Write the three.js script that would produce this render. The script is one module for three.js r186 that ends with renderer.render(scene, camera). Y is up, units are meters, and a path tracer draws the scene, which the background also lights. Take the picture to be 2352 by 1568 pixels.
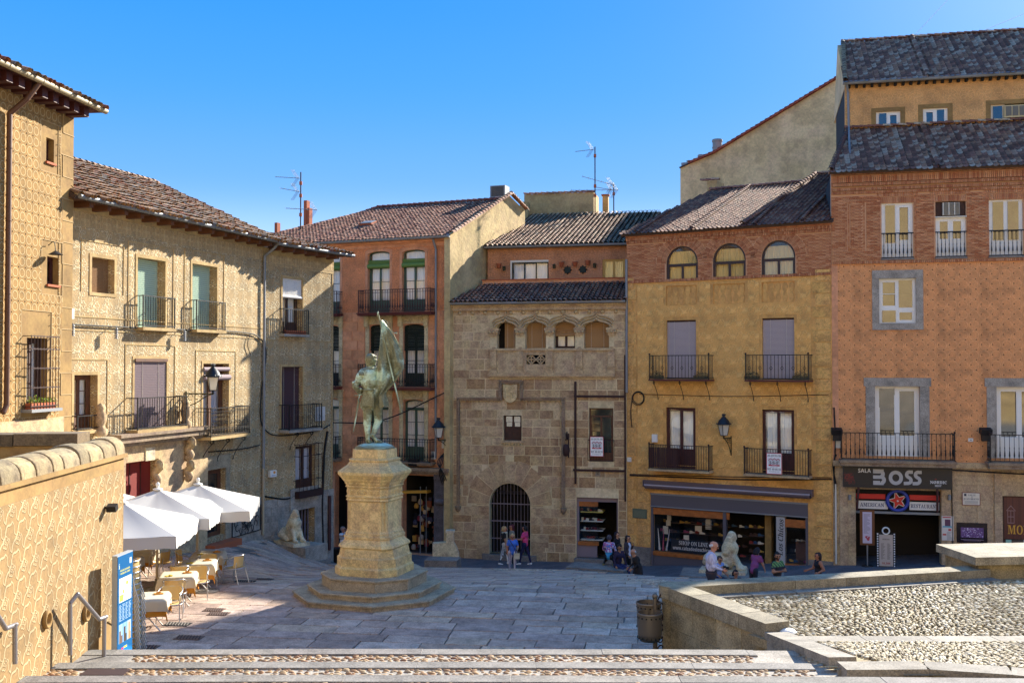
import * as THREE from 'three';
import { mergeGeometries, mergeVertices, toCreasedNormals } from 'three/addons/utils/BufferGeometryUtils.js';
import { FontLoader } from 'three/addons/loaders/FontLoader.js';
import { TextGeometry } from 'three/addons/geometries/TextGeometry.js';

// ---------- camera, sky, sun, exposure ----------
const scene = new THREE.Scene();
const EYE = 6.1, FPX = 2450, PITCH = Math.atan(55 / FPX);       // focal length in units of a 2352 x 1568 picture
const camera = new THREE.PerspectiveCamera(2 * Math.atan(784 / FPX) * 180 / Math.PI, 1024 / 682, 0.1, 400);
camera.position.set(0, EYE, 0); camera.rotation.x = PITCH;
const renderer = new THREE.WebGLRenderer({ antialias: true });
renderer.toneMapping = THREE.LinearToneMapping;
const EXPO = 2.9;
renderer.toneMappingExposure = EXPO;
renderer.shadowMap.enabled = true;
const SUN_AZ = 40 * Math.PI / 180, SUN_EL = 27.3 * Math.PI / 180;
const SUN = new THREE.Vector3(Math.sin(SUN_AZ) * Math.cos(SUN_EL), Math.sin(SUN_EL), -Math.cos(SUN_AZ) * Math.cos(SUN_EL));
const sun = new THREE.DirectionalLight(new THREE.Color().setRGB(1, 0.92, 0.79), 5);
sun.position.copy(SUN).multiplyScalar(90); sun.castShadow = true; sun.shadow.radius = 1.3;
Object.assign(sun.shadow.camera, { left: -45, right: 45, top: 45, bottom: -45, near: 1, far: 220 }); sun.shadow.mapSize.set(4096, 4096);
scene.add(sun, sun.target);
{
  const W = 256, Hh = 128, data = new Float32Array(W * Hh * 4);
  const stops = [[-90, .5, .5, .5], [-1, 1, 1.05, 1.1], [0, 1.55, 1.58, 1.6], [3, 1.15, 1.3, 1.48], [6, .6, .9, 1.32], [9, .22, .55, 1.15], [14, .095, .44, 1.1], [19, .05, .37, 1.06], [30, .085, .42, 1.12], [90, .11, .42, 1.1]];
  for (let j = 0; j < Hh; j++) for (let i = 0; i < W; i++) {
    const el = ((j + .5) / Hh - .5) * Math.PI, az = ((i + .5) / W - .5) * 2 * Math.PI, e = el * 180 / Math.PI;
    const d = new THREE.Vector3(Math.cos(az) * Math.cos(el), Math.sin(el), Math.sin(az) * Math.cos(el));
    let k = 0; while (k < stops.length - 2 && stops[k + 1][0] < e) k++;
    const a = stops[k], b = stops[k + 1], t = Math.min(1, Math.max(0, (e - a[0]) / (b[0] - a[0])));
    const g = Math.max(0, d.dot(SUN)), halo = e > -2 ? .6 * Math.pow(g, 24) + .1 * Math.pow(g, 8) : 0;
    for (let c = 0; c < 3; c++) data[(j * W + i) * 4 + c] = ((a[c + 1] + (b[c + 1] - a[c + 1]) * t) + halo * [1, .93, .8][c]) / EXPO;
    data[(j * W + i) * 4 + 3] = 1;
  }
  const sky = new THREE.DataTexture(data, W, Hh, THREE.RGBAFormat, THREE.FloatType);
  sky.mapping = THREE.EquirectangularReflectionMapping; sky.magFilter = THREE.LinearFilter; sky.needsUpdate = true;
  scene.background = sky; scene.environment = sky;
}

// ---------- helpers ----------
const V3 = (x, y, z) => new THREE.Vector3(x, y, z), { PI, sin, cos, abs, min, max, hypot, floor, sqrt, atan2 } = Math;
let seed_ = 7; const rnd = () => { seed_ = (seed_ + 0x6d2b79f5) | 0; let t = Math.imul(seed_ ^ (seed_ >>> 15), 1 | seed_); t = (t + Math.imul(t ^ (t >>> 7), 61 | t)) ^ t; return ((t ^ (t >>> 14)) >>> 0) / 4294967296; };
const rr = (a, b) => a + (b - a) * rnd(), lerp = (a, b, t) => a + (b - a) * t, cl = (x, a, b) => max(a, min(b, x)), sst = (a, b, x) => { const t = cl((x - a) / (b - a), 0, 1); return t * t * (3 - 2 * t); };
// a survey sight line from the photographer's position
function sight(X, Y) { const dx = (X - 1176) / FPX, dy = (784 - Y) / FPX; return V3(dx, dy * cos(PITCH) + sin(PITCH), -cos(PITCH) + dy * sin(PITCH)); }
function onLevel(X, Y, y) { const r = sight(X, Y), t = (y - EYE) / r.y; return V3(r.x * t, y, r.z * t); }
function atDepth(X, Y, d) { const r = sight(X, Y), t = d / -r.z; return V3(r.x * t, EYE + r.y * t, -d); }

const used = {};
const numbered = (n) => { const k = used[n] = (used[n] ?? -1) + 1; return k ? n + '_' + String(k).padStart(3, '0') : n; };
const sh = (m) => { m.castShadow = true; m.receiveShadow = true; return m; };
function ud(o, label, category, group, kind) { if (label) o.userData.label = label; if (category) o.userData.category = category; if (group) o.userData.group = group; if (kind) o.userData.kind = kind; return o; }
function thing(name, label, category, x = 0, y = 0, z = 0, turn = 0, group) { const g = new THREE.Group(); g.name = numbered(name); g.position.set(x, y, z); g.rotation.y = turn; scene.add(g); return ud(g, label, category, group); }
const clean = (g) => { if (g.index) g = g.toNonIndexed(); for (const k of Object.keys(g.attributes)) if (!['position', 'normal', 'uv', 'color'].includes(k)) g.deleteAttribute(k); if (!g.attributes.uv) g.setAttribute('uv', new THREE.BufferAttribute(new Float32Array(g.attributes.position.count * 2), 2)); return g; };
const merge = (gs) => gs.length === 1 ? gs[0] : mergeGeometries(gs.map(clean));
function add(parent, name, gs, m) { const g = Array.isArray(gs) ? merge(gs) : gs; const o = sh(new THREE.Mesh(g, m)); o.name = parent === scene ? numbered(name) : name; parent.add(o); return o; }
function struct(name, gs, m) { const o = add(scene, name, gs, m); o.userData.kind = 'structure'; return o; }
// boxes with texture coordinates in metres
function bx(w, h, d, x = 0, y = 0, z = 0, ry = 0, rz = 0, rx = 0) {
  const g = new THREE.BoxGeometry(w, h, d), uv = g.attributes.uv, s = [[d, h], [d, h], [w, d], [w, d], [w, h], [w, h]], ox = abs(x * 3.7 + z) % 5, oy = abs(y * 2.3) % 5;
  for (let i = 0; i < 24; i++) { const k = s[floor(i / 4)]; uv.setXY(i, uv.getX(i) * k[0] + ox, uv.getY(i) * k[1] + oy); }
  if (rx) g.rotateX(rx); if (rz) g.rotateZ(rz); if (ry) g.rotateY(ry); g.translate(x, y, z); return g;
}
// box from bounds
const bb = (x0, x1, y0, y1, z0, z1) => bx(x1 - x0, y1 - y0, z1 - z0, (x0 + x1) / 2, (y0 + y1) / 2, (z0 + z1) / 2);
function rod(a, b, r, n = 6, r2 = r) { // cylinder between two points
  const d = b.clone().sub(a), g = new THREE.CylinderGeometry(r2, r, d.length(), n, 1); g.translate(0, d.length() / 2, 0);
  g.applyQuaternion(new THREE.Quaternion().setFromUnitVectors(V3(0, 1, 0), d.normalize())); g.translate(a.x, a.y, a.z); return g;
}
function tube(pts, r, seg = 24, n = 6, closed = false) { return new THREE.TubeGeometry(new THREE.CatmullRomCurve3(pts, closed), seg, r, n, closed); }
function lathe(pts, n = 12) { return new THREE.LatheGeometry(pts.map(([a, b]) => new THREE.Vector2(a, b)), n); }
const mv = (g, x, y, z, ry = 0, rx = 0, rz = 0) => { if (rx) g.rotateX(rx); if (rz) g.rotateZ(rz); if (ry) g.rotateY(ry); g.translate(x, y, z); return g; };
const shapeOf = (pts) => { const s = new THREE.Shape(); pts.forEach(([x, y], i) => i ? s.lineTo(x, y) : s.moveTo(x, y)); s.closePath(); return s; };
function holePath(h) { const p = new THREE.Path(); if (h.pts) { h.pts.forEach(([x, y], i) => i ? p.lineTo(x, y) : p.moveTo(x, y)); p.closePath(); return p; }
  const { u0, u1, v0, v1, arch } = h, a = arch ?? 0; p.moveTo(u0, v0); p.lineTo(u1, v0); p.lineTo(u1, v1 - a); if (a) p.absellipse((u0 + u1) / 2, v1 - a, (u1 - u0) / 2, a, 0, PI, false, 0); else p.lineTo(u1, v1); p.lineTo(u0, v1 - a); p.closePath(); return p; }
function slabShape(pts, holes = [], thick = .4, z1 = 0, seg = 14) { const s = pts instanceof THREE.Shape ? pts : shapeOf(pts); for (const h of holes) s.holes.push(holePath(h)); const g = new THREE.ExtrudeGeometry(s, { depth: thick, bevelEnabled: false, curveSegments: seg }); g.translate(0, 0, z1 - thick); return g; }

// periodic value noise and textures
function lattice(n, sd) { const s = seed_; seed_ = sd; const a = Float32Array.from({ length: n * n }, rnd); seed_ = s; return (x, y) => { const X = floor(x), Y = floor(y), fx = x - X, fy = y - Y, u = fx * fx * (3 - 2 * fx), v = fy * fy * (3 - 2 * fy), w = (i, j) => a[(((j % n) + n) % n) * n + (((i % n) + n) % n)]; return lerp(lerp(w(X, Y), w(X + 1, Y), u), lerp(w(X, Y + 1), w(X + 1, Y + 1), u), v); }; }
function canvasTex(c, srgb = true) { const t = new THREE.CanvasTexture(c); t.wrapS = t.wrapT = THREE.RepeatWrapping; if (srgb) t.colorSpace = THREE.SRGBColorSpace; t.magFilter = THREE.LinearFilter; return t; }
function noiseTex(S, size, octs, fn, sd = 3) { // fn(list of octave values) -> [r,g,b] 0..1; size in metres
  const c = document.createElement('canvas'); c.width = c.height = S; const x = c.getContext('2d'), im = x.createImageData(S, S), ls = octs.map((n, i) => lattice(n, sd + i * 17));
  for (let j = 0; j < S; j++) for (let i = 0; i < S; i++) { const v = fn(ls.map((l, k) => l(i / S * octs[k], j / S * octs[k]))), o = (j * S + i) * 4; for (let k = 0; k < 3; k++) im.data[o + k] = cl(v[k], 0, 1) * 255; im.data[o + 3] = 255; }
  x.putImageData(im, 0, 0); const t = canvasTex(c); t.repeat.set(1 / size, 1 / size); return t;
}
const grey = (v) => [v, v, v];
const TX = {
  plaster: noiseTex(512, 5, [3, 7, 19, 60, 200], ([a, b, c, d, e]) => { const v = .8 + .1 * (a - .5) + .12 * (b - .5) + .12 * (c - .5) + .1 * (d - .5) + .08 * (e - .5) - .16 * max(0, b * c - .42); return [v, v * (.985 + .03 * (c - .5)), v * (.965 + .05 * (b - .5))].map(q => q + .12); }),
  stone: noiseTex(512, 2.4, [3, 9, 31, 90, 240], ([a, b, c, d, e]) => { const v = .86 + .1 * (a - .5) + .16 * (b - .5) + .16 * (c - .5) + .16 * (d - .5) + .2 * (e - .5) - .3 * max(0, c - .78); return [v, v * (.98 + .04 * (b - .5)), v * (.95 + .08 * (a - .5))]; }, 11),
  granite: noiseTex(512, 1.6, [4, 13, 80, 256], ([a, b, c, d]) => grey(.84 + .14 * (a - .5) + .14 * (b - .5) + .22 * (c - .5) + .34 * (d - .5)), 23),
  wood: noiseTex(256, 1, [2, 64, 7], ([a, b, c]) => grey(.82 + .2 * (b - .5) + .2 * (c - .5) + .1 * a), 31),
  tile: noiseTex(256, .8, [4, 11, 40, 120], ([a, b, c, d]) => { const v = .8 + .3 * (a - .5) + .3 * (b - .5) + .3 * (c - .5) + .2 * (d - .5), l = max(0, b + c - 1.15); return [v + l * .6, v + l * .75, v + l * .6]; }, 41),
  bronze: noiseTex(256, 1.3, [4, 11, 33, 90], ([a, b, c, d]) => { const t = cl(1.6 * (a - .32) + 1.2 * (b - .5) + .8 * (c - .5), 0, 1); return [lerp(.46, .72, t) + .14 * (d - .5), lerp(.46, .82, t) + .14 * (d - .5), lerp(.34, .72, t) + .14 * (d - .5)]; }, 51),
};
// the plaster ornament: raised skin (high) over a scratched ground (low), the two tones being two coats of plaster
function sgraffito(S0, size0, low, high, draw, bump, amt = .1, blur = 0, R = 2) {
  const S = S0 * R, size = size0 * R;
  const c = document.createElement('canvas'); c.width = c.height = S; const x = c.getContext('2d'); x.fillStyle = '#000'; x.fillRect(0, 0, S, S); x.lineCap = x.lineJoin = 'round';
  for (let i = -1; i <= R; i++) for (let j = -1; j <= R; j++) { x.save(); x.translate(i * S0 + rr(-1, 1) * S0 * .004, j * S0 + rr(-1, 1) * S0 * .004); x.strokeStyle = x.fillStyle = '#fff'; draw(x, S0); x.restore(); }
  let im = x.getImageData(0, 0, S, S);
  if (blur) { const s = im.data, o = new Uint8ClampedArray(s.length), w = blur; for (let j = 0; j < S; j++) for (let i = 0; i < S; i++) { let v = 0, n = 0; for (let b = -w; b <= w; b++) for (let a = -w; a <= w; a++) { v += s[((((j + b) % S + S) % S) * S + ((i + a) % S + S) % S) * 4]; n++; } const k = (j * S + i) * 4; o[k] = o[k + 1] = o[k + 2] = v / n; o[k + 3] = 255; } im.data.set(o); x.putImageData(im, 0, 0); }
  const c2 = document.createElement('canvas'); c2.width = c2.height = S; const y = c2.getContext('2d'), im2 = y.createImageData(S, S), l0 = lattice(5, 75), l1 = lattice(13, 77), l2 = lattice(90, 78), l3 = lattice(260, 79);
  for (let j = 0; j < S; j++) for (let i = 0; i < S; i++) { const k = (j * S + i) * 4, h = im.data[k] / 255, a0 = l0(i / S * 5, j / S * 5), a1 = l1(i / S * 13, j / S * 13), n = 1 + amt * (1.3 * (a0 - .5) + 1.1 * (a1 - .5) + (l2(i / S * 90, j / S * 90) - .5) + .8 * (l3(i / S * 260, j / S * 260) - .5)) - 1.2 * amt * max(0, a0 * a1 * 2 - .85); for (let q = 0; q < 3; q++) im2.data[k + q] = cl(lerp(low[q], high[q], h) * (n + [0, -.01, -.03][q] * (a1 - .5)), 0, 255); im2.data[k + 3] = 255; }
  y.putImageData(im2, 0, 0);
  const map = canvasTex(c2), b = canvasTex(c, false); map.repeat.set(1 / size, 1 / size); b.repeat.set(1 / size, 1 / size);
  return new THREE.MeshStandardMaterial({ map, bumpMap: b, bumpScale: bump, roughness: .95 });
}
const circ = (x, cx, cy, r, a0 = 0, a1 = 2 * PI) => { x.beginPath(); x.arc(cx, cy, r, a0, a1); x.stroke(); };
const SG = {
  arabesque: sgraffito(512, 1.24, [166, 141, 101], [218, 201, 163], (x, S) => { x.lineWidth = S * .019;
    for (let i = 0; i < 2; i++) for (let j = 0; j < 2; j++) { const u = S / 2, ox = i * u, oy = j * u;
      circ(x, ox + u * .25, oy + u * .25, u * .1); circ(x, ox + u * .75, oy + u * .75, u * .1); x.beginPath(); x.arc(ox + u * .25, oy + u * .25, u * .03, 0, 7); x.fill();
      for (const [a, b, f] of [[.75, .25, 1], [.25, .75, -1]]) for (let k = 0; k < 4; k++) { const t = k * PI / 2; circ(x, ox + u * (a + .11 * cos(t)), oy + u * (b + .11 * sin(t)), u * .085, t - 2 * f, t + 2.2); }
      for (const s of [-1, 1]) { x.beginPath(); x.moveTo(ox + u * (.5 + s * .05), oy); x.bezierCurveTo(ox + u * (.5 + s * .32), oy + u * .16, ox + u * (.5 - s * .26), oy + u * .3, ox + u * (.5 + s * .04), oy + u * .5); x.bezierCurveTo(ox + u * (.5 - s * .3), oy + u * .66, ox + u * (.5 + s * .26), oy + u * .84, ox + u * (.5 + s * .05), oy + u); x.stroke();
        x.beginPath(); x.moveTo(ox, oy + u * (.5 + s * .06)); x.bezierCurveTo(ox + u * .2, oy + u * (.5 + s * .22), ox + u * .3, oy + u * (.5 - s * .2), ox + u * .5, oy + u * (.5 + s * .04)); x.stroke(); circ(x, ox + u * (.5 + s * .4), oy + u * .5, u * .055, s, s + 4); }
    } }, .05, .14, 1, 3),
  frieze: sgraffito(256, .5, [172, 146, 104], [194, 170, 126], (x, S) => { x.lineWidth = S * .06; for (let k = 0; k < 4; k++) { const t = k * PI / 2 + PI / 4; circ(x, S / 2 + S * .25 * cos(t), S / 2 + S * .25 * sin(t), S * .23); } circ(x, S / 2, S / 2, S * .1); circ(x, 0, 0, S * .16); }, .02, .12, 1),
  rings: sgraffito(320, .6, [144, 112, 64], [178, 153, 108], (x, S) => { x.lineWidth = S * .055; for (const [a, b] of [[.25, .25], [.75, .25], [.25, .75], [.75, .75]]) circ(x, a * S, b * S, S * .185);  }, .018, .12, 1, 3),
  ribbon: sgraffito(512, .8, [136, 110, 71], [168, 148, 111], (x, S) => { x.lineWidth = S * .03; const u = S / 2;
    for (let i = 0; i < 2; i++) for (let j = 0; j < 2; j++) { const ox = i * u + (j % 2) * u * .5, oy = j * u; x.lineWidth = S * .045;
      x.beginPath(); x.moveTo(ox, oy + u); x.bezierCurveTo(ox + u * .1, oy + u * .5, ox + u * .4, oy + u * .75, ox + u * .5, oy + u * .3); x.bezierCurveTo(ox + u * .6, oy - u * .1, ox + u * .85, oy + u * .2, ox + u, oy); x.stroke();
      x.lineWidth = S * .024; for (let k = 0; k < 5; k++) { const t = k * 2 * PI / 5; circ(x, ox + u * .5 + u * .13 * cos(t), oy + u * .62 + u * .13 * sin(t), u * .085, t - 2, t + 2); } circ(x, ox + u * .5, oy + u * .62, u * .05);
      x.beginPath(); x.moveTo(ox, oy); x.bezierCurveTo(ox + u * .3, oy + u * .1, ox + u * .05, oy + u * .4, ox + u * .3, oy + u * .45); x.stroke(); x.beginPath(); x.moveTo(ox + u, oy + u); x.bezierCurveTo(ox + u * .7, oy + u * .9, ox + u * .95, oy + u * .6, ox + u * .72, oy + u * .5); x.stroke(); }
    }, .02, .13, 1, 3),
  foliage: sgraffito(512, 1.1, [216, 164, 92], [232, 184, 108], (x, S) => { const u = S / 2; x.lineWidth = S * .03;
    for (let i = 0; i < 2; i++) for (let j = 0; j < 2; j++) { const ox = i * u + (j % 2) * u / 2, oy = j * u; for (let k = 0; k < 6; k++) { const t = k * PI / 3; circ(x, ox + u * .5 + u * .12 * cos(t), oy + u * .5 + u * .12 * sin(t), u * .075); }
      for (const s of [-1, 1]) { x.beginPath(); x.moveTo(ox + u * (.5 - s * .5), oy + u * .2); x.bezierCurveTo(ox + u * (.5 - s * .2), oy + u * (.5 - s * .6), ox + u * (.5 - s * .1), oy + u * (.5 + s * .5), ox + u * (.5 + s * .3), oy + u * (.5 - s * .3)); x.stroke(); circ(x, ox + u * (.5 + s * .36), oy + u * (.5 + s * .28), u * .1, s, s + 3.6); } } }, .014, .1, 2),
  stars: sgraffito(512, 1.4, [214, 190, 164], [230, 208, 184], (x, S) => { x.lineWidth = S * .022; const u = S / 2; for (let i = 0; i < 2; i++) for (let j = 0; j < 2; j++) { const ox = (i + .5) * u, oy = (j + .5) * u; for (let k = 0; k < 6; k++) { const t = k * PI / 3; circ(x, ox + u * .27 * cos(t), oy + u * .27 * sin(t), u * .24, t + 1.6, t + 4.7); } circ(x, ox, oy, u * .42); } }, .012, .12, 1),
  studs: sgraffito(512, .8, [208, 144, 92], [220, 158, 105], (x, S) => { x.lineWidth = S * .04; for (const [a, b] of [[.25, .25], [.75, .25], [.25, .75], [.75, .75]]) circ(x, a * S, b * S, S * .215); }, .008, .13, 2),
};
const M = (c, roughness = .85, o = {}) => new THREE.MeshStandardMaterial({ color: Array.isArray(c) ? new THREE.Color().setRGB(...c) : c, roughness, ...o });
const MT = {
  mortar: M('#e4d2a8', .95, { map: TX.plaster }), beige: M('#c3a876', .95, { map: TX.plaster }), ochre: M('#e6b268', .92, { map: TX.plaster }), ochreStone: M('#ebba70', .92, { map: TX.stone }), orange: M('#e2a27a', .93, { map: TX.plaster }), salmon: M('#e4a57a', .93, { map: TX.plaster }), cream: M('#d8c8a2', .9, { map: TX.stone }), tan: M('#9a7c4b', .93, { map: TX.plaster }), tanJoint: M('#a68d64', .93),
  stuccoGable: M('#d0b884', .95, { map: TX.plaster, bumpMap: TX.plaster, bumpScale: .03 }), gableFar: M('#ecca96', .95, { map: TX.plaster }), brickJoint: M('#c89c78', .95),
  granite: M('#b3aa9c', .9, { map: TX.granite }), graniteWarm: M('#b6a98c', .9, { map: TX.granite }), graniteDark: M('#938a80', .9, { map: TX.granite }), pedestal: M('#e6cd96', .88, { map: TX.stone }), pedestalStep: M('#bba98a', .9, { map: TX.granite }), limestone: M('#ded2b6', .85, { map: TX.stone }), shopStone: M('#cdb491', .9, { map: TX.stone }), stoneTrim: M('#ceb48e', .92, { map: TX.stone }), stoneTrimDark: M('#a08c76', .92, { map: TX.stone }),
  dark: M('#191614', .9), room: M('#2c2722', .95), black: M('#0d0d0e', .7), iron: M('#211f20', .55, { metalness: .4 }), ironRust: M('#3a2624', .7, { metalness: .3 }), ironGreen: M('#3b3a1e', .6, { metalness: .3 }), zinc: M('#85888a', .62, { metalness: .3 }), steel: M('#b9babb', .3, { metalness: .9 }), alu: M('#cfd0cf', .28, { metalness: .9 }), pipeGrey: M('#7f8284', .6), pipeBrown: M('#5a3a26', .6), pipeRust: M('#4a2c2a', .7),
  woodDark: M('#4a2d20', .7, { map: TX.wood }), woodBrown: M('#6b4228', .65, { map: TX.wood }), woodRed: M('#4c1d1a', .6, { map: TX.wood }), woodOrange: M('#b4692c', .55, { map: TX.wood }), white: M('#e2dfd6', .6), offwhite: M('#d8d2c2', .7), greenWood: M('#3f5546', .6), greenBlind: M('#5b7a38', .7), greenDark: M('#16241d', .7), shutterGreen: M('#b5cdb8', .6), blindGrey: M('#b3a9ac', .8), blindTan: M('#b08a5e', .85), blindBrown: M('#50393f', .8), blindWhite: M('#e4e2dc', .8), blindTaupe: M('#86767a', .8), bamboo: M('#8a6844', .85), blindWarm: M('#cdb06a', .8),
  glass: new THREE.MeshPhysicalMaterial({ color: '#1b2024', roughness: .05, ior: 2.2 }), pane: new THREE.MeshPhysicalMaterial({ color: '#ffffff', roughness: .03, transmission: 1, thickness: 0, ior: 1.5 }),
  curtain: M('#e6e3dc', .9, { side: THREE.DoubleSide }), curtainGrey: M('#b9b9c0', .9), redDoor: M('#7a2018', .6), terracotta: M('#a85a38', .85),
};
for (const k in MT) MT[k].name = k;

// many alike pieces: the 300 nearest as parts of their own, the rest as one part
const CAM = V3(0, EYE, 0);
function pieces(parent, name, geos, mats, list, restName, most = 300) {
  parent.updateWorldMatrix(true, false); const v = V3(), w = parent.matrixWorld;
  for (const p of list) { v.setFromMatrixPosition(p.m).applyMatrix4(w); p.d = v.distanceTo(CAM) + (v.x / -v.z > .5 || v.x / -v.z < -.5 ? 500 : 0); p.k = floor(rnd() * mats.length); p.g = floor(rnd() * geos.length); }
  list.sort((a, b) => a.d - b.d);
  for (const p of list.slice(0, most)) { const o = sh(new THREE.Mesh(geos[p.g], mats[p.k])); o.name = name; p.m.decompose(o.position, o.quaternion, o.scale); parent.add(o); }
  const rest = list.slice(most); if (!rest.length) return;
  const base = mats[0].clone(); base.color.set('#ffffff'); base.name = 'mixed';
  geos.forEach((g, gi) => { const mine = rest.filter(p => p.g === gi); if (!mine.length) return; const im = sh(new THREE.InstancedMesh(g, base, mine.length)); im.name = restName; im.userData.kind = 'stuff';
    mine.forEach((p, i) => { im.setMatrixAt(i, p.m); im.setColorAt(i, mats[p.k].color.clone().multiplyScalar(rr(.9, 1.1))); }); parent.add(im); });
}
const mtx = (x, y, z, q, sx = 1, sy = sx, sz = sx) => new THREE.Matrix4().compose(V3(x, y, z), q instanceof THREE.Euler ? new THREE.Quaternion().setFromEuler(q) : q ?? new THREE.Quaternion(), V3(sx, sy, sz));
// barrel tiles: axis along +y (up the slope), crown towards +z
function tileGeo(r0, r1, len, rise, seg = 6) {
  const p = [], uv = [], ix = []; for (let j = 0; j < 2; j++) for (let i = 0; i <= seg; i++) { const a = PI * i / seg, r = j ? r1 : r0; p.push(-r * cos(a), (j - .5) * len, rise * r * sin(a)); uv.push(r * a, j * len); }
  for (let i = 0; i < seg; i++) { const a = i, b = i + 1, c = i + seg + 1, d = c + 1; ix.push(a, b, c, b, d, c); }
  const g = new THREE.BufferGeometry(); g.setAttribute('position', new THREE.Float32BufferAttribute(p, 3)); g.setAttribute('uv', new THREE.Float32BufferAttribute(uv, 2)); g.setIndex(ix); g.computeVertexNormals(); return g;
}
const tmats = (cols) => cols.map(c => M(c, .88, { map: TX.tile, side: THREE.DoubleSide }));
function inPoly(pts, x, y) { let r = false; for (let i = 0, j = pts.length - 1; i < pts.length; j = i++) { const [a, b] = pts[i], [c, d] = pts[j]; if ((b > y) !== (d > y) && x < (c - a) * (y - b) / (d - b) + a) r = !r; } return r; }
function tileRoof(parent, c, o) { // c: eave left, eave right, ridge right, ridge left (or more corners) in the parent's frame
  const ex = c[1].clone().sub(c[0]).normalize(), nz = ex.clone().cross(c[2].clone().sub(c[1])).normalize(), ey = nz.clone().cross(ex), pl = c.map(p => { const d = p.clone().sub(c[0]); return [d.dot(ex), d.dot(ey)]; });
  const g = new THREE.ExtrudeGeometry(shapeOf(pl), { depth: .12, bevelEnabled: false }); g.translate(0, 0, -.12);
  const roof = add(parent, 'roof', [g], o.deck ?? M('#4a3a30', .95)); roof.position.copy(c[0]); roof.quaternion.setFromRotationMatrix(new THREE.Matrix4().makeBasis(ex, ey, nz));
  const s = o.sp ?? .22, row = o.row ?? .3, L = row * 1.28, r = s * .5, list = [], xs = pl.map(p => p[0]), ys = pl.map(p => p[1]), st = o.style ?? 'cover', mats = tmats(o.cols);
  const geo = st === 'channel' ? [tileGeo(r * 1.02, r * .92, L, -.75)] : st === 'flat' ? [tileGeo(r * 1.05, r * 1.0, L, .5, 5)] : [tileGeo(r * .98, r * .82, L, .95)];
  const x0 = min(...xs), x1 = max(...xs), y0 = min(...ys), y1 = max(...ys);
  for (let x = x0 + s / 2, k = 0; x < x1; x += s, k++) { const jx = rr(-.012, .012), jy = rr(-.05, .05) * (o.jit ?? 1);
    for (let y = y0 + row * .3; y < y1 + .1; y += row) { if (!inPoly(pl, x, cl(y, y0 + .02, y1 - .02))) continue;
      const ridge = o.lines && o.lines.some(l => abs(x - l * (x1 - x0)) < s * .5);
      const q = new THREE.Quaternion().setFromEuler(new THREE.Euler((st === 'channel' ? -.11 : -.1) + rr(-.02, .02), rr(-.04, .04), rr(-.03, .03) * (o.jit ?? 1)));
      list.push({ m: mtx(x + jx + rr(-.006, .006), y + jy - (y < y0 + row ? .05 : 0), (st === 'channel' ? r * .85 : .025) + rr(-.004, .006), q) });
      if (ridge) list.push({ m: mtx(x + s / 2, y, r * .9, new THREE.Quaternion().setFromEuler(new THREE.Euler(-.1, PI, 0)).multiply(new THREE.Quaternion()), 1, 1, st === 'channel' ? 1 : -1) });
    } }
  pieces(roof, 'roof_tile', geo, mats, list, 'roof_tiles', o.most ?? 300);
  return { roof, ex, ey, nz, len: x1 - x0 };
}
function capTiles(parent, pts, r, cols) { // a run of cover tiles along a ridge or verge
  const mats = tmats(cols), g = [tileGeo(r, r * .85, .42, .95)], list = [];
  for (let i = 0; i + 1 < pts.length; i++) { const d = pts[i + 1].clone().sub(pts[i]), n = max(1, Math.round(d.length() / .33)), e = d.clone().normalize(), x = V3(0, 1, 0).cross(e).normalize().negate(), z = x.clone().cross(e), b = new THREE.Quaternion().setFromRotationMatrix(new THREE.Matrix4().makeBasis(x, e, z));
    for (let k = 0; k < n; k++) { const p = pts[i].clone().addScaledVector(d, (k + .5) / n); list.push({ m: mtx(p.x, p.y, p.z, b.clone().multiply(new THREE.Quaternion().setFromEuler(new THREE.Euler(-.08, rr(-.05, .05), rr(-.04, .04))))) }); } }
  pieces(parent, 'ridge_tile', g, mats, list, 'ridge_tiles');
}

// ---------- houses ----------
class House {
  constructor(name, label, x, z, ang, base, category = 'house') { this.a = ang * PI / 180; this.x = x; this.z = z; this.base = base; this.ux = cos(this.a); this.uz = sin(this.a); this.g = thing(name, label, category, x, base, z, -this.a); }
  at(X, Y, w = 0) { const r = sight(X, Y), nx = -this.uz, nz = this.ux, px = this.x + nx * w, pz = this.z + nz * w, t = (px * nx + pz * nz) / (r.x * nx + r.z * nz); return [(r.x * t - px) * this.ux + (r.z * t - pz) * this.uz, EYE + r.y * t - this.base]; }
  rc(X0, Y0, X1, Y1, w = 0) { const m = (Y0 + Y1) / 2, x = (X0 + X1) / 2; return { u0: this.at(X0, m, w)[0], u1: this.at(X1, m, w)[0], v0: this.at(x, Y1, w)[1], v1: this.at(x, Y0, w)[1] }; }
  world(u, v, w) { return V3(this.x + this.ux * u - this.uz * w, this.base + v, this.z + this.uz * u + this.ux * w); }
}
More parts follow.
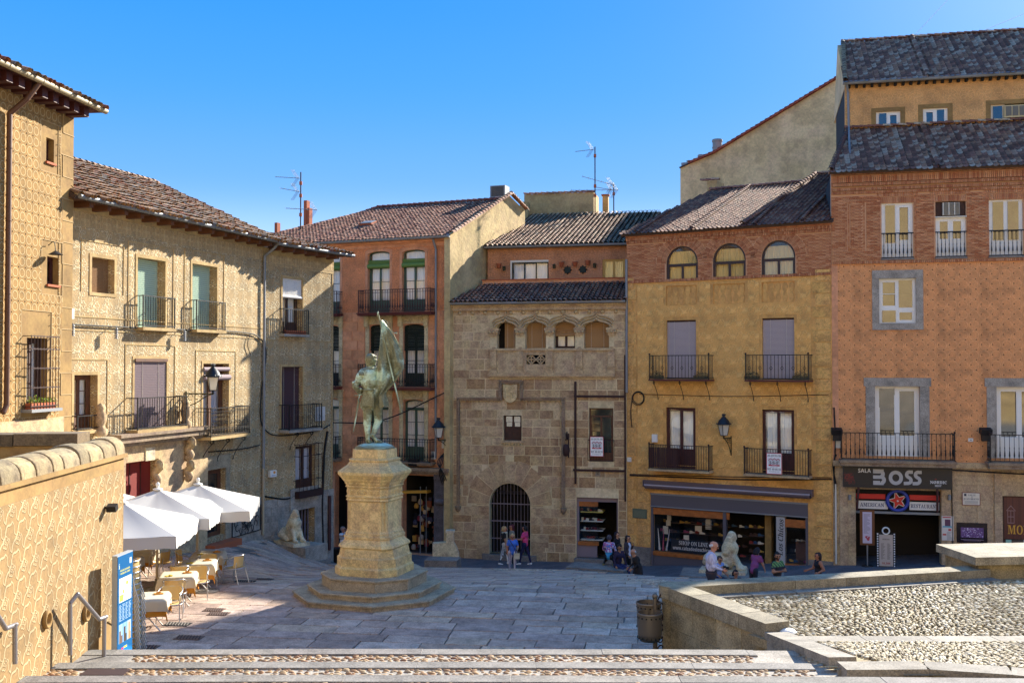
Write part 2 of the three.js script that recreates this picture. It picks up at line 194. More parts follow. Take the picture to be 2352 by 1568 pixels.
// a glazed window or door: frame, leaves with bars, each pane a piece of its own
function win(H, r, o = {}) {
  const { u0, u1, v0, v1 } = r, z = (r.z ?? 0) - (o.d ?? .2), fw = o.fw ?? .06, fr = o.frame ?? MT.woodBrown, a = o.arch ?? r.arch ?? 0, gs = [], W = u1 - u0, n = o.leaves ?? 2, kick = o.kick ?? 0, tr = o.transom ?? 0;
  if (a) { const s = new THREE.Shape(); s.moveTo(u0, v0); s.lineTo(u1, v0); s.lineTo(u1, v1 - a); s.absellipse((u0 + u1) / 2, v1 - a, W / 2, a, 0, PI, false, 0); s.lineTo(u0, v0); gs.push(slabShape(s, [{ u0: u0 + fw, u1: u1 - fw, v0: v0 + fw, v1: v1 - fw, arch: a - fw * .5 }], .06, z + .03)); }
  else gs.push(bb(u0, u0 + fw, v0, v1, z - .03, z + .03), bb(u1 - fw, u1, v0, v1, z - .03, z + .03), bb(u0 + fw, u1 - fw, v1 - fw, v1, z - .03, z + .03), bb(u0 + fw, u1 - fw, v0, v0 + fw * .8, z - .03, z + .03));
  const iu0 = u0 + fw, iu1 = u1 - fw, iv0 = v0 + fw * .8, iv1 = v1 - fw - tr, lw = (iu1 - iu0) / n, sw = o.sw ?? .055, panes = [];
  if (tr) gs.push(bb(iu0, iu1, iv1 - .05, iv1 + .02, z - .028, z + .034));
  for (let k = 0; k < n; k++) { const a0 = iu0 + lw * k, a1 = a0 + lw, t0 = iv0 + kick, t1 = iv1 - (tr ? .05 : 0);
    gs.push(bb(a0, a0 + sw, t0, t1, z - .022, z + .024), bb(a1 - sw, a1, t0, t1, z - .022, z + .024)); if (!a || tr) gs.push(bb(a0 + sw, a1 - sw, t1 - sw, t1, z - .022, z + .022)); gs.push(bb(a0 + sw, a1 - sw, t0, t0 + sw, z - .022, z + .022));
    const rows = o.rows ?? 1; for (let j = 1; j < rows; j++) { const y = lerp(t0, t1, j / rows); gs.push(bb(a0 + sw, a1 - sw, y - .012, y + .012, z - .018, z + .018)); }
    for (let j = 0; j < rows; j++) panes.push([a0 + sw * .8, a1 - sw * .8, lerp(t0, t1, j / rows), lerp(t0, t1, (j + 1) / rows)]);
    if (kick) { gs.push(bb(a0, a1, iv0, t0, z - .02, z + .012)); gs.push(bb(a0 + sw, a1 - sw, iv0 + sw, t0 - sw * .5, z + .012, z + .026)); } }
  const w = add(H.g, o.name ?? 'window', gs, fr);
  const gm = o.glass ?? MT.glass;
  if (a && !tr) { const s = new THREE.Shape(); s.moveTo(iu0, iv0 + kick); s.lineTo(iu1, iv0 + kick); s.lineTo(iu1, v1 - a); s.absellipse((u0 + u1) / 2, v1 - a, (iu1 - iu0) / 2, a - fw * .5, 0, PI, false, 0); s.lineTo(iu0, iv0 + kick); add(w, 'pane', slabShape(s, [], .008, z - .004), gm); }
  else { panes.forEach(([a0, a1, b0, b1], i) => { const p = add(w, 'pane', bb(a0, a1, b0 + .002, b1 - .002, -.004, .004), gm); p.position.z = z; p.rotation.set(rr(-.006, .006), rr(-.006, .006), 0); p.position.y += 0; });
    if (tr) { if (a) { const s = new THREE.Shape(); s.moveTo(iu0, iv1 + .02); s.lineTo(iu1, iv1 + .02); s.lineTo(iu1, max(v1 - a, iv1 + .02)); s.absellipse((u0 + u1) / 2, v1 - a, (iu1 - iu0) / 2, a - fw * .5, 0, PI, false, 0); add(w, 'pane', slabShape(s, [], .008, z - .004), gm); } else add(w, 'pane', bb(iu0, iu1, iv1 + .02, v1 - fw, z - .004, z + .004), gm); } }
  if (o.curtain) { const N = 40, p = new THREE.PlaneGeometry(iu1 - iu0, v1 - a * .3 - iv0 - kick, N, 1), q = p.attributes.position; for (let i = 0; i < q.count; i++) { const x = q.getX(i); q.setZ(i, .018 * sin(x * 60) + .012 * sin(x * 23 + 1)); } p.computeVertexNormals(); p.translate((iu0 + iu1) / 2, (v1 - a * .3 + iv0 + kick) / 2, z - .1); add(w, 'curtain', p, o.curtain); }
  return w;
}
// a slatted blind or roller shutter hanging in an opening
function blind(H, r, m, o = {}) {
  const { u0, u1, v0, v1 } = r, z = (r.z ?? 0) - (o.d ?? .12), s = o.s ?? .06, gs = [], bow = o.bow ?? 0;
  for (let y = v0 + s / 2; y < v1; y += s) { const t = (y - v0) / (v1 - v0); gs.push(bx(u1 - u0 - .02, s * .86, .014, (u0 + u1) / 2, y, z + bow * sin(t * PI) * .5, 0, 0, .35)); }
  const b = add(H.g, o.name ?? 'blind', gs, m); add(b, 'bottom_rail', rod(V3(u0, v0, z + .01), V3(u1, v0, z + .01), o.roll ?? .025, 8), m);
  if (o.cords) add(b, 'cord', [.25, .75].map(t => rod(V3(lerp(u0, u1, t), v0, z + .02), V3(lerp(u0, u1, t), v1, z + .02), .006, 4)), MT.offwhite);
  return b;
}
const balGeo = {};
function balusterGeo(h, fancy) { const k = fancy + h.toFixed(2); return balGeo[k] ??= fancy === 1 ? lathe([[.008, 0], [.012, h * .05], [.012, h * .12], [.03, h * .2], [.024, h * .3], [.013, h * .42], [.018, h * .5], [.011, h * .56], [.011, h * .92], [.018, h * .96], [.008, h]], 5) : fancy === 2 ? merge([mv(new THREE.CylinderGeometry(.011, .011, h, 5, 1), 0, h / 2, 0), ...[0, 1, 2, 3].map(i => { const t = i * PI / 2; return rod(V3(.06 * cos(t), h * .45 + .09 * sin(t), 0), V3(.06 * cos(t + PI / 2), h * .45 + .09 * sin(t + PI / 2), 0), .008, 4); })]) : mv(new THREE.CylinderGeometry(.011, .011, h, 5, 1), 0, h / 2, 0); }
// an iron balcony: slab, rails, corner posts, each baluster a piece
function balcony(H, u0, u1, vf, vt, w, o = {}) {
  const m = o.iron ?? MT.iron, th = o.th ?? .1, b = add(H.g, 'balcony', [bb(u0 - .04, u1 + .04, vf - th, vf, .001, w + .04), ...(o.lip ? [bb(u0 - .08, u1 + .08, vf - th * .45, vf - .01, .002, w + .09)] : [])], o.slab ?? MT.stoneTrim), y0 = vf + .06, sp = o.sp ?? .115;
  const rails = []; for (const y of [vt, y0]) rails.push(bx(u1 - u0, .03, .035, (u0 + u1) / 2, y, w), bx(.03, .03, w, u0, y, w / 2), bx(.03, .03, w, u1, y, w / 2));
  if (o.band) for (const y of [y0 + .22, vt - .13]) rails.push(bx(u1 - u0, .018, .02, (u0 + u1) / 2, y, w), bx(.02, .018, w, u0, y, w / 2), bx(.02, .018, w, u1, y, w / 2));
  if (o.band) { const n = floor((u1 - u0) / .17); for (let i = 0; i < n; i++) rails.push(mv(new THREE.TorusGeometry(.07, .009, 4, 10), lerp(u0, u1, (i + .5) / n), y0 + .11, w)); }
  for (const u of [u0, u1]) { rails.push(bx(.035, vt - vf + .05, .035, u, (vf + vt) / 2, w)); if (o.knob !== false) rails.push(mv(new THREE.SphereGeometry(.045, 8, 6), u, vt + .06, w)); }
  add(b, 'railing', rails, m);
  const n = Math.round((u1 - u0) / sp), g0 = balusterGeo(vt - y0, o.fancy ?? 0), g2 = o.mix ? balusterGeo(vt - y0, 2) : g0;
  for (let i = 1; i < n; i++) { const q = sh(new THREE.Mesh(o.mix && i % 3 === 1 ? g2 : g0, m)); q.name = 'baluster'; q.position.set(lerp(u0, u1, i / n), y0, w); b.add(q); }
  const k = Math.round(w / sp); for (let i = 1; i < k; i++) for (const u of [u0, u1]) { const q = sh(new THREE.Mesh(g0, m)); q.name = 'baluster'; q.position.set(u, y0, w * i / k); b.add(q); }
  if (o.brackets) for (const t of o.brackets) { const u = lerp(u0, u1, t), L = o.bl ?? .7; const c = tube([V3(u, vf - th, w * .85), V3(u, vf - th - .1, w * .95), V3(u, vf - th - .2, w * .72), V3(u, vf - th - L * .7, w * .2), V3(u, vf - th - L, .03), V3(u, vf - th - L + .09, .07)], .014, 20, 5); add(b, 'bracket', [c, mv(new THREE.TorusGeometry(.06, .014, 5, 12), u, vf - th - .09, w * .78, PI / 2)], m); }
  return b;
}
function gutter(H, u0, u1, v, w, r = .075, m = MT.zinc) { const g = new THREE.CylinderGeometry(r, r, u1 - u0, 10, 1, false, 0, PI); g.rotateZ(PI / 2); g.rotateX(-PI / 2 + PI / 2); const f = new THREE.CylinderGeometry(r, r, u1 - u0, 10); f.rotateZ(PI / 2); f.translate((u0 + u1) / 2, v, w); const gs = [f]; for (let u = u0 + .3; u < u1; u += .75) gs.push(mv(new THREE.TorusGeometry(r + .004, .008, 4, 12), u, v, w, PI / 2)); return add(H.g, 'gutter', gs, m); }
function downpipe(H, pts, r = .05, m = MT.zinc) { const gs = []; for (let i = 0; i + 1 < pts.length; i++) { gs.push(rod(V3(...pts[i]), V3(...pts[i + 1]), r, 8)); gs.push(mv(new THREE.SphereGeometry(r, 8, 6), ...pts[i + 1])); } const a = pts.reduce((q, p, i) => i && abs(p[1] - pts[i - 1][1]) > 1.5 ? [...q, [pts[i - 1], p]] : q, []); for (const [p, q] of a) for (let t = .12; t < 1; t += .25) gs.push(mv(new THREE.TorusGeometry(r + .004, .01, 4, 10), lerp(p[0], q[0], t), lerp(p[1], q[1], t), p[2], 0, PI / 2)); return add(H.g, 'downpipe', gs, m); }
function rafters(H, u0, u1, v, w, n, m, s = .14) { const g = bx(s, s * 1.15, w, 0, 0, w / 2 - .05); for (let i = 0; i < n; i++) { const q = sh(new THREE.Mesh(g, m)); q.name = 'rafter_tail'; q.position.set(lerp(u0, u1, (i + .5) / n), v, 0); H.g.add(q); } }
// bricks laid in courses over a region with openings left out; joints stay open to the recessed mortar behind
function bricks(parent, region, holes, z, o = {}) {
  const L = o.L ?? .27, h = o.h ?? .05, j = .012, list = [], cut = (u, v) => holes.some(q => q(u, v));
  const lay = (a, b, v) => { if (b - a < .055) return; let hit = false; for (let k = 0; k <= 4; k++) if (cut(lerp(a, b, k / 4), v)) hit = true; if (hit) { if (b - a > .1) { const m = (a + b) / 2; lay(a, m - .001, v); lay(m + .001, b, v); } return; } list.push({ m: mtx((a + b) / 2, v, z + rr(-.003, .004), null, b - a, h, .03) }); };
  let r = 0; for (let v = region.v0 + h / 2; v < region.v1 - h * .3; v += h + j, r++) for (let u = region.u0 + (r % 2 ? -L / 2 : 0); u < region.u1; u += L + j) lay(max(u, region.u0), min(u + L, region.u1), v);
  return list;
}
const BRICK = new THREE.BoxGeometry(1, 1, 1), brickMats = ['#cc8c64', '#c48059', '#d4996f', '#b8734f', '#d09068', '#daa079'].map(c => M(c, .9, { map: TX.stone }));
// ---------- ground ----------
const interp = (t, x) => { let k = 0; while (k < t.length - 2 && t[k + 1][0] < x) k++; const [a, b] = [t[k], t[k + 1]]; return lerp(a[1], b[1], cl((x - a[0]) / (b[0] - a[0]), 0, 1)); };
const streetY = (x, z = -50) => interp([[-30, -2.85], [6, -2.85], [13, -2.07], [20, -1.6], [34, -.8]], x) + .07 * cl(z + 49 - max(0, x - 5) * .55, 0, 12);
const plazaY = (x, z) => { const d = -z, k = lerp(.05, .15, sst(-10.5, -6.5, x)), t = d - 29; return t < 0 ? 0 : -k * (t < 2 ? t * t / 4 : t - 1); };
const EDGE = [[-18, -46], [-8.7, -45.6], [-7.3, -43.6], [-2.1, -42.2], [2.2, -40.6], [3.6, -38], [4.6, -35.4], [7, -33], [24, -30]];
const edgeZ = (x) => interp(EDGE, x);
function gridMesh(nx, nt, f, skirt) { const p = [], uv = [], ix = []; for (let j = 0; j <= nt; j++) for (let i = 0; i <= nx; i++) { const v = f(i / nx, j / nt); p.push(v.x, v.y, v.z); uv.push(v.x, v.z); } const W = nx + 1; for (let j = 0; j < nt; j++) for (let i = 0; i < nx; i++) { const a = j * W + i, b = a + 1, c = a + W, d = c + 1; ix.push(a, b, c, b, d, c); } const g = new THREE.BufferGeometry(); g.setAttribute('position', new THREE.Float32BufferAttribute(p, 3)); g.setAttribute('uv', new THREE.Float32BufferAttribute(uv, 2)); g.setIndex(ix); g.computeVertexNormals(); return g; }
struct('ground', gridMesh(20, 2, (s, t) => V3(lerp(-220, 220, s), -4.2, lerp(60, -330, t))), M('#8d8474', .95, { map: TX.granite }));
struct('street', gridMesh(64, 40, (s, t) => { const x = lerp(-30, 34, s), z = lerp(-28, -72, t); return V3(x, streetY(x, z), z); }), M('#6d686c', .9, { map: TX.granite }));
const plaza = struct('plaza', gridMesh(60, 51, (s, t) => { const x = lerp(-18, 24, s), ze = edgeZ(x), tt = min(1, t * 51 / 50), z = lerp(-13, ze, tt), y = plazaY(x, z) - .03; return V3(x, t > .99 ? -4 : y, z); }), M('#857d74', .95, { map: TX.granite }));
{ // flagstones in rows, each one a slab of its own
  const cols = ['#c9ae9a', '#d2b8a4', '#bda494', '#d6bba0', '#cab0a0', '#c4a78f', '#dac2ae', '#b79d8c'].map(c => M(c, .9, { map: TX.granite })), ang = -.14, list = [], ca = cos(ang), sa = sin(ang), toW = (a, b) => [a * ca - b * sa, -(a * sa + b * ca)];
  let b = 17; while (b < 52) { const w = rr(.5, .78), b1 = b + w; let a = -24 + rr(0, 1); while (a < 18) { const L = rr(.75, 1.75), a1 = a + L, g = .016; const c = [[a + g, b + g], [a1 - g, b + g], [a1 - g, b1 - g], [a + g, b1 - g]].map(([p, q]) => toW(p + rr(-.012, .012), q + rr(-.012, .012)));
      const [mx, mz] = toW((a + a1) / 2, (b + b1) / 2); if (mx > -17 && mx < 20 && c.every(([x, z]) => z > edgeZ(x) + .3 && z < -20.5 - (mx > 3 ? 2 : 0)) && abs(mx / mz) < .62 && !(hypot(mx + 3.67, mz + 28.6) < 1.5)) { const dy = rr(-.004, .004), p = [], top = c.map(([x, z]) => [x, plazaY(x, z) + dy, z]), bot = top.map(([x, y, z]) => [x, y - .05, z]), q = (i, j, k, l) => p.push(...i, ...j, ...k, ...i, ...k, ...l);
        q(...top); for (let k = 0; k < 4; k++) { const n = (k + 1) % 4; q(top[k], bot[k], bot[n], top[n]); }
        const G = new THREE.BufferGeometry(); G.setAttribute('position', new THREE.Float32BufferAttribute(p, 3)); G.setAttribute('uv', new THREE.Float32BufferAttribute(Array.from({ length: p.length / 3 }, (_, i) => [p[i * 3] + dy * 900, p[i * 3 + 2] + p[i * 3 + 1]]).flat(), 2)); G.computeVertexNormals(); list.push({ G, d: hypot(mx, mz) }); }
      a = a1; } b = b1; }
  list.sort((p, q) => p.d - q.d); list.slice(0, 300).forEach(({ G }) => add(plaza, 'flagstone', G, cols[floor(rnd() * cols.length)]));
  cols.slice(0, 4).forEach((m, k) => { const gs = list.slice(300).filter((_, i) => i % 4 === k).map(l => l.G); if (gs.length) add(plaza, 'flagstones', gs, m).userData.kind = 'stuff'; });
}
const PEB = new THREE.SphereGeometry(1, 7, 5);
cobbles(plaza, [[-1, -40], [1, -39.9], [2, -38.9], [.4, -38.4]], (x, z) => plazaY(x, z) - .012, ['#a9947c', '#8d7a66', '#bca890'], { a: .12, b: .07 });
cobbles(plaza, [[3.5, -32.6], [4.5, -32.1], [4.5, -29.4], [3.95, -29.4]], (x, z) => plazaY(x, z) - .012, ['#a9947c', '#8d7a66', '#bca890'], { a: .12, b: .07 });
// stair treads: granite nosing and a strip of cobbles set behind it
function cobbles(parent, pts, yAt, cols, o = {}) { const xs = pts.map(p => p[0]), zs = pts.map(p => p[1]), list = [], a = o.a ?? .11, b = o.b ?? .06, x0 = min(...xs), x1 = max(...xs), z0 = min(...zs), z1 = max(...zs); let r = 0;
  for (let z = z0; z < z1; z += b * 1.02, r++) for (let x = x0 + (r % 2) * a * .5; x < x1; x += a * rr(.85, 1.1)) { const q = o.j ?? .015, px = x + rr(-q, q), pz = z + rr(-q, q) * .7; if (o.j && rnd() < .12) continue; if (!inPoly(pts, px, pz)) continue; const t = (o.turn ? o.turn(px, pz) : 0) + rr(-.3, .3), s = rr(.65, 1.2); list.push({ m: mtx(px, yAt(px, pz) + rr(-.012, .004), pz, new THREE.Euler(rr(-.12, .12), t, rr(-.12, .12)), a * .52 * s, .035, b * .55 * s) }); }
  pieces(parent, 'cobble', [PEB], cols.map(c => M(c, .75)), list, 'cobbles'); }
const STEPS = [[17.4, 1.5], [16.1, 1.65], [14.9, 1.8], [13.7, 1.95], [12.5, 2.1], [11.3, 2.25], [10.1, 2.4], [8.9, 2.55]];
const stairs = struct('stairs', [...STEPS.map(([d, y], i) => { const d1 = STEPS[i + 1]?.[0] ?? 2; return bb(-8.6, i > 2 ? 12 : 4.9, y - .55, y - .02, -d + .002, -d1 + .3); }), bb(-8.6, 12, 1.8, 4.2, -1.9, 3), ...Array.from({ length: 10 }, (_, k) => bb(-8.6, 4.9, -.3, 1.35 - .15 * k, -17.4 - .45 * (k + 1), -17.4 - .45 * k + .003))], MT.granite);
{ const nos = ['#8f8a83', '#85817a', '#958f86', '#8b8580'].map(c => M(c, .85, { map: TX.granite })), tan = ['#a17f57', '#916d4a', '#ab8c65', '#825d3f', '#9e8261', '#af956e', '#887459'];
  const bow = (x) => -.008 * (x + 2) * (x + 2) * .25;
  STEPS.slice(0, 5).forEach(([d, y], i) => { const xr = i > 1 ? 11 : i === 1 ? 4.45 : 3.9; let x = -8.4; while (x < xr) { const L = min(rr(1.6, 2.9), xr - x), x1 = x + L; const s = shapeOf([[x + .006, bow(x)], [x1 - .006, bow(x1)], [x1 - .006, bow(x1) - .31], [x + .006, bow(x) - .31]]); const g = new THREE.ExtrudeGeometry(s, { depth: .15, bevelEnabled: true, bevelSize: .008, bevelThickness: .008, bevelSegments: 1 }); g.rotateX(-PI / 2); g.translate(0, y - .15 + rr(-.003, .003), -d - .47 + .465); const uv = g.attributes.uv, ox = rr(0, 9); for (let k = 0; k < uv.count; k++) uv.setX(k, uv.getX(k) + ox); add(stairs, 'step_stone', g, nos[floor(rnd() * 4)]); x = x1; }
    if (i < 4) { const z0 = -d + .33, z1 = -(STEPS[i + 1][0]) - .02, l = i === 0 ? -6 : -7.0; cobbles(stairs, [[l, z0], [xr - .1, z0], [xr - .1, z1], [l + .3, z1]], () => y - .03, tan, { a: .115, b: .066, j: .03 }); add(stairs, 'landing_stone', bb(-8.4, l - .02 + .15 * (i === 1), y - .2, y - .006, z0 - .02, z1 + .04), nos[i]); add(stairs, 'mortar_bed', bb(l - .1, xr, y - .3, y - .03, z0 - .02, z1 + .04), M('#a68c68', .95, { map: TX.stone })); } });
  add(stairs, 'drain_cover', bx(.62, .02, .3, -5.9, 1.655, -15.55), MT.ironRust);
}
// the cobbled terrace behind the low wall
const terY = (x, z) => -z > 18.9 ? 1.3 : lerp(1.3, 1.8, cl((18.9 + z) / 3.6, 0, 1));
const TERR = [[3.45, -22.35], [10.4, -24.3], [16, -25.6], [16, -14.2], [7.2, -14.75], [5.4, -15.25], [4.66, -15.35], [4.78, -16.8], [4.72, -19.1]];
const terrace = struct('terrace', (() => { const s = shapeOf(TERR.map(([x, z]) => [x, -z])); const g = new THREE.ExtrudeGeometry(s, { depth: .1, bevelEnabled: false }); g.rotateX(-PI / 2); const p = g.attributes.position; for (let i = 0; i < p.count; i++) p.setY(i, p.getY(i) > .05 ? -.4 : -.9); const cap = gridMesh(24, 40, (s, t) => { const x = lerp(3.4, 16, s), z = lerp(-25.6, -14.2, t); return V3(x, terY(x, z) - .04, z); }); const ix = [], q = cap.attributes.position; const id = cap.index.array; for (let i = 0; i < id.length; i += 3) { const cx = (q.getX(id[i]) + q.getX(id[i + 1]) + q.getX(id[i + 2])) / 3, cz = (q.getZ(id[i]) + q.getZ(id[i + 1]) + q.getZ(id[i + 2])) / 3; if (inPoly(TERR, cx, cz)) ix.push(id[i], id[i + 1], id[i + 2]); } cap.setIndex(ix); return [g, cap]; })(), M('#a39373', .95, { map: TX.stone }));
{ const peb = ['#92825f', '#a89878', '#786848', '#b8ac90', '#988862', '#827250', '#c4baa2', '#6c5c42'], inset = (pts) => pts;
  const turn = (x, z) => .5 + .5 * sin(x * 1.3 + z * .4);
  cobbles(terrace, [[4.3, -22.0], [10.3, -23.75], [14, -24.6], [14, -19.0], [5.15, -19.0]], (x, z) => terY(x, z) - .022, peb, { a: .12, b: .054, turn });
  cobbles(terrace, [[5.2, -18.45], [14, -18.45], [14, -15.2], [7.0, -15.35], [5.5, -15.75]], (x, z) => terY(x, z) - .022, peb, { a: .12, b: .054, turn });
  const gm = ['#9c9486', '#918a7e', '#a39b8d'].map(c => M(c, .85, { map: TX.granite }));
  for (let i = 0; i < 8; i++) { const x = 5.0 + i * 1.15; add(terrace, 'granite_strip', bx(1.135, .06, .5, x + .57, terY(0, -18.72) - .02, -18.72, 0, 0, -.06), gm[i % 3]); }
  for (let i = 0; i < 7; i++) { const t0 = i / 7, t1 = (i + 1) / 7; add(terrace, 'granite_strip', bx(.98, .06, .36, lerp(4.0, 10.9, t0 + .07), 1.285, lerp(-22.25, -24.1, t0 + .07), .262), gm[(i + 1) % 3]); }
  for (let i = 0; i < 3; i++) { const z = -18.55 + i * 1.12; add(terrace, 'kerb_stone', bx(.42, .5, 1.11, 4.74 + i * .05, terY(0, z) - .17, z, .05, 0, -.135), gm[i]); }
  const curve = [[4.7, -15.3], [5.9, -15.33], [7.0, -15.05], [8.2, -14.5]]; for (let i = 0; i < 3; i++) { const [x0, z0] = curve[i], [x1, z1] = curve[i + 1], L = hypot(x1 - x0, z1 - z0); add(terrace, 'kerb_stone', bx(L - .015, .2, .42, (x0 + x1) / 2, 1.725, (z0 + z1) / 2, -atan2(z1 - z0, x1 - x0)), gm[i]); }
}

// ---------- the stone house with the loggia ----------
const S = new House('stone_house', 'tan ashlar stone house with carved four-bay loggia and arched doorway', -2.769, -49.9, 13, -2.85);
{ const W = 8.15, top = S.at(1240, 696)[1], lg = [[1141, 1184], [1206, 1254], [1272, 1321], [1341, 1399]].map(([a, b]) => ({ ...S.rc(a, 739, b, 800), arch: .28 })), door = { ...S.rc(1124, 1110, 1218, 1273), arch: (S.at(1218, 1200)[0] - S.at(1124, 1200)[0]) / 2 }, sw = S.rc(1156, 954, 1198, 1012), rw = S.rc(1353, 937, 1409, 1060), shop = S.rc(1324, 1143, 1420, 1282), quat = S.rc(1210, 815, 1253, 836);
  for (const l of lg) { l.v0 = lg[0].v0; l.v1 = lg[0].v1; }
  const openings = [...lg, door, sw, rw, shop];
  const wall = add(S.g, 'wall', slabShape([[0, -.3], [W, -.3], [W, top], [0, top]], [...openings, quat], .45, .0), MT.mortar);
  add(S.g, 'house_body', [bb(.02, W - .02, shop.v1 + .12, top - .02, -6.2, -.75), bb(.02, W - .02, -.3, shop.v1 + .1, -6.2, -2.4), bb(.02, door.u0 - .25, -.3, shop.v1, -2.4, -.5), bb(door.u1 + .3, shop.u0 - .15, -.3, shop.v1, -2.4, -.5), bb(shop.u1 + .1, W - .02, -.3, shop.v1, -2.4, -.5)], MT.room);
  // ashlar
  const stoneM = ['#cdb28b', '#d4ba93', '#c3a680', '#dac49e', '#c6a680', '#b89a78', '#d0b691', '#ba9870'].map(c => M(c, .92, { map: TX.stone }));
  const dc = (door.u0 + door.u1) / 2, ds = door.v1 - door.arch, R1 = door.arch + .02, R2 = 2.05, lp = { u0: lg[0].u0 - .28, u1: lg[3].u1 + .2, v0: S.at(1250, 858)[1], v1: S.at(1250, 728)[1] };
  const block = (a, b, v0, v1, k) => { if (b - a < .09 || v1 - v0 < .06) return; const g = bx(b - a - .034, v1 - v0 - .034, .05 + rr(0, .012), (a + b) / 2, (v0 + v1) / 2, -.018); const q = sh(new THREE.Mesh(g, stoneM[k ?? (v0 > lp.v0 - .1 ? [0, 1, 3, 6, 3, 1][floor(rnd() * 6)] : floor(rnd() * stoneM.length))])); q.name = 'stone'; wall.add(q); };
  let v = -.05; while (v < top - .15) { let h = rr(.34, .52); if (v + h > top - .3) h = top - .06 - v; const m = v + h / 2; let cuts = [];
    for (const o of [...openings, lp]) { const lo = o.v0 - (o === lp ? 0 : .0), hi = o.v1; if (v < hi - .02 && v + h > lo + .02) cuts.push([o.u0 - (o === door ? .0 : .02), o.u1 + .02]); }
    if (m < ds + R2 && m > ds - .1) { const y = max(0, m - ds), r = sqrt(max(0, R2 * R2 - y * y)); if (r > .05) cuts.push([dc - r, dc + r]); }
    cuts.sort((a, b) => a[0] - b[0]); let a = .02; const spans = []; for (const [p, q] of cuts) { if (p > a) spans.push([a, p]); a = max(a, q); } if (a < W - .02) spans.push([a, W - .02]);
    for (const [p, q] of spans) { let x = p; while (x < q - .01) { let L = rr(.38, .95); if (q - x - L < .25) L = q - x; if (L > 1.25) L /= 2; block(x, x + L, v, v + h); x += L; } }
    v += h; }
  // voussoirs of the great arch and the fan over it
  const nV = 9; for (let i = 0; i < nV; i++) { const a0 = PI * i / nV + .01, a1 = PI * (i + 1) / nV - .01, ro = R2 + (i % 2 ? .0 : -.06), s = new THREE.Shape(); s.moveTo(dc + R1 * cos(a0), ds + R1 * sin(a0)); s.lineTo(dc + ro * cos(a0), ds + ro * sin(a0)); for (let k = 1; k <= 4; k++) { const t = lerp(a0, a1, k / 4); s.lineTo(dc + ro * cos(t), ds + ro * sin(t)); } for (let k = 0; k <= 4; k++) { const t = lerp(a1, a0, k / 4); s.lineTo(dc + R1 * cos(t), ds + R1 * sin(t)); } const q = sh(new THREE.Mesh(slabShape(s, [], .055, .012), stoneM[[0, 6, 4, 0, 6, 0, 6, 4, 0][i]])); q.name = 'voussoir'; wall.add(q); }
  for (const s of [-1, 1]) for (let k = 0, y = 0; y < ds; k++, y += .62) { const w = .62 + .25 * (k % 2); block(s < 0 ? door.u0 - w : door.u1 + .02, s < 0 ? door.u0 - .02 : door.u1 + w, y, min(y + .62, ds)); }
  // alfiz moulding, corbels, shield
  const al = [[1053, 1165], [1053, 916], [1150, 916], [1150, 877], [1199, 877], [1199, 916], [1295, 916], [1295, 1168]].map(([X, Y]) => S.at(X, Y)), mold = []; for (let i = 0; i + 1 < al.length; i++) { const [a, b] = al[i], [c, d] = al[i + 1], L = hypot(c - a, d - b) + .12, t = atan2(d - b, c - a); mold.push(bx(L, .13, .12, (a + c) / 2, (b + d) / 2, .06, 0, t), bx(L, .05, .17, (a + c) / 2 - .05 * sin(t) * -1, (b + d) / 2 + .05 * cos(t) * (i === 0 || i === 2 || i === 4 ? 1 : 1), .08, 0, t)); }
  add(S.g, 'alfiz_moulding', mold, MT.stoneTrimDark);
  const ballG = new THREE.SphereGeometry(.045, 7, 5); for (let i = 0; i + 1 < al.length; i++) { const [a, b] = al[i], [c, d] = al[i + 1], n = floor(hypot(c - a, d - b) / .22); for (let k = 0; k < n; k++) { const q = sh(new THREE.Mesh(ballG, MT.stoneTrim)); q.name = 'carved_ball'; const s = i < 4 ? 1 : -1; q.position.set(lerp(a, c, (k + .5) / n) + (a === c || abs(a - c) < .1 ? (i === 0 ? .11 : i === 6 ? -.11 : 0) : 0), lerp(b, d, (k + .5) / n) - (abs(b - d) < .1 ? .11 : 0), .05); S.g.add(q); } }
  for (const [X, Y] of [[1053, 1165], [1295, 1170]]) { const [u, y] = S.at(X, Y); add(S.g, 'corbel', mv(lathe([[.01, -.22], [.08, -.16], [.13, -.06], [.15, .06], [.1, .1], [.01, .1]], 10), u, y, .06), MT.stoneTrimDark); }
  const sd = S.rc(1157, 882, 1189, 925), sw2 = (sd.u1 - sd.u0) / 2, su = (sd.u0 + sd.u1) / 2, ss = new THREE.Shape(); ss.moveTo(su - sw2, sd.v1); ss.lineTo(su, sd.v1 - .05); ss.lineTo(su + sw2, sd.v1); ss.lineTo(su + sw2, sd.v0 + .35); ss.quadraticCurveTo(su + sw2 * .9, sd.v0 + .08, su, sd.v0); ss.quadraticCurveTo(su - sw2 * .9, sd.v0 + .08, su - sw2, sd.v0 + .35);
  const shield = add(S.g, 'shield', slabShape(ss, [], .1, .13), M('#e6cfa2', .9, { map: TX.stone })); const rel = []; for (let i = 0; i < 26; i++) rel.push(mv(new THREE.TorusGeometry(rr(.03, .07), .014, 4, 9, rr(3, 6)), su + rr(-.24, .24), lerp(sd.v0 + .2, sd.v1 - .08, rnd()), .135, 0, 0, rr(0, 6))); rel.push(bb(su - .01, su + .01, sd.v0 + .1, sd.v1 - .08, .12, .15), bb(su - .28, su + .28, (sd.v0 + sd.v1) / 2, (sd.v0 + sd.v1) / 2 + .02, .12, .15)); add(shield, 'carving', rel, shield.material);
  // loggia: columns, ogee hoods, parapet
  const cap = [], hoods = []; const midc = [lg[0].u0 - .14, (lg[0].u1 + lg[1].u0) / 2, (lg[1].u1 + lg[2].u0) / 2, (lg[2].u1 + lg[3].u0) / 2, lg[3].u1 + .12];
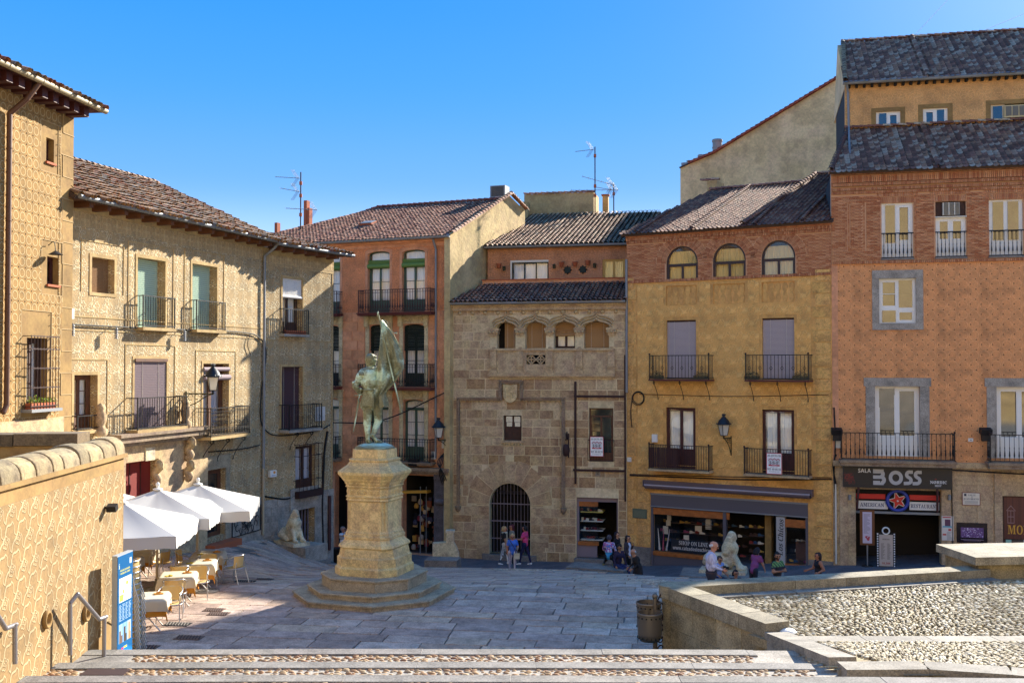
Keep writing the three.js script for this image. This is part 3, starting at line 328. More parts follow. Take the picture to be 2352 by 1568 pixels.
  const lw = add(S.g, 'loggia_wall', [bb(lp.u0, lp.u1, lp.v0, lg[0].v0 - .02, -.03, .06)], M('#cfb690', .92, { map: TX.stone })); lw.geometry = slabShape([[lp.u0, lp.v0], [lp.u1, lp.v0], [lp.u1, lg[0].v0 - .1], [lp.u0, lg[0].v0 - .1]], [quat], .1, .07);
  add(lw, 'moulding', [bb(lp.u0 - .06, lp.u1 + .06, lg[0].v0 - .11, lg[0].v0 - .02, .0, .14), bb(lp.u0 - .1, lp.u1 + .08, lp.v0 - .12, lp.v0 + .03, 0, .16), bb(lp.u0 - .06, lp.u1 + .05, lp.v0 - .2, lp.v0 - .12, 0, .1)], MT.stoneTrim);
  add(lw, 'tracery', [...[0, 1].flatMap(k => { const cu = lerp(quat.u0, quat.u1, .25 + .5 * k), cv = (quat.v0 + quat.v1) / 2, hw = (quat.u1 - quat.u0) / 4, hh = (quat.v1 - quat.v0) / 2; return [[-hw, 0, 0, hh], [0, hh, hw, 0], [hw, 0, 0, -hh], [0, -hh, -hw, 0]].map(([a, b, c, d]) => rod(V3(cu + a, cv + b, .02), V3(cu + c, cv + d, .02), .035, 5)).concat([0, 1, 2, 3].map(i => mv(new THREE.TorusGeometry(.075, .022, 5, 10), cu + .085 * cos(i * PI / 2 + PI / 4), cv + .085 * sin(i * PI / 2 + PI / 4), .02))); })], MT.stoneTrim);
  midc.forEach((u, i) => { const base = lg[0].v0, hcap = lg[0].v1 - .42; const c = add(S.g, 'column', [mv(lathe([[.15, 0], [.15, .05], [.12, .08], [.115, hcap - base - .3], [.13, hcap - base - .26], [.12, hcap - base - .22]], 14), u, base, -.12)], MT.stoneTrim); add(c, 'capital', [bx(.34, .1, .34, u, hcap - .18, -.1), bx(.42, .16, .38, u, hcap - .06, -.09), bx(.5, .1, .4, u, hcap + .07, -.08), ...[-.17, 0, .17].map(k => mv(new THREE.SphereGeometry(.07, 7, 5), u + k, hcap - .06, .1))], MT.stoneTrim); add(c, 'pier', [bx(.3, lg[0].v0 - lp.v0 - .14, .07, u, (lg[0].v0 + lp.v0) / 2 - .07, .1), bx(.38, .12, .1, u, lp.v0 + .09, .11), bx(.36, .06, .1, u, lp.v0 + .32, .11)], MT.stoneTrim); });
  lg.forEach((l) => { const cu = (l.u0 + l.u1) / 2, hw = (l.u1 - l.u0) / 2 + .12, y = l.v1 - .34; for (const [r, dz, s] of [[.055, .07, 0], [.045, .05, .13], [.035, .03, .24]]) { const a = []; for (let k = 0; k <= 16; k++) { const t = k / 16 * 2 - 1; a.push(V3(cu + t * (hw + s * .4), y + s + .34 * sqrt(max(0, 1 - t * t * .96)) + .1 * Math.exp(-t * t * 60), dz)); } const h = add(S.g, 'arch_hood', tube(a, r, 28, 5), MT.stoneTrim); }
    add(S.g, 'finial', mv(lathe([[.01, -.05], [.05, 0], [.03, .06], [.055, .11], [.01, .2]], 7), cu, l.v1 + .3, .06), MT.stoneTrim); });
  lg.forEach((l, i) => { if (i === 2) { blind(S, { ...l, v0: l.v0 + .62, z: -.28 }, MT.blindTan, { roll: .06, s: .05 }); win(S, { ...l, v1: l.v0 + .9 }, { d: .5, frame: MT.woodDark, curtain: MT.curtain, glass: MT.pane }); } else { const r = { ...l, z: -.28 }; if (i === 0) r.u0 += .28; blind(S, r, MT.blindTan, { s: .05, cords: true }); } });
  // corbel table, eave
  for (let i = 0; i < 13; i++) add(S.g, 'eave_corbel', mv(new THREE.SphereGeometry(.1, 8, 6), .35 + i * .61, top - .42, .02), MT.stoneTrim);
  add(S.g, 'cornice', [bb(0, W, top - .32, top - .14, .0, .14), bb(-.02, W + .02, top - .14, top, 0, .22)], MT.stoneTrim);
  gutter(S, -.02, W - .02, top + .02, .34);
  // openings
  win(S, sw, { d: .2, frame: MT.woodDark, kick: .55, rows: 2, fw: .05 }); add(S.g, 'sill', [bb(sw.u0 - .1, sw.u1 + .1, sw.v0 - .1, sw.v0, -.02, .08), ...[0, 1, 2, 3, 4, 5].map(i => mv(new THREE.SphereGeometry(.05, 7, 5), lerp(sw.u0, sw.u1, (i + .5) / 6), sw.v0 - .17, .03))], MT.stoneTrim);
  win(S, rw, { d: .16, frame: MT.woodBrown, kick: .35, rows: 5, transom: .3 });
  const rail = []; for (let i = 0; i <= 9; i++) rail.push(rod(V3(lerp(rw.u0 - .05, rw.u1 + .03, i / 9), rw.v0 + .04, .03), V3(lerp(rw.u0 - .05, rw.u1 + .03, i / 9), rw.v0 + .98, .03), .009, 5)); rail.push(bb(rw.u0 - .06, rw.u1 + .04, rw.v0 + .96, rw.v0 + .99, .015, .045), bb(rw.u0 - .06, rw.u1 + .04, rw.v0 + .04, rw.v0 + .07, .015, .045)); add(S.g, 'window_railing', rail, MT.ironRust);
  const fr = [], P = (X, Y) => S.at(X, Y); { const [a, y0] = P(1322, 876), [, y1] = P(1322, 1111), [b, y2] = P(1436, 815), [, y3] = P(1435, 1151), [, h1] = P(1380, 910), [, h2] = P(1380, 1080); fr.push(bb(a - .05, a + .05, y1, y0, .02, .07), bb(b - .04, b + .04, y3, y2, .02, .07), bb(a - .06, b, h1 - .05, h1 + .05, .072, .11), bb(a - .1, b, h2 - .05, h2 + .05, .072, .11)); } add(S.g, 'iron_frame', fr, MT.ironRust);
  // door grille and dark passage
  const gr = []; for (let i = 1; i < 12; i++) { const u = lerp(door.u0, door.u1, i / 12), y = ds + sqrt(max(0, door.arch ** 2 - (u - dc) ** 2)); gr.push(rod(V3(u, .18, -.22), V3(u, y, -.22), .014, 5)); } for (const y of [.95, 1.75, ds]) gr.push(bb(door.u0, door.u1, y - .02, y + .02, -.24, -.2)); add(S.g, 'door_grille', gr, M('#8a8088', .5, { metalness: .5 })); add(S.g, 'doorstep', bb(door.u0 - .3, door.u1 + .3, -.2, door.v0, -.3, .22), MT.graniteDark);
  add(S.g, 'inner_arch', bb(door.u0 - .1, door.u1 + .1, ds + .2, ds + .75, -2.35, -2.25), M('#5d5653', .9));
  // shop window
  const sf = add(S.g, 'shop_window', [bb(shop.u0, shop.u0 + .1, shop.v0, shop.v1, -.3, -.14), bb(shop.u1 - .08, shop.u1, shop.v0, shop.v1, -.3, -.14), bb(shop.u0, shop.u1, shop.v1 - .2, shop.v1, -.3, -.12), bb(shop.u0 + .1, shop.u0 + .92, shop.v0, shop.v0 + .55, -.3, -.16)], MT.blindTaupe), su1 = shop.u0 + .96;
  add(sf, 'pane', bb(shop.u0 + .1, su1, shop.v0 + .72, shop.v1 - .2, -.23, -.22), MT.pane); add(sf, 'shutter_box', bb(shop.u0 + .1, su1, shop.v1 - .42, shop.v1 - .2, -.28, -.15), MT.woodOrange); add(sf, 'ledge', bb(shop.u0 + .06, su1 + .04, shop.v0 + .55, shop.v0 + .72, -.3, -.1), MT.woodOrange);
  for (let k = 0; k < 4; k++) { const y = shop.v0 + .78 + k * .42; add(sf, 'shelf', bb(shop.u0 + .14, su1 + .2, y - .03, y, -1.2, -.3), k === 3 ? M('#d9c765', .6) : MT.offwhite); for (let i = 0; i < 7; i++) add(sf, 'shoe', shoeGeo(shop.u0 + .22 + i * .13, y, -.45 - rnd() * .3, rr(-.4, .4)), [MT.black, MT.woodDark, MT.offwhite, MT.redDoor][floor(rnd() * 4)]); }
  add(S.g, 'threshold', bb(shop.u0 - .06, shop.u1 + .1, -.1, shop.v0, -.4, .28), MT.graniteDark);
  signPlate(S.g, 'house_number', S.rc(1368, 1081, 1379, 1093), .02, 128, 96, (x) => { x.fillStyle = '#8d8474'; x.fillRect(0, 0, 128, 96); x.fillStyle = '#2a2628'; x.font = 'bold 70px serif'; x.textAlign = 'center'; x.fillText('32', 64, 72); });
  rentSign(S, S.rc(1356, 1002, 1387, 1048), .09);
  // roofs: tiled lean-to below, set-back storey with a terrace above
  const lowC = ['#b4785a', '#a46a52', '#c08262', '#926452', '#c88e6c', '#9e7866'], upC = ['#c09a7c', '#cca88a', '#b08a70', '#b89478', '#d6b898', '#a4826a'];
  const e0 = top + .06, w1 = -2.5, v1 = S.at(1240, 654, w1)[1];
  tileRoof(S.g, [V3(-.05, e0, .32), V3(W, e0, .32), V3(W, v1, w1), V3(.85, v1, w1), V3(-.05, e0 + .12, .05)], { cols: lowC, sp: .23, row: .36 });
  const pt = S.at(1300, 641, w1 - .05)[1]; add(S.g, 'terrace_parapet', [bb(.75, W, e0, pt, w1 - .25, w1 - .06)], MT.salmon); const cp = add(S.g, 'parapet_coping', bb(.72, W, pt, pt + .05, w1 - .3, w1), MT.terracotta);
  const wu = -3.5, ut = S.at(1280, 566, wu)[1], ul = S.at(1120, 600, wu)[0], w_1 = S.rc(1176, 602, 1260, 650, wu), w_2 = S.rc(1384, 595, 1436, 650, wu), ur = W + .1;
  add(S.g, 'upper_wall', slabShape([[ul, top - .2], [ur, top - .2], [ur, ut], [ul, ut]], [w_1, w_2], .3, wu), SG.stars.clone()).material.color.set('#dcae90');
  win(S, { ...w_1, z: wu }, { leaves: 3, frame: MT.greenDark, d: .08, glass: MT.pane, curtain: MT.curtain, fw: .04, sw: .03 }); win(S, { ...w_2, z: wu }, { leaves: 2, frame: M('#c39a4e', .7), d: .08, glass: MT.pane, curtain: M('#d9c27c', .8), fw: .06 });
  add(S.g, 'window_trim', [bb(w_1.u0 - .08, w_1.u0, w_1.v0, w_1.v1 + .1, wu, wu + .02), bb(w_1.u0, w_1.u1, w_1.v1, w_1.v1 + .1, wu, wu + .02)], MT.offwhite);
  const ud2 = wu - 8.6, ridge = S.at(1300, 493, ud2)[1];
  add(S.g, 'upper_body', bb(ul + .02, ur, top - .2, ut - .05, ud2 - 2, wu - .36), MT.room);
  gutter(S, ul - .1, ur, ut + .02, wu + .32, .07);
  tileRoof(S.g, [V3(ul - .1, ut + .05, wu + .3), V3(ur, ut + .05, wu + .3), V3(ur + .4, ridge, ud2), V3(ul + .5, ridge, ud2)], { cols: upC, sp: .24, row: .34, style: 'cover', jit: .6 });
  const bk = S.rc(1204, 444, 1364, 494, ud2 - .6); add(S.g, 'roof_block', [bb(bk.u0, bk.u1, ridge - 1.2, bk.v1, ud2 - 2.6, ud2 - .6)], MT.beige); capTiles(S.g, [V3(bk.u0, bk.v1 + .02, ud2 - .62), V3(bk.u1, bk.v1 + .02, ud2 - .62)], .11, lowC);
  const st = S.rc(1194, 463, 1212, 500, ud2 + .3); add(S.g, 'chimney_stub', bb(st.u0, st.u1, ridge - .9, st.v1, ud2 - .2, ud2 + .3), MT.beige);
  const ch = S.rc(1384, 449, 1397, 489, ud2 - 1), cy = add(S.g, 'chimney', bb(ch.u0, ch.u1, ridge - .8, ch.v1, ud2 - 1.3, ud2 - 1), MT.ochre); add(cy, 'chimney_cap', bb(ch.u0 - .06, ch.u1 + .06, ch.v1, ch.v1 + .08, ud2 - 1.36, ud2 - .94), MT.terracotta);
  // terrace wall ornaments: pots, lanterns, plaques
  for (const [X, Y] of [[1146, 611], [1290, 608], [1321, 607], [1350, 604]]) { const [u, y] = S.at(X, Y, wu + .1); add(S.g, 'wall_pot', mv(lathe([[.01, -.1], [.08, -.1], [.12, .08], [.14, .09], [.14, .13], [.01, .13]], 9), u, y, wu + .13), MT.terracotta); }
  for (const [X, Y] of [[1158, 618], [1273, 613], [1366, 611]]) { const [u, y] = S.at(X, Y, wu + .1), l = add(S.g, 'wall_lantern', [mv(new THREE.CylinderGeometry(.07, .07, .16, 8), u, y, wu + .12), mv(new THREE.ConeGeometry(.11, .09, 8), u, y + .12, wu + .12)], MT.ironGreen); }
  for (const [X, Y] of [[1304, 620], [1339, 619]]) { const [u, y] = S.at(X, Y, wu); add(S.g, 'wall_plaque', [bx(.3, .3, .03, u, y, wu + .02), bx(.18, .18, .05, u, y, wu + .02), ...[0, 1, 2, 3].map(i => mv(new THREE.ConeGeometry(.07, .09, 6), u + .19 * cos(i * PI / 2), y + .19 * sin(i * PI / 2), wu + .02, 0, 0, i * PI / 2 - PI / 2))], MT.greenDark); }
  // hanging ship sign on an iron arm
  const [hu, hv] = S.at(1306, 1000); add(S.g, 'hanging_sign', [bb(hu - .03, hu + .03, hv - 1.0, hv + .1, .01, .06), bx(.05, .05, .7, hu, hv - .15, .36), mv(lathe([[.02, -.28], [.13, -.24], [.165, 0], [.13, .24], [.02, .28]], 10), hu, hv - .62, .62), rod(V3(hu, hv - .34, .62), V3(hu, hv - .15, .62), .012), ...[-.18, 0, .18].map(k => rod(V3(hu, hv - .12, .5 + k), V3(hu, hv + .2, .5 + k), .012)), bx(.02, .1, .46, hu, hv - .06, .5), ...[0, 1, 2].map(i => bx(.012, .14, .15, hu, hv + .06, .32 + i * .18))], MT.ironRust);
}
function shoeGeo(x, y, z, t) { const s = new THREE.Shape(); s.moveTo(-.12, 0); s.lineTo(.13, 0); s.quadraticCurveTo(.15, .04, .08, .055); s.quadraticCurveTo(.0, .07, -.03, .11); s.lineTo(-.11, .11); s.closePath(); const g = new THREE.ExtrudeGeometry(s, { depth: .07, bevelEnabled: false, curveSegments: 3 }); g.translate(0, 0, -.035); return mv(g, x, y, z, t + .6); }
function signPlate(parent, name, r, z, W, Hh, draw, o = {}) { const c = document.createElement('canvas'); c.width = W; c.height = Hh; const x = c.getContext('2d'); draw(x, W, Hh); const t = new THREE.CanvasTexture(c); t.colorSpace = THREE.SRGBColorSpace; t.magFilter = THREE.LinearFilter; const w = r.u1 - r.u0, h = r.v1 - r.v0, th = o.th ?? .02;
  const box = add(parent, name, bb(r.u0, r.u1, r.v0, r.v1, z - th, z - .004), o.side ?? MT.offwhite); const p = new THREE.PlaneGeometry(w, h); p.translate((r.u0 + r.u1) / 2, (r.v0 + r.v1) / 2, z); add(parent === scene ? box : box, 'print', p, M('#ffffff', o.rough ?? .5, { map: t })); return box; }
function rentSign(H, r, z) { signPlate(H.g, 'rental_sign', r, z, 300, 420, (x) => { x.fillStyle = '#b8293a'; x.fillRect(0, 0, 300, 420); x.fillStyle = '#efeeea'; x.fillRect(12, 12, 276, 396); x.fillStyle = '#2b2b2d'; x.textAlign = 'center'; x.font = 'bold 54px serif'; x.fillText('ALQUILER', 150, 72, 262); const g = x.createLinearGradient(30, 0, 270, 0); x.fillStyle = '#c9c9c9'; x.fillRect(40, 105, 222, 150); x.strokeStyle = '#b8293a'; x.lineWidth = 10; x.beginPath(); x.moveTo(38, 150); x.lineTo(88, 110); x.lineTo(120, 140); x.lineTo(156, 105); x.lineTo(196, 142); x.lineTo(226, 112); x.lineTo(266, 150); x.stroke(); x.fillStyle = '#222'; x.font = 'bold 82px serif'; x.fillText('J-S-F', 150, 222, 210); x.fillStyle = '#b8293a'; x.fillRect(46, 232, 208, 26); x.fillStyle = '#eee'; x.font = 'bold 20px sans-serif'; x.fillText('G R U P O', 150, 252); x.fillStyle = '#333'; x.font = '16px sans-serif'; x.fillText('I N M O B I L I A R I A', 150, 284); x.font = 'bold 52px serif'; x.fillText('921 40 66 55', 150, 338, 262); x.font = '22px serif'; x.fillText('www.jsfgrupo.com', 150, 372); x.font = '13px sans-serif'; x.fillText('•            •            •', 150, 396); }); }
// ---------- the ochre house with three arched windows ----------
const DARKT = ['#a8735e', '#936352', '#b58268', '#9c6c58', '#c09478', '#86594c'];
const Yh = new House('ochre_house', 'ochre stucco house with three arched brick windows above a shoe shop', 5.178, -48.065, 30.6, -2.85);
{ const W = 9.13, H = Yh, top = H.at(1676, 524)[1], band = H.at(1676, 641)[1], yw = [[1530, 563, 1603, 641], [1637, 558, 1713, 640], [1749, 555, 1827, 637]].map(r => { const q = H.rc(...r); q.arch = (q.u1 - q.u0) / 2; return q; }), b0 = band + .12;
  for (const q of yw) { q.v0 = yw[1].v0; q.v1 = q.v0 + (yw[1].v1 - yw[1].v0); }
  const up = [H.rc(1531, 735, 1599, 870), H.rc(1751, 732, 1825, 870)], lo = [H.rc(1530, 936, 1598, 1076), H.rc(1751, 941, 1825, 1084)], pan = [H.rc(1530, 653, 1601, 699), H.rc(1638, 651, 1712, 697), H.rc(1750, 649, 1826, 694)];
  for (const a of [up, lo]) { a[1].v0 = a[0].v0; a[1].v1 = a[0].v1; } for (const p of pan) { p.v0 = pan[1].v0; p.v1 = pan[1].v1; }
  const shop = { u0: H.at(1496, 1230)[0], u1: H.at(1857, 1230)[0], v0: .02, v1: H.at(1500, 1133)[1] };
  const ashTop = H.at(1676, 1098)[1];
  // plain plaster backs, ornament field, brick storey
  const wallLow = add(H.g, 'wall', slabShape([[0, -.4], [W, -.4], [W, band - .002], [0, band - .002]], [...up, ...lo, ...pan.map(p => ({ ...p })), shop], .4, 0), MT.ochre);
  add(H.g, 'panel_back', pan.map(p => bb(p.u0 - .02, p.u1 + .02, p.v0 - .02, p.v1 + .02, -.12, -.06)), MT.ochre);
  pan.forEach(p => { const n = 5; for (let i = 0; i < n; i++) { const u = lerp(p.u0, p.u1, (i + .5) / n), h = p.v1 - p.v0, hw = (p.u1 - p.u0) / n / 2; const pr = [[.3, .02], [.62, .1], [.8, .25], [.62, .4], [.34, .5], [.62, .6], [.8, .76], [.6, .9], [.3, .98]], s = new THREE.Shape(); pr.forEach(([a, t], k) => k ? s.lineTo(u + a * hw, p.v0 + t * h) : s.moveTo(u + a * hw, p.v0 + t * h)); [...pr].reverse().forEach(([a, t]) => s.lineTo(u - a * hw, p.v0 + t * h)); add(H.g, 'relief_baluster', slabShape(s, [], .02, -.042), MT.ochre); } });
  const f0 = H.at(1465, 800)[0], f1 = W - .85, fh = [...up, ...lo, ...pan].map(r => ({ u0: r.u0 - .12, u1: r.u1 + .12, v0: max(r.v0 - .02, ashTop + .44), v1: min(r.v1 + .14, band - .07) }));
  add(H.g, 'ornament_field', slabShape([[f0, ashTop + .42], [f1, ashTop + .42], [f1, band - .05], [f0, band - .05]], fh, .012, .013), SG.foliage);
  // scored ashlar quoins and ground storey
  const ash = []; for (let v = .9, k = 0; v < band - .2; v += .5, k++) for (const [a, b] of [[.03, f0 - .06 - .12 * (k % 2)], [f1 + .06 + .12 * (k % 2), W - .03]]) if (b - a > .15) ash.push([a, b, v, v + .49]);
  for (let v = .9, k = 0; v < ashTop + .2; v += .5, k++) for (const [p, q] of [[f0, shop.u0 - .04], [shop.u1 + .04, f1]]) { if (q - p > .2) ash.push([p, q, v, v + .49]); }
  for (let u = shop.u0, k = 0; u < shop.u1 - .1; u += .62, k++) ash.push([u, min(u + .61, shop.u1), shop.v1 + .12, shop.v1 + .58 + (k % 2) * .1]);
  for (const [a, b, c, d] of ash) { const q = sh(new THREE.Mesh(bx(b - a - .022, d - c - .022, .024, (a + b) / 2, (c + d) / 2, .013), MT.ochreStone)); q.name = 'ashlar_block'; H.g.add(q); }
  add(H.g, 'plinth', [bb(.02, shop.u0 - .02, -.4, .88, 0, .05), bb(shop.u1 + .02, W, -.4, 1.0, 0, .05)], MT.graniteDark);
  const brickWall = add(H.g, 'brick_wall', slabShape([[0, band], [W, band], [W, top], [0, top]], yw, .4, -.02), MT.brickJoint);
  const holes = yw.map(q => { const cu = (q.u0 + q.u1) / 2, R = q.arch + .46, cv = q.v1 - q.arch; return (u, v) => (v < cv ? u > q.u0 - .005 && u < q.u1 + .005 && v > q.v0 : hypot(u - cu, v - cv) < R); });
  const list = bricks(brickWall, { u0: .01, u1: W - .01, v0: b0, v1: top - .42 }, holes, -.012);
  yw.forEach(q => { const cu = (q.u0 + q.u1) / 2, cv = q.v1 - q.arch, n = 46; for (let i = 0; i < n; i++) { const t = PI * (i + .5) / n, e = new THREE.Euler(0, 0, t - PI / 2); for (const [r, l] of [[q.arch + .115, .2], [q.arch + .34, .22]]) list.push({ m: mtx(cu + r * cos(t), cv + r * sin(t), -.009, e, r * PI / n - .011, l, .034) }); } });
  for (const [v, h, z] of [[band + .06, .11, .02], [top - .35, .11, .015], [top - .22, .13, .05]]) for (let u = .04; u < W; u += .075) list.push({ m: mtx(u, v, z, null, .06, h, .09) });
  pieces(brickWall, 'brick', [BRICK], brickMats, list, 'bricks');
  add(brickWall, 'brick_course', [bb(0, W, top - .15, top - .06, -.02, .1)], brickMats[1]);
  yw.forEach(q => win(H, q, { d: .12, frame: M('#3a2a26', .6), leaves: 2, transom: q.arch * .98, glass: MT.pane, curtain: MT.blindWarm, fw: .07, sw: .05 }));
  up.forEach(r => { blind(H, { ...r, v1: r.v1 - .06 }, MT.blindGrey, { d: .1, s: .05, cords: true }); add(H.g, 'window_frame', [bb(r.u0, r.u0 + .05, r.v0, r.v1, -.2, -.12), bb(r.u0, r.u1, r.v1 - .06, r.v1, -.2, -.1)], MT.woodDark); add(H.g, 'threshold', bb(r.u0, r.u1, r.v0 - .04, r.v0 + .06, -.2, -.04), MT.woodRed); });
  lo.forEach(r => win(H, r, { d: .14, frame: MT.woodRed, kick: .72, glass: MT.pane, curtain: M('#e2e2d6', .85), fw: .08, sw: .07 }));
  for (const [X0, X1, Yt, Yf, wd] of [[1492, 1628, 817, 872, .62], [1713, 1857, 818, 873, .62]]) { const a = H.rc(X0, Yt, X1, Yf, wd); balcony(H, a.u0, a.u1, up[0].v0 - .02, up[0].v0 + 1.02, wd, { slab: M('#5c2a28', .8), th: .06, sp: .155, mix: true, brackets: [.06, .5, .94], bl: .85, iron: MT.iron }); }
  for (const [X0, X1, Yt, Yf, wd] of [[1491, 1628, 1021, 1080, .55], [1710, 1857, 1026, 1086, .55]]) { const a = H.rc(X0, Yt, X1, Yf, wd); balcony(H, a.u0, a.u1, lo[0].v0 - .02, lo[0].v0 + 1.05, wd, { th: .08, sp: .11, iron: MT.ironRust, fancy: 0 }); }
  { const a = H.rc(1491, 1021, 1560, 1075, .5); const gs = []; for (let u = a.u0 + .06; u < a.u1; u += .085) gs.push(bx(.07, .86, .012, u, lo[0].v0 + .5, .5)); add(H.g, 'reed_screen', gs, M('#4c302c', .9)); }
  for (const r of [...up]) for (const s of [-1, 1]) { const u = s < 0 ? r.u0 - .35 : r.u1 + .32, gs = []; for (let i = 0; i < 90; i++) { const t = rr(-.28, .28), y = rr(0, .22); gs.push(mv(new THREE.TetrahedronGeometry(rr(.012, .03)), u + t, r.v0 + .16 + y * (1 - abs(t) * 2), .3 + rr(-.1, .1), rr(0, 6), rr(0, 6))); } gs.push(bx(.6, .14, .2, u, r.v0 + .08, .3)); add(H.g, 'window_box', gs, M('#5d5236', .95)); }
  // awning cassette and storefront
  const aw = H.rc(1481, 1101, 1866, 1137, .12); const ay = H.at(1500, 1112, .2)[1]; const awn = add(H.g, 'awning', [bb(aw.u0, aw.u1, ay - .02, ay + .16, .0, .22), rod(V3(aw.u0 + .06, ay - .1, .24), V3(aw.u1 - .06, ay - .1, .24), .075, 12), bb(aw.u0 + .06, aw.u1 - .06, ay - .2, ay - .12, .02, .24), bb(aw.u0 - .03, aw.u0, ay - .12, ay + .17, 0, .28), bb(aw.u1, aw.u1 + .03, ay - .12, ay + .17, 0, .28)], M('#5f5156', .5)); add(awn, 'front_bar', rod(V3(aw.u0 + .05, ay - .03, .3), V3(aw.u1 - .05, ay - .03, .3), .03, 8), M('#b5abb0', .4));
  const { u0, u1, v1 } = shop, sg = v1 - .56, um = H.at(1665, 1200)[0], ud1 = H.at(1683, 1250)[0], up0 = H.at(1784, 1250)[0], up1 = H.at(1804, 1250)[0], ur = H.at(1803, 1250)[0], st = .72;
  const sf = add(H.g, 'storefront', [bb(u0, u1, sg, v1, -.12, .04), bb(u0, u0 + .1, shop.v0, sg, -.12, .03), bb(u1 - .1, u1, shop.v0, sg, -.12, .03), bb(um - .07, um + .07, shop.v0, sg, -.14, .035), bb(u0, um, .04, st - .15, -.14, -.02)], M('#57535a', .5));
  add(sf, 'sign_trim', [bb(u0 - .01, u1 + .01, sg - .02, sg + .03, .042, .07), bb(u0 - .01, u1 + .01, v1 - .04, v1 + .03, .042, .07), bb(u0 + .1, um, .0, .05, -.02, .02)], MT.zinc);
  add(sf, 'shutter_box', [bb(u0 + .1, um - .07, sg - .34, sg - .06, -.1, .0), bb(u0 + .1, um - .07, sg - .2, sg - .18, -.0, .012), bb(um + .07, um + .2, sg - .34, sg - .06, -.1, .0)], MT.woodOrange); add(sf, 'shutter_box', [bb(ur, u1 - .1, sg - .46, sg - .14, -.1, 0), bb(ur, u1 - .1, sg - .3, sg - .28, -.0, .012)], MT.woodOrange);
  add(sf, 'ledge', [bb(u0 + .08, um, st - .15, st + .03, -.2, .03)], MT.woodOrange); add(sf, 'ledge', [bb(ur, u1 - .08, st - .15, st + .03, -.2, .03)], MT.woodOrange);
  add(sf, 'pane', bb(u0 + .1, um - .07, st + .03, sg - .34, -.06, -.05), MT.pane); add(sf, 'pane', bb(ur + .02, u1 - .1, st + .03, sg - .46, -.06, -.05), MT.pane); add(sf, 'base_panel', bb(ur, u1 - .1, .04, st - .15, -.12, -.03), M('#4a4246', .6));
  signPlate(sf, 'pillar_sign', { u0: up0, u1: up1, v0: .05, v1: sg - .06 }, .03, 128, 760, (x) => { x.fillStyle = '#a9a7a4'; x.fillRect(0, 0, 128, 760); x.save(); x.translate(92, 470); x.rotate(-PI / 2 + .04); x.fillStyle = '#1b1a1c'; x.font = 'italic bold 104px serif'; x.fillText('Los Chicos', 0, 0, 440); x.restore(); }, { th: .2, side: MT.granite });
  signPlate(sf, 'window_lettering', { u0: u0 + .9, u1: um - .55, v0: st + .08, v1: st + .62 }, -.07, 560, 120, (x) => { x.fillStyle = '#15131a'; x.fillRect(0, 0, 560, 120); x.fillStyle = '#d6d2cc'; x.font = 'bold 52px serif'; x.textAlign = 'center'; x.fillText('SHOP ON LINE', 300, 50); x.font = 'bold 46px sans-serif'; x.fillText('www.calzadosloschicos', 284, 100, 540); }, { th: .012, side: MT.black });
  // goods
  const gm = [MT.black, MT.woodDark, MT.offwhite, MT.redDoor, M('#8c3a5a', .7), M('#2b4a6a', .7), M('#b08a3a', .7)];
  for (let k = 0; k < 4; k++) for (let i = 0; i < 15; i++) if (rnd() < .8) add(sf, 'shoe', shoeGeo(u0 + .25 + i * .27 + rr(-.05, .05), st + .06 + k * .38, -.3 - k * .22 - rnd() * .15, rr(-.5, .5)), gm[floor(rnd() * 7)]);
  for (let k = 0; k < 4; k++) add(sf, 'shelf', bb(u0 + .15, um - .1, st + .02 + k * .38, st + .05 + k * .38, -1.3, -.26 - k * .22), MT.woodDark);
  for (let k = 0; k < 6; k++) add(sf, 'shoe_card', bx(rr(.16, .3), rr(.2, .4), .02, lerp(u0 + .3, um - .3, rnd()), st + rr(.3, 1.5), -.5 - rnd() * .5, rr(-.4, .4)), MT.offwhite);
  for (let i = 0; i < 3; i++) { const u = u0 + .32 + i * .16; add(sf, 'umbrella', rod(V3(u, st + .05, -.2), V3(u - .1 + i * .12, st + 1.0, -.25), .045, 8, .012), [MT.offwhite, M('#a8485a', .7), M('#c9bdb9', .7)][i]); }
  for (let k = 0; k < 6; k++) { add(sf, 'shelf', bb(ud1 + .55, ud1 + 1.15, .3 + k * .34, .33 + k * .34, -1.0, -.5), MT.woodDark); for (let i = 0; i < 3; i++) add(sf, 'shoe', shoeGeo(ud1 + .65 + i * .19, .33 + k * .34, -.62, rr(-.3, .3)), gm[floor(rnd() * 7)]); }
  for (let k = 0; k < 3; k++) for (let i = 0; i < 4; i++) add(sf, 'shoe', shoeGeo(ur + .2 + i * .2, st + .06 + k * .4, -.35 - k * .15, rr(-.4, .4)), gm[floor(rnd() * 7)]);
  add(sf, 'wood_column', bb(ud1 + 1.22, ud1 + 1.5, .02, sg, -.9, -.6), M('#a8854a', .7, { map: TX.wood })); add(sf, 'display_case', bb(u1 - .62, u1 - .14, st + .03, st + .9, -.8, -.35), MT.woodBrown);
  add(sf, 'striped_bag', Array.from({ length: 6 }, (_, i) => bx(.26, .035, .1, u0 + 2.45, st + 1.1 + i * .07, -.6)), MT.offwhite);
  add(H.g, 'house_body', [bb(.02, W - .02, shop.v1 + .05, top - .05, -8.4, -.42), bb(.02, W - .02, -.4, shop.v1 + .03, -8.4, -2.6), bb(.02, u0 - .02, -.4, shop.v1, -2.6, -.42), bb(u1 + .02, W - .02, -.4, shop.v1, -2.6, -.42)], MT.room);
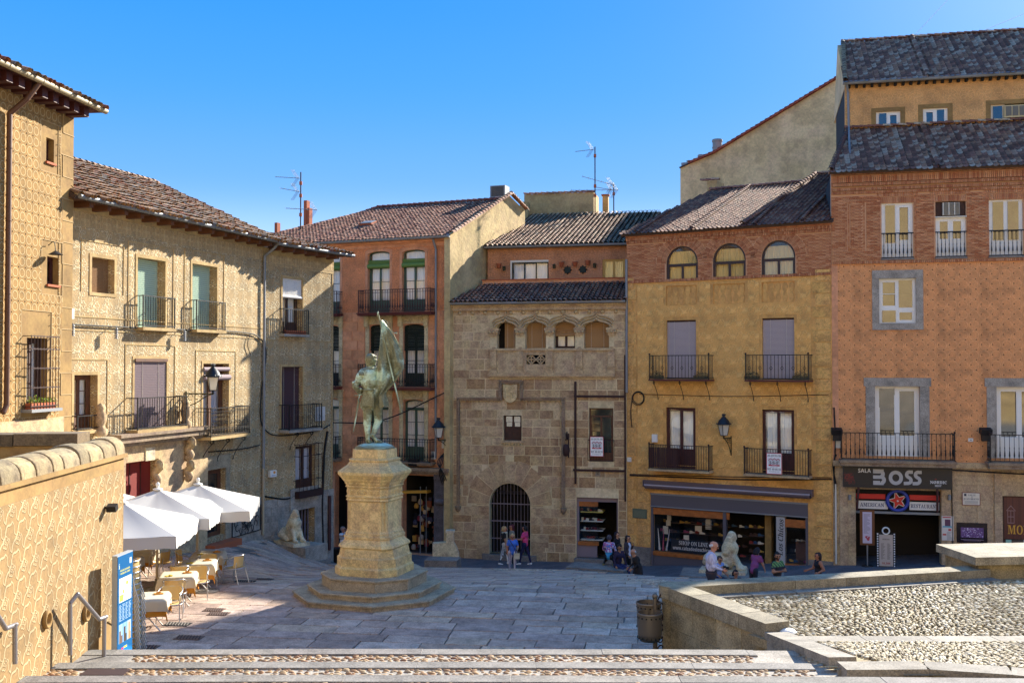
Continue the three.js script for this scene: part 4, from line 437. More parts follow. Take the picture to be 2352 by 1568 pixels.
  signPlate(H.g, 'bronze_plaque', H.rc(1454, 1168, 1487, 1190), .05, 160, 110, (x) => { x.fillStyle = '#5b6350'; x.fillRect(0, 0, 160, 110); x.strokeStyle = '#7d8468'; x.lineWidth = 3; for (let i = 0; i < 6; i++) { x.beginPath(); x.moveTo(20, 24 + i * 13); for (let k = 0; k < 12; k++) x.lineTo(20 + k * 11, 24 + i * 13 + (k % 3) * 3); x.stroke(); } }, { side: MT.ironGreen });
  rentSign(H, H.rc(1761, 1040, 1797, 1089, .6), .62);
  // roof in stepped planes, channel tiles with cover lines
  const e = top + .02, rd = -7.6, ra = H.at(1700, 432, rd)[1], rb = H.at(1830, 406, rd - .6)[1], u3 = H.at(1747, 480, -2)[0];
  tileRoof(H.g, [V3(-.15, e, .28), V3(u3, e, .28), V3(u3 + .9, ra, rd), V3(1.3, ra, rd)], { cols: DARKT.concat(['#8a6c5e']), sp: .2, row: .26, style: 'channel', lines: [.12, .5] });
  tileRoof(H.g, [V3(u3, e, .28), V3(W + .1, e, .28), V3(W + .1, rb, rd - .6), V3(u3 + .9, rb, rd - .6)], { cols: DARKT, sp: .2, row: .26, style: 'channel', lines: [.08, .62] });
  capTiles(H.g, [V3(1.2, ra + .06, rd), V3(u3 + .8, ra + .06, rd)], .11, DARKT); capTiles(H.g, [V3(u3 + .85, rb + .06, rd - .6), V3(W + .1, rb + .06, rd - .6)], .11, DARKT); capTiles(H.g, [V3(u3 - .05, e + .12, .3), V3(u3 + .85, rb + .1, rd - .6)], .11, DARKT);
  const lf = H.at(1560, 424, rd - .3); add(H.g, 'roof_end', [bb(1.0, 1.5, top, lf[1], rd - 1.2, rd - .1)], MT.beige); capTiles(H.g, [V3(.7, lf[1] + .05, rd - .1), V3(1.6, lf[1] + .05, rd - .1)], .11, DARKT);
  downpipe(H, [[.02, top - 1.1, .06], [.02, H.at(1446, 900)[1], .06]], .06, MT.zinc);
  // cables
  const [ca, cv] = H.at(1448, 1091), [cb, cw] = H.at(1912, 1100); add(H.g, 'cable', [tube([V3(ca, cv, .05), V3(lerp(ca, cb, .3), lerp(cv, cw, .3) - .05, .04), V3(lerp(ca, cb, .6), lerp(cv, cw, .6) - .09, .04), V3(cb, cw, .05)], .03, 40, 5), tube([V3(ca, cv + .05, .05), V3(lerp(ca, cb, .5), lerp(cv, cw, .5) + .02, .05), V3(cb, cw + .06, .05)], .018, 30, 5), tube([V3(...H.at(1470, 905), .04), V3(...H.at(1690, 910), .03), V3(...H.at(1903, 906), .04)], .014, 30, 5)], MT.black);
  const [ku, kv] = H.at(1467, 915); add(H.g, 'cable_coil', [.3, .26, .28].map((r, i) => mv(new THREE.TorusGeometry(r, .016, 5, 24), ku + .02 * i, kv + .02 * i, .06 + i * .02)).concat([tube([V3(ku - .28, kv, .06), V3(ku - .36, kv - .6, .06), V3(ku - .3, kv - 1.3, .06)], .02, 14, 5)]), MT.black);
  add(H.g, 'meter_box', bx(.24, .34, .14, ...H.at(1506, 1006), .07), MT.white); add(H.g, 'junction_box', bx(.2, .2, .08, ...H.at(1447, 1055), .05), MT.offwhite);
}
// ---------- the brick and salmon house ----------
const Rh = new House('brick_house', 'brick and salmon plaster corner house with white windows above a dark bar front', 13.039, -43.416, 13.1, -2.1);
{ const H = Rh, W = 9.3, top = H.at(2130, 390)[1], band = H.at(2130, 603)[1], g0 = H.at(2130, 1064)[1], tw = [H.rc(2026, 468, 2098, 593), H.rc(2150, 462, 2220, 591), H.rc(2273, 457, 2351, 588)], mw = H.rc(2020, 639, 2105, 742), fd = H.rc(2011, 887, 2114, 1048), door = H.rc(1965, 1125, 2162, 1312), mo = { u0: H.at(2304, 1200)[0], u1: H.at(2304, 1200)[0] + 2.2, v0: .5, v1: H.at(2330, 1139)[1] };
  for (const t of tw) { t.v0 = tw[1].v0; t.v1 = t.v0 + (tw[1].v1 - tw[1].v0); } door.v0 = 0;
  const fd2 = { ...fd, u0: fd.u0 + 4.55, u1: fd.u1 + 4.55 };
  const wl = add(H.g, 'wall', slabShape([[0, g0], [W, g0], [W, band], [0, band]], [mw, fd, fd2], .4, 0), SG.studs);
  { const st = [], g = new THREE.SphereGeometry(.022, 6, 4), bad = [mw, fd, fd2].map(r => ({ u0: r.u0 - .28, u1: r.u1 + .28, v0: r.v0 - .3, v1: r.v1 + .3 })); for (let j = 0; j * .2 < band - g0 - .1; j++) for (let i = 0; i < 30; i++) { const u = (i + (j % 2) * .5) * .4 + .28, v = g0 + .12 + j * .2; if (!bad.some(r => u > r.u0 && u < r.u1 && v > r.v0 && v < r.v1) && u < W) st.push({ m: mtx(u + rr(-.006, .006), v + rr(-.006, .006), .002, null, 1, 1, .6) }); } pieces(wl, 'slag_stud', [g], [M('#33291f', .9)], st, 'slag_studs'); }
  add(H.g, 'plain_strip', bb(0, .24, g0, band, .001, .012), MT.salmon);
  const bw = add(H.g, 'brick_wall', slabShape([[0, band], [W, band], [W, top], [0, top]], tw, .4, -.02), MT.brickJoint);
  const pnl = H.rc(1950, 480, 1968, 570), pn = { u0: H.at(1948, 500)[0], u1: H.at(1968, 500)[0] + .32, v0: tw[0].v0 + .35, v1: tw[0].v1 + .1 };
  const holes = tw.map(q => (u, v) => u > q.u0 - .003 && u < q.u1 + .003 && v < q.v1 + .55 && (v < q.v1 || (u > q.u0 - .12 && u < q.u1 + .12))); const inP = (u, v) => u > pn.u0 && u < pn.u1 && v > pn.v0 && v < pn.v1;
  const list = bricks(bw, { u0: .01, u1: W - .02, v0: band + .14, v1: top - .92 }, [...holes, inP], .0, { L: .26, h: .052 }).concat(bricks(bw, { u0: pn.u0 + .1, u1: pn.u1 - .1, v0: pn.v0 + .1, v1: pn.v1 - .1 }, [], .0), bricks(bw, pn, [(u, v) => u > pn.u0 + .1 && u < pn.u1 - .1 && v > pn.v0 + .1 && v < pn.v1 - .1], -.016));
  tw.forEach(q => { for (let u = q.u0 - .1; u < q.u1 + .12; u += .078) { const t = (u - (q.u0 + q.u1) / 2) * .22; for (const [v, h] of [[q.v1 + .13, .24], [q.v1 + .4, .24]]) list.push({ m: mtx(u + t * (v - q.v1) * .8, v, v > q.v1 + .2 ? .01 : -.005, new THREE.Euler(0, 0, -t * .8), .062, h, .03) }); } });
  for (const [v, h, z] of [[band + .06, .12, .03], [top - .82, .11, .02], [top - .68, .13, .05], [top - .5, .13, .08], [top - .27, .3, .07], [top - .05, .09, .12]]) for (let u = .04; u < W; u += .075) list.push({ m: mtx(u, v, z, null, .061, h - .012, .1) });
  pieces(bw, 'brick', [BRICK], brickMats, list, 'bricks');
  tw.forEach((r, i) => { win(H, i === 1 ? { ...r, v1: r.v1 - .62 } : r, { d: .12, frame: MT.white, kick: .6, fw: .07, sw: .1 }); const ir = []; for (let k = 0; k <= 7; k++) { const b = balusterGeo(.98, 1).clone(); ir.push(mv(b, lerp(r.u0, r.u1, (k + .5) / 8), r.v0 + .04, .03)); } ir.push(bb(r.u0 - .02, r.u1 + .02, r.v0 + 1.0, r.v0 + 1.04, .01, .05), bb(r.u0 - .02, r.u1 + .02, r.v0 + .02, r.v0 + .06, .01, .05)); add(H.g, 'window_railing', ir, MT.iron); add(H.g, 'sill', bb(r.u0 - .03, r.u1 + .03, r.v0 - .05, r.v0 + .012, -.1, .07), MT.graniteDark); });
  { const r = tw[1], a = add(H.g, 'air_conditioner', [bb(r.u0 + .26, r.u1 - .24, r.v1 - .56, r.v1 - .06, -.3, .08)], M('#8d8a80', .6)); add(a, 'grille', Array.from({ length: 14 }, (_, i) => bb(r.u0 + .29, r.u1 - .27, r.v1 - .53 + i * .033, r.v1 - .515 + i * .033, .081, .095)), M('#6c6a62', .6)); add(a, 'trim', [.0, .36, .72].map(t => bb(lerp(r.u0 + .26, r.u1 - .28, t), lerp(r.u0 + .26, r.u1 - .28, t) + .03, r.v1 - .56, r.v1 - .06, .08, .1)), MT.offwhite); add(H.g, 'transom_board', bb(r.u0, r.u1, r.v1 - .62, r.v1, -.2, -.12), MT.woodDark); add(H.g, 'transom_ledge', bb(r.u0 - .02, r.u1 + .02, r.v1 - .64, r.v1 - .6, -.2, .04), MT.offwhite); }
  const sur = (r, a, b, c, t) => add(H.g, 'granite_surround', [bb(r.u0 - a, r.u0, r.v0, r.v1, -.1, .03), bb(r.u1, r.u1 + a, r.v0, r.v1, -.1, .03), bb(r.u0 - a - t, r.u1 + a + t, r.v1, r.v1 + b, -.1, .045), ...(c ? [bb(r.u0 - a, r.u1 + a, r.v0 - c, r.v0, -.1, .045)] : [])], MT.granite);
  sur(mw, .27, .33, .27, 0); sur(fd, .36, .34, 0, .07); sur(fd2, .36, .34, 0, .07);
  { const half = mw.v0 + (mw.v1 - mw.v0) * .32; win(H, { ...mw, v0: half }, { d: .12, frame: MT.white, rows: 2, sw: .08, fw: .07 }); win(H, { ...mw, v1: half }, { d: .12, frame: MT.white, sw: .08, fw: .06 }); }
  for (const f of [fd, fd2]) win(H, f, { d: .18, frame: MT.white, kick: .66, sw: .1, fw: .09, name: 'french_door' });
  const B = H.rc(1934, 996, 2194, 1052, .7); balcony(H, B.u0, B.u1, g0 + .14, g0 + 1.22, .7, { slab: MT.stoneTrimDark, th: .24, lip: true, fancy: 1, sp: .17 }); balcony(H, H.at(2276, 1020, .7)[0], H.at(2276, 1020, .7)[0] + 2.9, g0 + .14, g0 + 1.22, .7, { slab: MT.stoneTrimDark, th: .24, lip: true, fancy: 1, sp: .17 });
  // ground storey in dressed stone
  const gw = add(H.g, 'ground_floor_wall', slabShape([[0, -.6], [W, -.6], [W, g0], [0, g0]], [door, mo], .5, .02), MT.shopStone);
  const joints = []; for (const [u, w] of [[.25, .34], [door.u0 - .28, .3], [door.u1 + .02, .34], [mo.u0 - .3, .28]]) add(H.g, 'pilaster', bb(u, u + w, -.6, g0 - .25, .02, .09), MT.shopStone); add(H.g, 'string_course', bb(0, W, g0 - .16, g0 + .06, .02, .14), MT.stoneTrim);
  for (const [a, b] of [[door.u1 + .4, mo.u0 - .34]]) for (let v = 0, k = 0; v < g0 - .3; v += .58, k++) for (let u = a; u < b - .1; u += .95) add(H.g, 'stone_slab', bb(u + .006, min(u + .94, b), v + .006, min(v + .574, g0 - .2), .021, .036), MT.shopStone);
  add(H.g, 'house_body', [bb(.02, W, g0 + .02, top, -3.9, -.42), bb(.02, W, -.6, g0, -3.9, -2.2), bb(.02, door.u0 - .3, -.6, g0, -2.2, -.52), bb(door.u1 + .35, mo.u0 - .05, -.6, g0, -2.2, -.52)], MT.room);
  // bar front
  { const s = H.rc(1937, 1068, 2188, 1121, .42); signPlate(H.g, 'bar_sign', s, .45, 1024, 220, (x) => { x.fillStyle = '#1e1b1c'; x.fillRect(0, 0, 1024, 220); for (let i = 0; i < 70; i++) { x.strokeStyle = `rgba(150,30,30,${.25 + .5 * rnd()})`; x.lineWidth = 3; x.beginPath(); const a = 55 + rr(-45, 45), b = 130 + rr(-40, 50); x.arc(a, b, rr(4, 20), rr(0, 6), rr(3, 9)); x.stroke(); } x.fillStyle = '#d9d6cf'; x.font = 'bold 52px sans-serif'; x.textAlign = 'left'; x.fillText('SALA', 142, 76, 124);
      const gr = '#aeadab'; x.fillStyle = gr; x.strokeStyle = gr;
      x.fillRect(286, 42, 66, 40); x.fillRect(286, 100, 66, 34); x.fillRect(286, 152, 66, 40); x.lineWidth = 36; x.lineCap = 'butt'; x.beginPath(); x.arc(352, 88, 27, -PI / 2, PI / 2); x.stroke(); x.beginPath(); x.arc(360, 144, 29, -PI / 2, PI / 2); x.stroke(); x.fillRect(286, 42, 100, 26); x.fillRect(286, 166, 100, 26);
      x.lineWidth = 34; x.beginPath(); x.ellipse(500, 120, 50, 52, 0, 0, 7); x.stroke(); for (const cx of [620, 702]) { x.lineWidth = 32; x.beginPath(); x.arc(cx + 8, 88, 26, PI * .6, PI * 1.6); x.lineTo(cx + 40, 62); x.stroke(); x.beginPath(); x.arc(cx - 6, 142, 28, -PI * .55, PI * .55); x.lineTo(cx - 46, 172); x.stroke(); }
      x.fillStyle = '#e2e0dc'; x.font = 'bold 38px serif'; x.fillText('NØRDIC', 818, 168); x.font = 'bold 24px serif'; x.fillText('MIST', 862, 196); x.fillStyle = '#7a2020'; x.fillRect(862, 120, 18, 10); }, { th: .1, side: MT.zinc }); add(H.g, 'sign_bracket', [bb(s.u0 + .3, s.u0 + .36, s.v0 - .9, s.v0, .02, .4), bb(s.u1 - .4, s.u1 - .34, s.v0 - .9, s.v0, .02, .4)].map((g, i) => i ? g : g) && [rod(V3(s.u0 + .55, s.v0 - .95, .05), V3(s.u0 + .6, s.v0 + .05, .4), .05), rod(V3(s.u1 - .5, s.v0 - .95, .05), V3(s.u1 - .55, s.v0 + .05, .4), .05)], MT.pipeRust); }
  { const s = H.rc(1966, 1128, 2161, 1174, 0), h = s.v1 - s.v0; add(H.g, 'transom_panel', bb(door.u0, door.u1, s.v0 - .03, door.v1, -.3, -.16), MT.dark); add(H.g, 'lintel', bb(door.u0, door.u1, s.v0 - .12, s.v0 - .03, -.4, -.06), MT.zinc); const um = (s.u0 + s.u1) / 2;
    for (const [a, b, t] of [[s.u0 + .03, um - .46, 'AMERICAN'], [um + .46, s.u1 - .03, 'RESTAURANT']]) { add(H.g, 'red_bar', bb(a, b, s.v0 + .46, s.v0 + .66, -.16, -.08), M('#c8201f', .45)); signPlate(H.g, 'restaurant_sign', { u0: a, u1: b + (t[0] === 'A' ? .1 : 0), v0: s.v0 + .06, v1: s.v0 + .38 }, -.08, 420, 88, (x) => { x.fillStyle = '#d6d4cf'; x.fillRect(0, 0, 420, 88); x.fillStyle = '#23284f'; x.font = 'bold 56px serif'; x.textAlign = 'center'; x.fillText(t, 210, 64, 396); }, { th: .06 }); }
    const em = add(H.g, 'star_emblem', mv(new THREE.TorusGeometry(.39, .07, 8, 40), um, s.v0 + .42, -.02), M('#2b3f9c', .4)); add(em, 'emblem_disc', mv(new THREE.CylinderGeometry(.36, .36, .04, 32), um, s.v0 + .42, -.08, 0, PI / 2), MT.dark); const star = (r, z) => { const sp = []; for (let i = 0; i < 10; i++) { const t = PI / 2 + .25 + i * PI / 5, q = i % 2 ? r * .42 : r; sp.push([um + q * cos(t), s.v0 + .42 + q * sin(t)]); } return slabShape(sp, [], .03, z); }; add(em, 'star_edge', star(.4, -.015), MT.white); add(em, 'star', star(.33, .006), M('#c8281f', .4)); add(em, 'star_badge', mv(new THREE.SphereGeometry(.04, 8, 6), um, s.v0 + .41, .01), MT.white);
    add(H.g, 'doorway_interior', [bb(door.u0 - .1, door.u1 + .1, -.05, 0, -2.2, -.3)], MT.graniteDark); }
  signPlate(H.g, 'street_plaque', H.rc(2210, 1130, 2252, 1160), .08, 300, 220, (x) => { x.fillStyle = '#8a5a4c'; x.fillRect(0, 0, 300, 220); x.fillStyle = '#d5ccb9'; x.fillRect(12, 12, 276, 196); x.fillStyle = '#3a3b4a'; x.textAlign = 'center'; x.font = 'bold 38px serif'; x.fillText('CALLE', 160, 58); x.font = 'bold 22px serif'; x.fillText('DE', 160, 84); x.font = 'bold 40px serif'; x.fillText('JUAN BRAVO', 150, 126, 250); x.fillRect(32, 24, 40, 40); x.font = '14px serif'; for (let i = 0; i < 4; i++) x.fillRect(40, 146 + i * 14, 220, 4); }, { side: MT.terracotta });
  signPlate(H.g, 'framed_photo', H.rc(2198, 1200, 2268, 1246), .1, 320, 220, (x) => { x.fillStyle = '#1c1118'; x.fillRect(0, 0, 320, 220); x.fillStyle = '#6a4a78'; x.fillRect(40, 50, 240, 110); for (let i = 0; i < 160; i++) { x.fillStyle = ['#b9a4c8', '#8a5f9a', '#d8cbe0', '#4b3460'][floor(rnd() * 4)]; x.fillRect(44 + rnd() * 225, 54 + rnd() * 98, rr(2, 16), rr(2, 10)); } x.fillStyle = '#9a8a9a'; x.fillRect(40, 180, 240, 5); x.fillRect(70, 192, 180, 4); }, { th: .07, side: MT.woodDark, rough: .2 });
  signPlate(H.g, 'posters', H.rc(2163, 1184, 2190, 1240), .11, 140, 290, (x) => { x.fillStyle = '#cfc8be'; x.fillRect(0, 0, 140, 290); x.fillStyle = '#5d3550'; x.fillRect(38, 40, 66, 90); x.fillStyle = '#5fa0b0'; x.fillRect(10, 118, 110, 18); x.fillStyle = '#b84a4a'; x.fillRect(10, 8, 100, 14); x.fillRect(78, 150, 34, 26); x.fillRect(10, 210, 44, 20); x.fillStyle = '#4a4a52'; for (let i = 0; i < 14; i++) x.fillRect(60, 190 + i * 7, rr(30, 70), 2); });
  signPlate(H.g, 'tile_number', H.rc(2225, 1006, 2236, 1014), .02, 90, 64, (x) => { x.fillStyle = '#e4e2da'; x.fillRect(0, 0, 90, 64); x.fillStyle = '#4a6a6a'; x.fillRect(6, 6, 78, 4); x.fillRect(6, 54, 78, 4); x.fillStyle = '#6a4a3a'; x.font = 'bold 34px serif'; x.textAlign = 'center'; x.fillRect(24, 28, 42, 12); });
  { const s = add(H.g, 'wine_shop_front', [bb(mo.u0, mo.u0 + .08, mo.v0, mo.v1, -.2, -.1), bb(mo.u0, mo.u1, mo.v1 - .06, mo.v1, -.2, -.1)], MT.woodDark); signPlate(s, 'shop_board', { u0: mo.u0 + .08, u1: mo.u1, v0: mo.v0 + .9, v1: mo.v1 - .06 }, -.12, 640, 340, (x) => { x.fillStyle = '#5d2a20'; x.fillRect(0, 0, 640, 340); for (let i = 0; i < 60; i++) { x.fillStyle = `rgba(30,10,8,${rnd() * .25})`; x.fillRect(rnd() * 640, 0, rr(2, 10), 340); } x.fillStyle = '#c9962f'; x.font = 'bold 100px serif'; x.fillText('MONTE', 36, 300); x.strokeStyle = '#8a6a6a'; x.lineWidth = 6; x.strokeRect(40, 110, 70, 100); x.beginPath(); x.moveTo(26, 112); x.lineTo(76, 70); x.lineTo(126, 112); x.stroke(); x.beginPath(); x.moveTo(74, 110); x.lineTo(74, 210); x.moveTo(40, 160); x.lineTo(110, 160); x.stroke(); }); add(s, 'display', [mv(lathe([[.16, 0], [.22, .12], [.2, .3], [.08, .42], [.07, .5], [.01, .52]], 12), mo.u0 + .5, mo.v0 + .1, -.5), bb(mo.u0 + .1, mo.u1, mo.v0, mo.v0 + .06, -1, -.2)], MT.offwhite); add(s, 'pane', bb(mo.u0 + .08, mo.u1, mo.v0 + .06, mo.v0 + .88, -.16, -.15), MT.pane); signPlate(s, 'window_card', { u0: mo.u0 + .78, u1: mo.u0 + 1.2, v0: mo.v0 + .55, v1: mo.v0 + .88 }, -.1, 90, 70, (x) => { x.fillStyle = '#e2ddd2'; x.fillRect(0, 0, 90, 70); x.fillStyle = '#222'; x.font = 'bold 40px sans-serif'; x.fillText('3€', 18, 48); x.fillStyle = '#a8782a'; x.fillRect(0, 62, 90, 8); }); add(s, 'window_sticker', bb(mo.u0 + .14, mo.u0 + .34, mo.v0 + .66, mo.v0 + .86, -.148, -.14), M('#8fc0ae', .6)); }
  for (const X of [1952, 2180]) add(H.g, 'wall_light', mv(new THREE.CylinderGeometry(.06, .06, .2, 10), H.at(X, 1141)[0], H.at(X, 1141)[1], .16), MT.zinc);
  for (const X of [1922, 2264]) { const [u, v] = H.at(X, 990, .2); add(H.g, 'floodlight', [bx(.42, .22, .3, u, v, .3, .1, 0, .3), bx(.3, .26, .24, u, v - .25, .28), rod(V3(u, v - .36, .05), V3(u, v - .2, .3), .03)], MT.iron); }
  add(H.g, 'meter_box', bx(.2, .36, .12, H.at(1926, 1018)[0], H.at(1926, 1018)[1], .07), MT.offwhite);
  add(H.g, 'cable', [tube([V3(.06, g0 + 2.2, .05), V3(.1, g0 + .6, .05), V3(.04, g0 - .4, .06), V3(.1, g0 - 1.4, .06)], .03, 20, 5), tube([V3(.14, g0 + .3, .06), V3(.0, g0 - .1, .1), V3(.12, g0 - .9, .06)], .025, 16, 5), tube([V3(door.u1 + .4, g0 - .2, .1), V3(door.u1 + .42, .3, .1)], .02, 8, 5), tube([V3(door.u1 + .3, g0 - .22, .15), V3(mo.u0, g0 - .3, .15), V3(W, g0 - .4, .15)], .03, 20, 5)], MT.black); downpipe(H, [[.1, g0 - .9, .07], [.1, .2, .07]], .035, MT.offwhite);
  // roofs
  const wu = -4, rid = H.at(2150, 288, wu)[1], ut = H.at(2150, 186, wu)[1], rw = wu - 4.4, rr2 = H.at(2150, 84, rw)[1], wl2 = H.at(1942, 260, wu)[0], uw = [H.rc(2013, 256, 2069, 300, wu), H.rc(2121, 248, 2178, 300, wu), H.rc(2277, 238, 2360, 285, wu)];
  const RC = ['#a8735c', '#936450', '#b98868', '#815846', '#c49c80', '#d0b49a'];
  const r1 = tileRoof(H.g, [V3(-.08, top + .02, .34), V3(W, top + .02, .34), V3(W, rid, wu), V3(wl2 + .1, rid, wu)], { cols: RC, sp: .22, row: .28, style: 'channel', lines: [.43] });
  capTiles(H.g, [V3(-.02, top + .12, .3), V3(wl2 + .12, rid + .08, wu)], .12, ['#7d4f40', '#6d4a40']); capTiles(H.g, [V3(wl2, rid + .06, wu + .05), V3(W, rid + .06, wu + .05)], .12, ['#8b5a46', '#7d4f40', '#935f48', '#c0a888']);
  add(H.g, 'eave_ledge', bb(-.1, W, top - .02, top + .02, 0, .3), MT.brickJoint);
  for (const u of uw) { u.v0 = max(u.v0, rid + .05); } add(H.g, 'upper_wall', slabShape([[wl2, top], [W, top], [W, ut], [wl2, ut]], uw, .35, wu), SG.stars.clone()).material.color.set('#f4d09a');
  for (const u of uw) add(H.g, 'window_trim', [bb(u.u0 - .2, u.u0, u.v0, u.v1 + .18, wu, wu + .014), bb(u.u1, u.u1 + .2, u.v0, u.v1 + .18, wu, wu + .014), bb(u.u0, u.u1, u.v1, u.v1 + .18, wu, wu + .014)], MT.tan);
  uw.slice(0, 2).forEach(u => win(H, { ...u, z: wu }, { d: .1, frame: MT.white, fw: .06, sw: .09 })); { const u = uw[2]; win(H, { ...u, u1: lerp(u.u0, u.u1, .4), z: wu }, { d: .14, leaves: 1, frame: MT.offwhite }); const a = add(H.g, 'air_conditioner', bb(lerp(u.u0, u.u1, .36), u.u1 - .05, u.v0 + .12, u.v1 - .1, wu - .3, wu + .15), M('#c9b98a', .6)); add(a, 'grille', [0, 1, 2].map(i => bb(lerp(u.u0, u.u1, .39 + i * .19), lerp(u.u0, u.u1, .55 + i * .19), u.v0 + .18, u.v1 - .14, wu + .151, wu + .17)), M('#6c685c', .7)); }
  add(H.g, 'upper_body', bb(wl2 + .02, W, top, ut - .02, wu - 6, wu - .4), MT.room); rafters({ g: H.g }, wl2, W, ut - .06, .3, 26, MT.dark, .11); H.g.children.filter(c => c.name === 'rafter_tail').forEach(c => { c.position.z = wu; });
  add(H.g, 'soffit', bb(wl2, W, ut + .004, ut + .06, wu - .4, wu + .34), MT.tan); gutter(H, wl2 - .12, W, ut + .05, wu + .38, .08);
  tileRoof(H.g, [V3(wl2 - .1, ut + .1, wu + .36), V3(W, ut + .1, wu + .36), V3(W, rr2, rw), V3(wl2 + .2, rr2, rw)], { cols: RC, sp: .22, row: .28, style: 'channel', lines: [.4], most: 300 }); capTiles(H.g, [V3(wl2 - .02, ut + .2, wu + .34), V3(wl2 + .26, rr2 + .08, rw)], .12, ['#b39a78', '#8b6a54']); capTiles(H.g, [V3(wl2 + .2, rr2 + .05, rw), V3(W, rr2 + .05, rw)], .12, RC);
  add(H.g, 'roof_gable', [slabShape([[-(wu + .3), ut], [-rw, rr2 - .1], [-rw + 3, ut]], [], .2, 0).rotateY(PI / 2).translate(wl2 + .2, 0, 0)], MT.gableFar);
  downpipe(H, [[wl2 + .05, ut, wu + .35], [wl2 + .12, ut - .3, wu + .12], [wl2 + .14, rid + .1, wu + .12], [wl2 - .1, top + .3, -.3]], .05, MT.zinc);
}
// ---------- the plain house whose gable rises between the ochre and the brick house ----------
{ const H = new House('tall_house', 'plain beige house whose bare gable rises behind the ochre roof', 20.1, -64, 24, -2.5), pts = [[1563, 470], [1563, 386], [1585, 376], [1642, 352], [1946, 168]].map(([X, Y]) => H.at(X, Y));
  const ue = pts[4][0] + .25, ve = pts[4][1] + .25 * (pts[4][1] - pts[3][1]) / (pts[4][0] - pts[3][0]); add(H.g, 'wall', slabShape([[pts[0][0], 0], [ue, 0], [ue, ve], pts[3], pts[2], pts[1]], [], .5, 0), MT.gableFar); add(H.g, 'house_body', slabShape([[pts[0][0] + .05, 0], [ue, 0], [ue, ve - .3], [pts[3][0], pts[3][1] - .3], [pts[1][0] + .05, pts[1][1] - .2]], [], 5, -.52), MT.room);
  const vg = ['#c25532', '#b34c2e', '#cc6238']; capTiles(H.g, [V3(...pts[2], .02), V3(...pts[3], .02), V3(ue, ve, .02)], .22, vg); add(H.g, 'eave_edge', [rod(V3(pts[1][0] - .05, pts[1][1] + .02, .05), V3(pts[2][0], pts[2][1] + .04, .05), .05)], MT.pipeRust);
  const fl = (X0, X1, Yt, Yb, n) => { const a = H.rc(X0, Yt, X1, Yb, -1); return add(H.g, n, [mv(new THREE.CylinderGeometry((a.u1 - a.u0) / 2, (a.u1 - a.u0) / 2, a.v1 - a.v0 + .6, 12), (a.u0 + a.u1) / 2, (a.v0 + a.v1) / 2 - .3, -1), mv(new THREE.CylinderGeometry((a.u1 - a.u0) / 2 + .04, (a.u1 - a.u0) / 2 + .04, .1, 12), (a.u0 + a.u1) / 2, a.v1 - .1, -1), mv(new THREE.CylinderGeometry((a.u1 - a.u0) / 2 + .03, (a.u1 - a.u0) / 2 + .03, .05, 12), (a.u0 + a.u1) / 2, (a.v0 + a.v1) / 2, -1)], MT.zinc); }; fl(1637, 1659, 320, 358, 'flue_pipe'); fl(1604, 1616, 355, 372, 'flue_pipe'); const hd = H.rc(1568, 374, 1600, 384, -.6); add(H.g, 'vent_hood', [bb(hd.u0, hd.u1, hd.v0, hd.v1, -.9, -.3), mv(new THREE.CylinderGeometry(.22, .1, .2, 4), (hd.u0 + hd.u1) / 2, hd.v1 + .05, -.6)], MT.zinc);
}
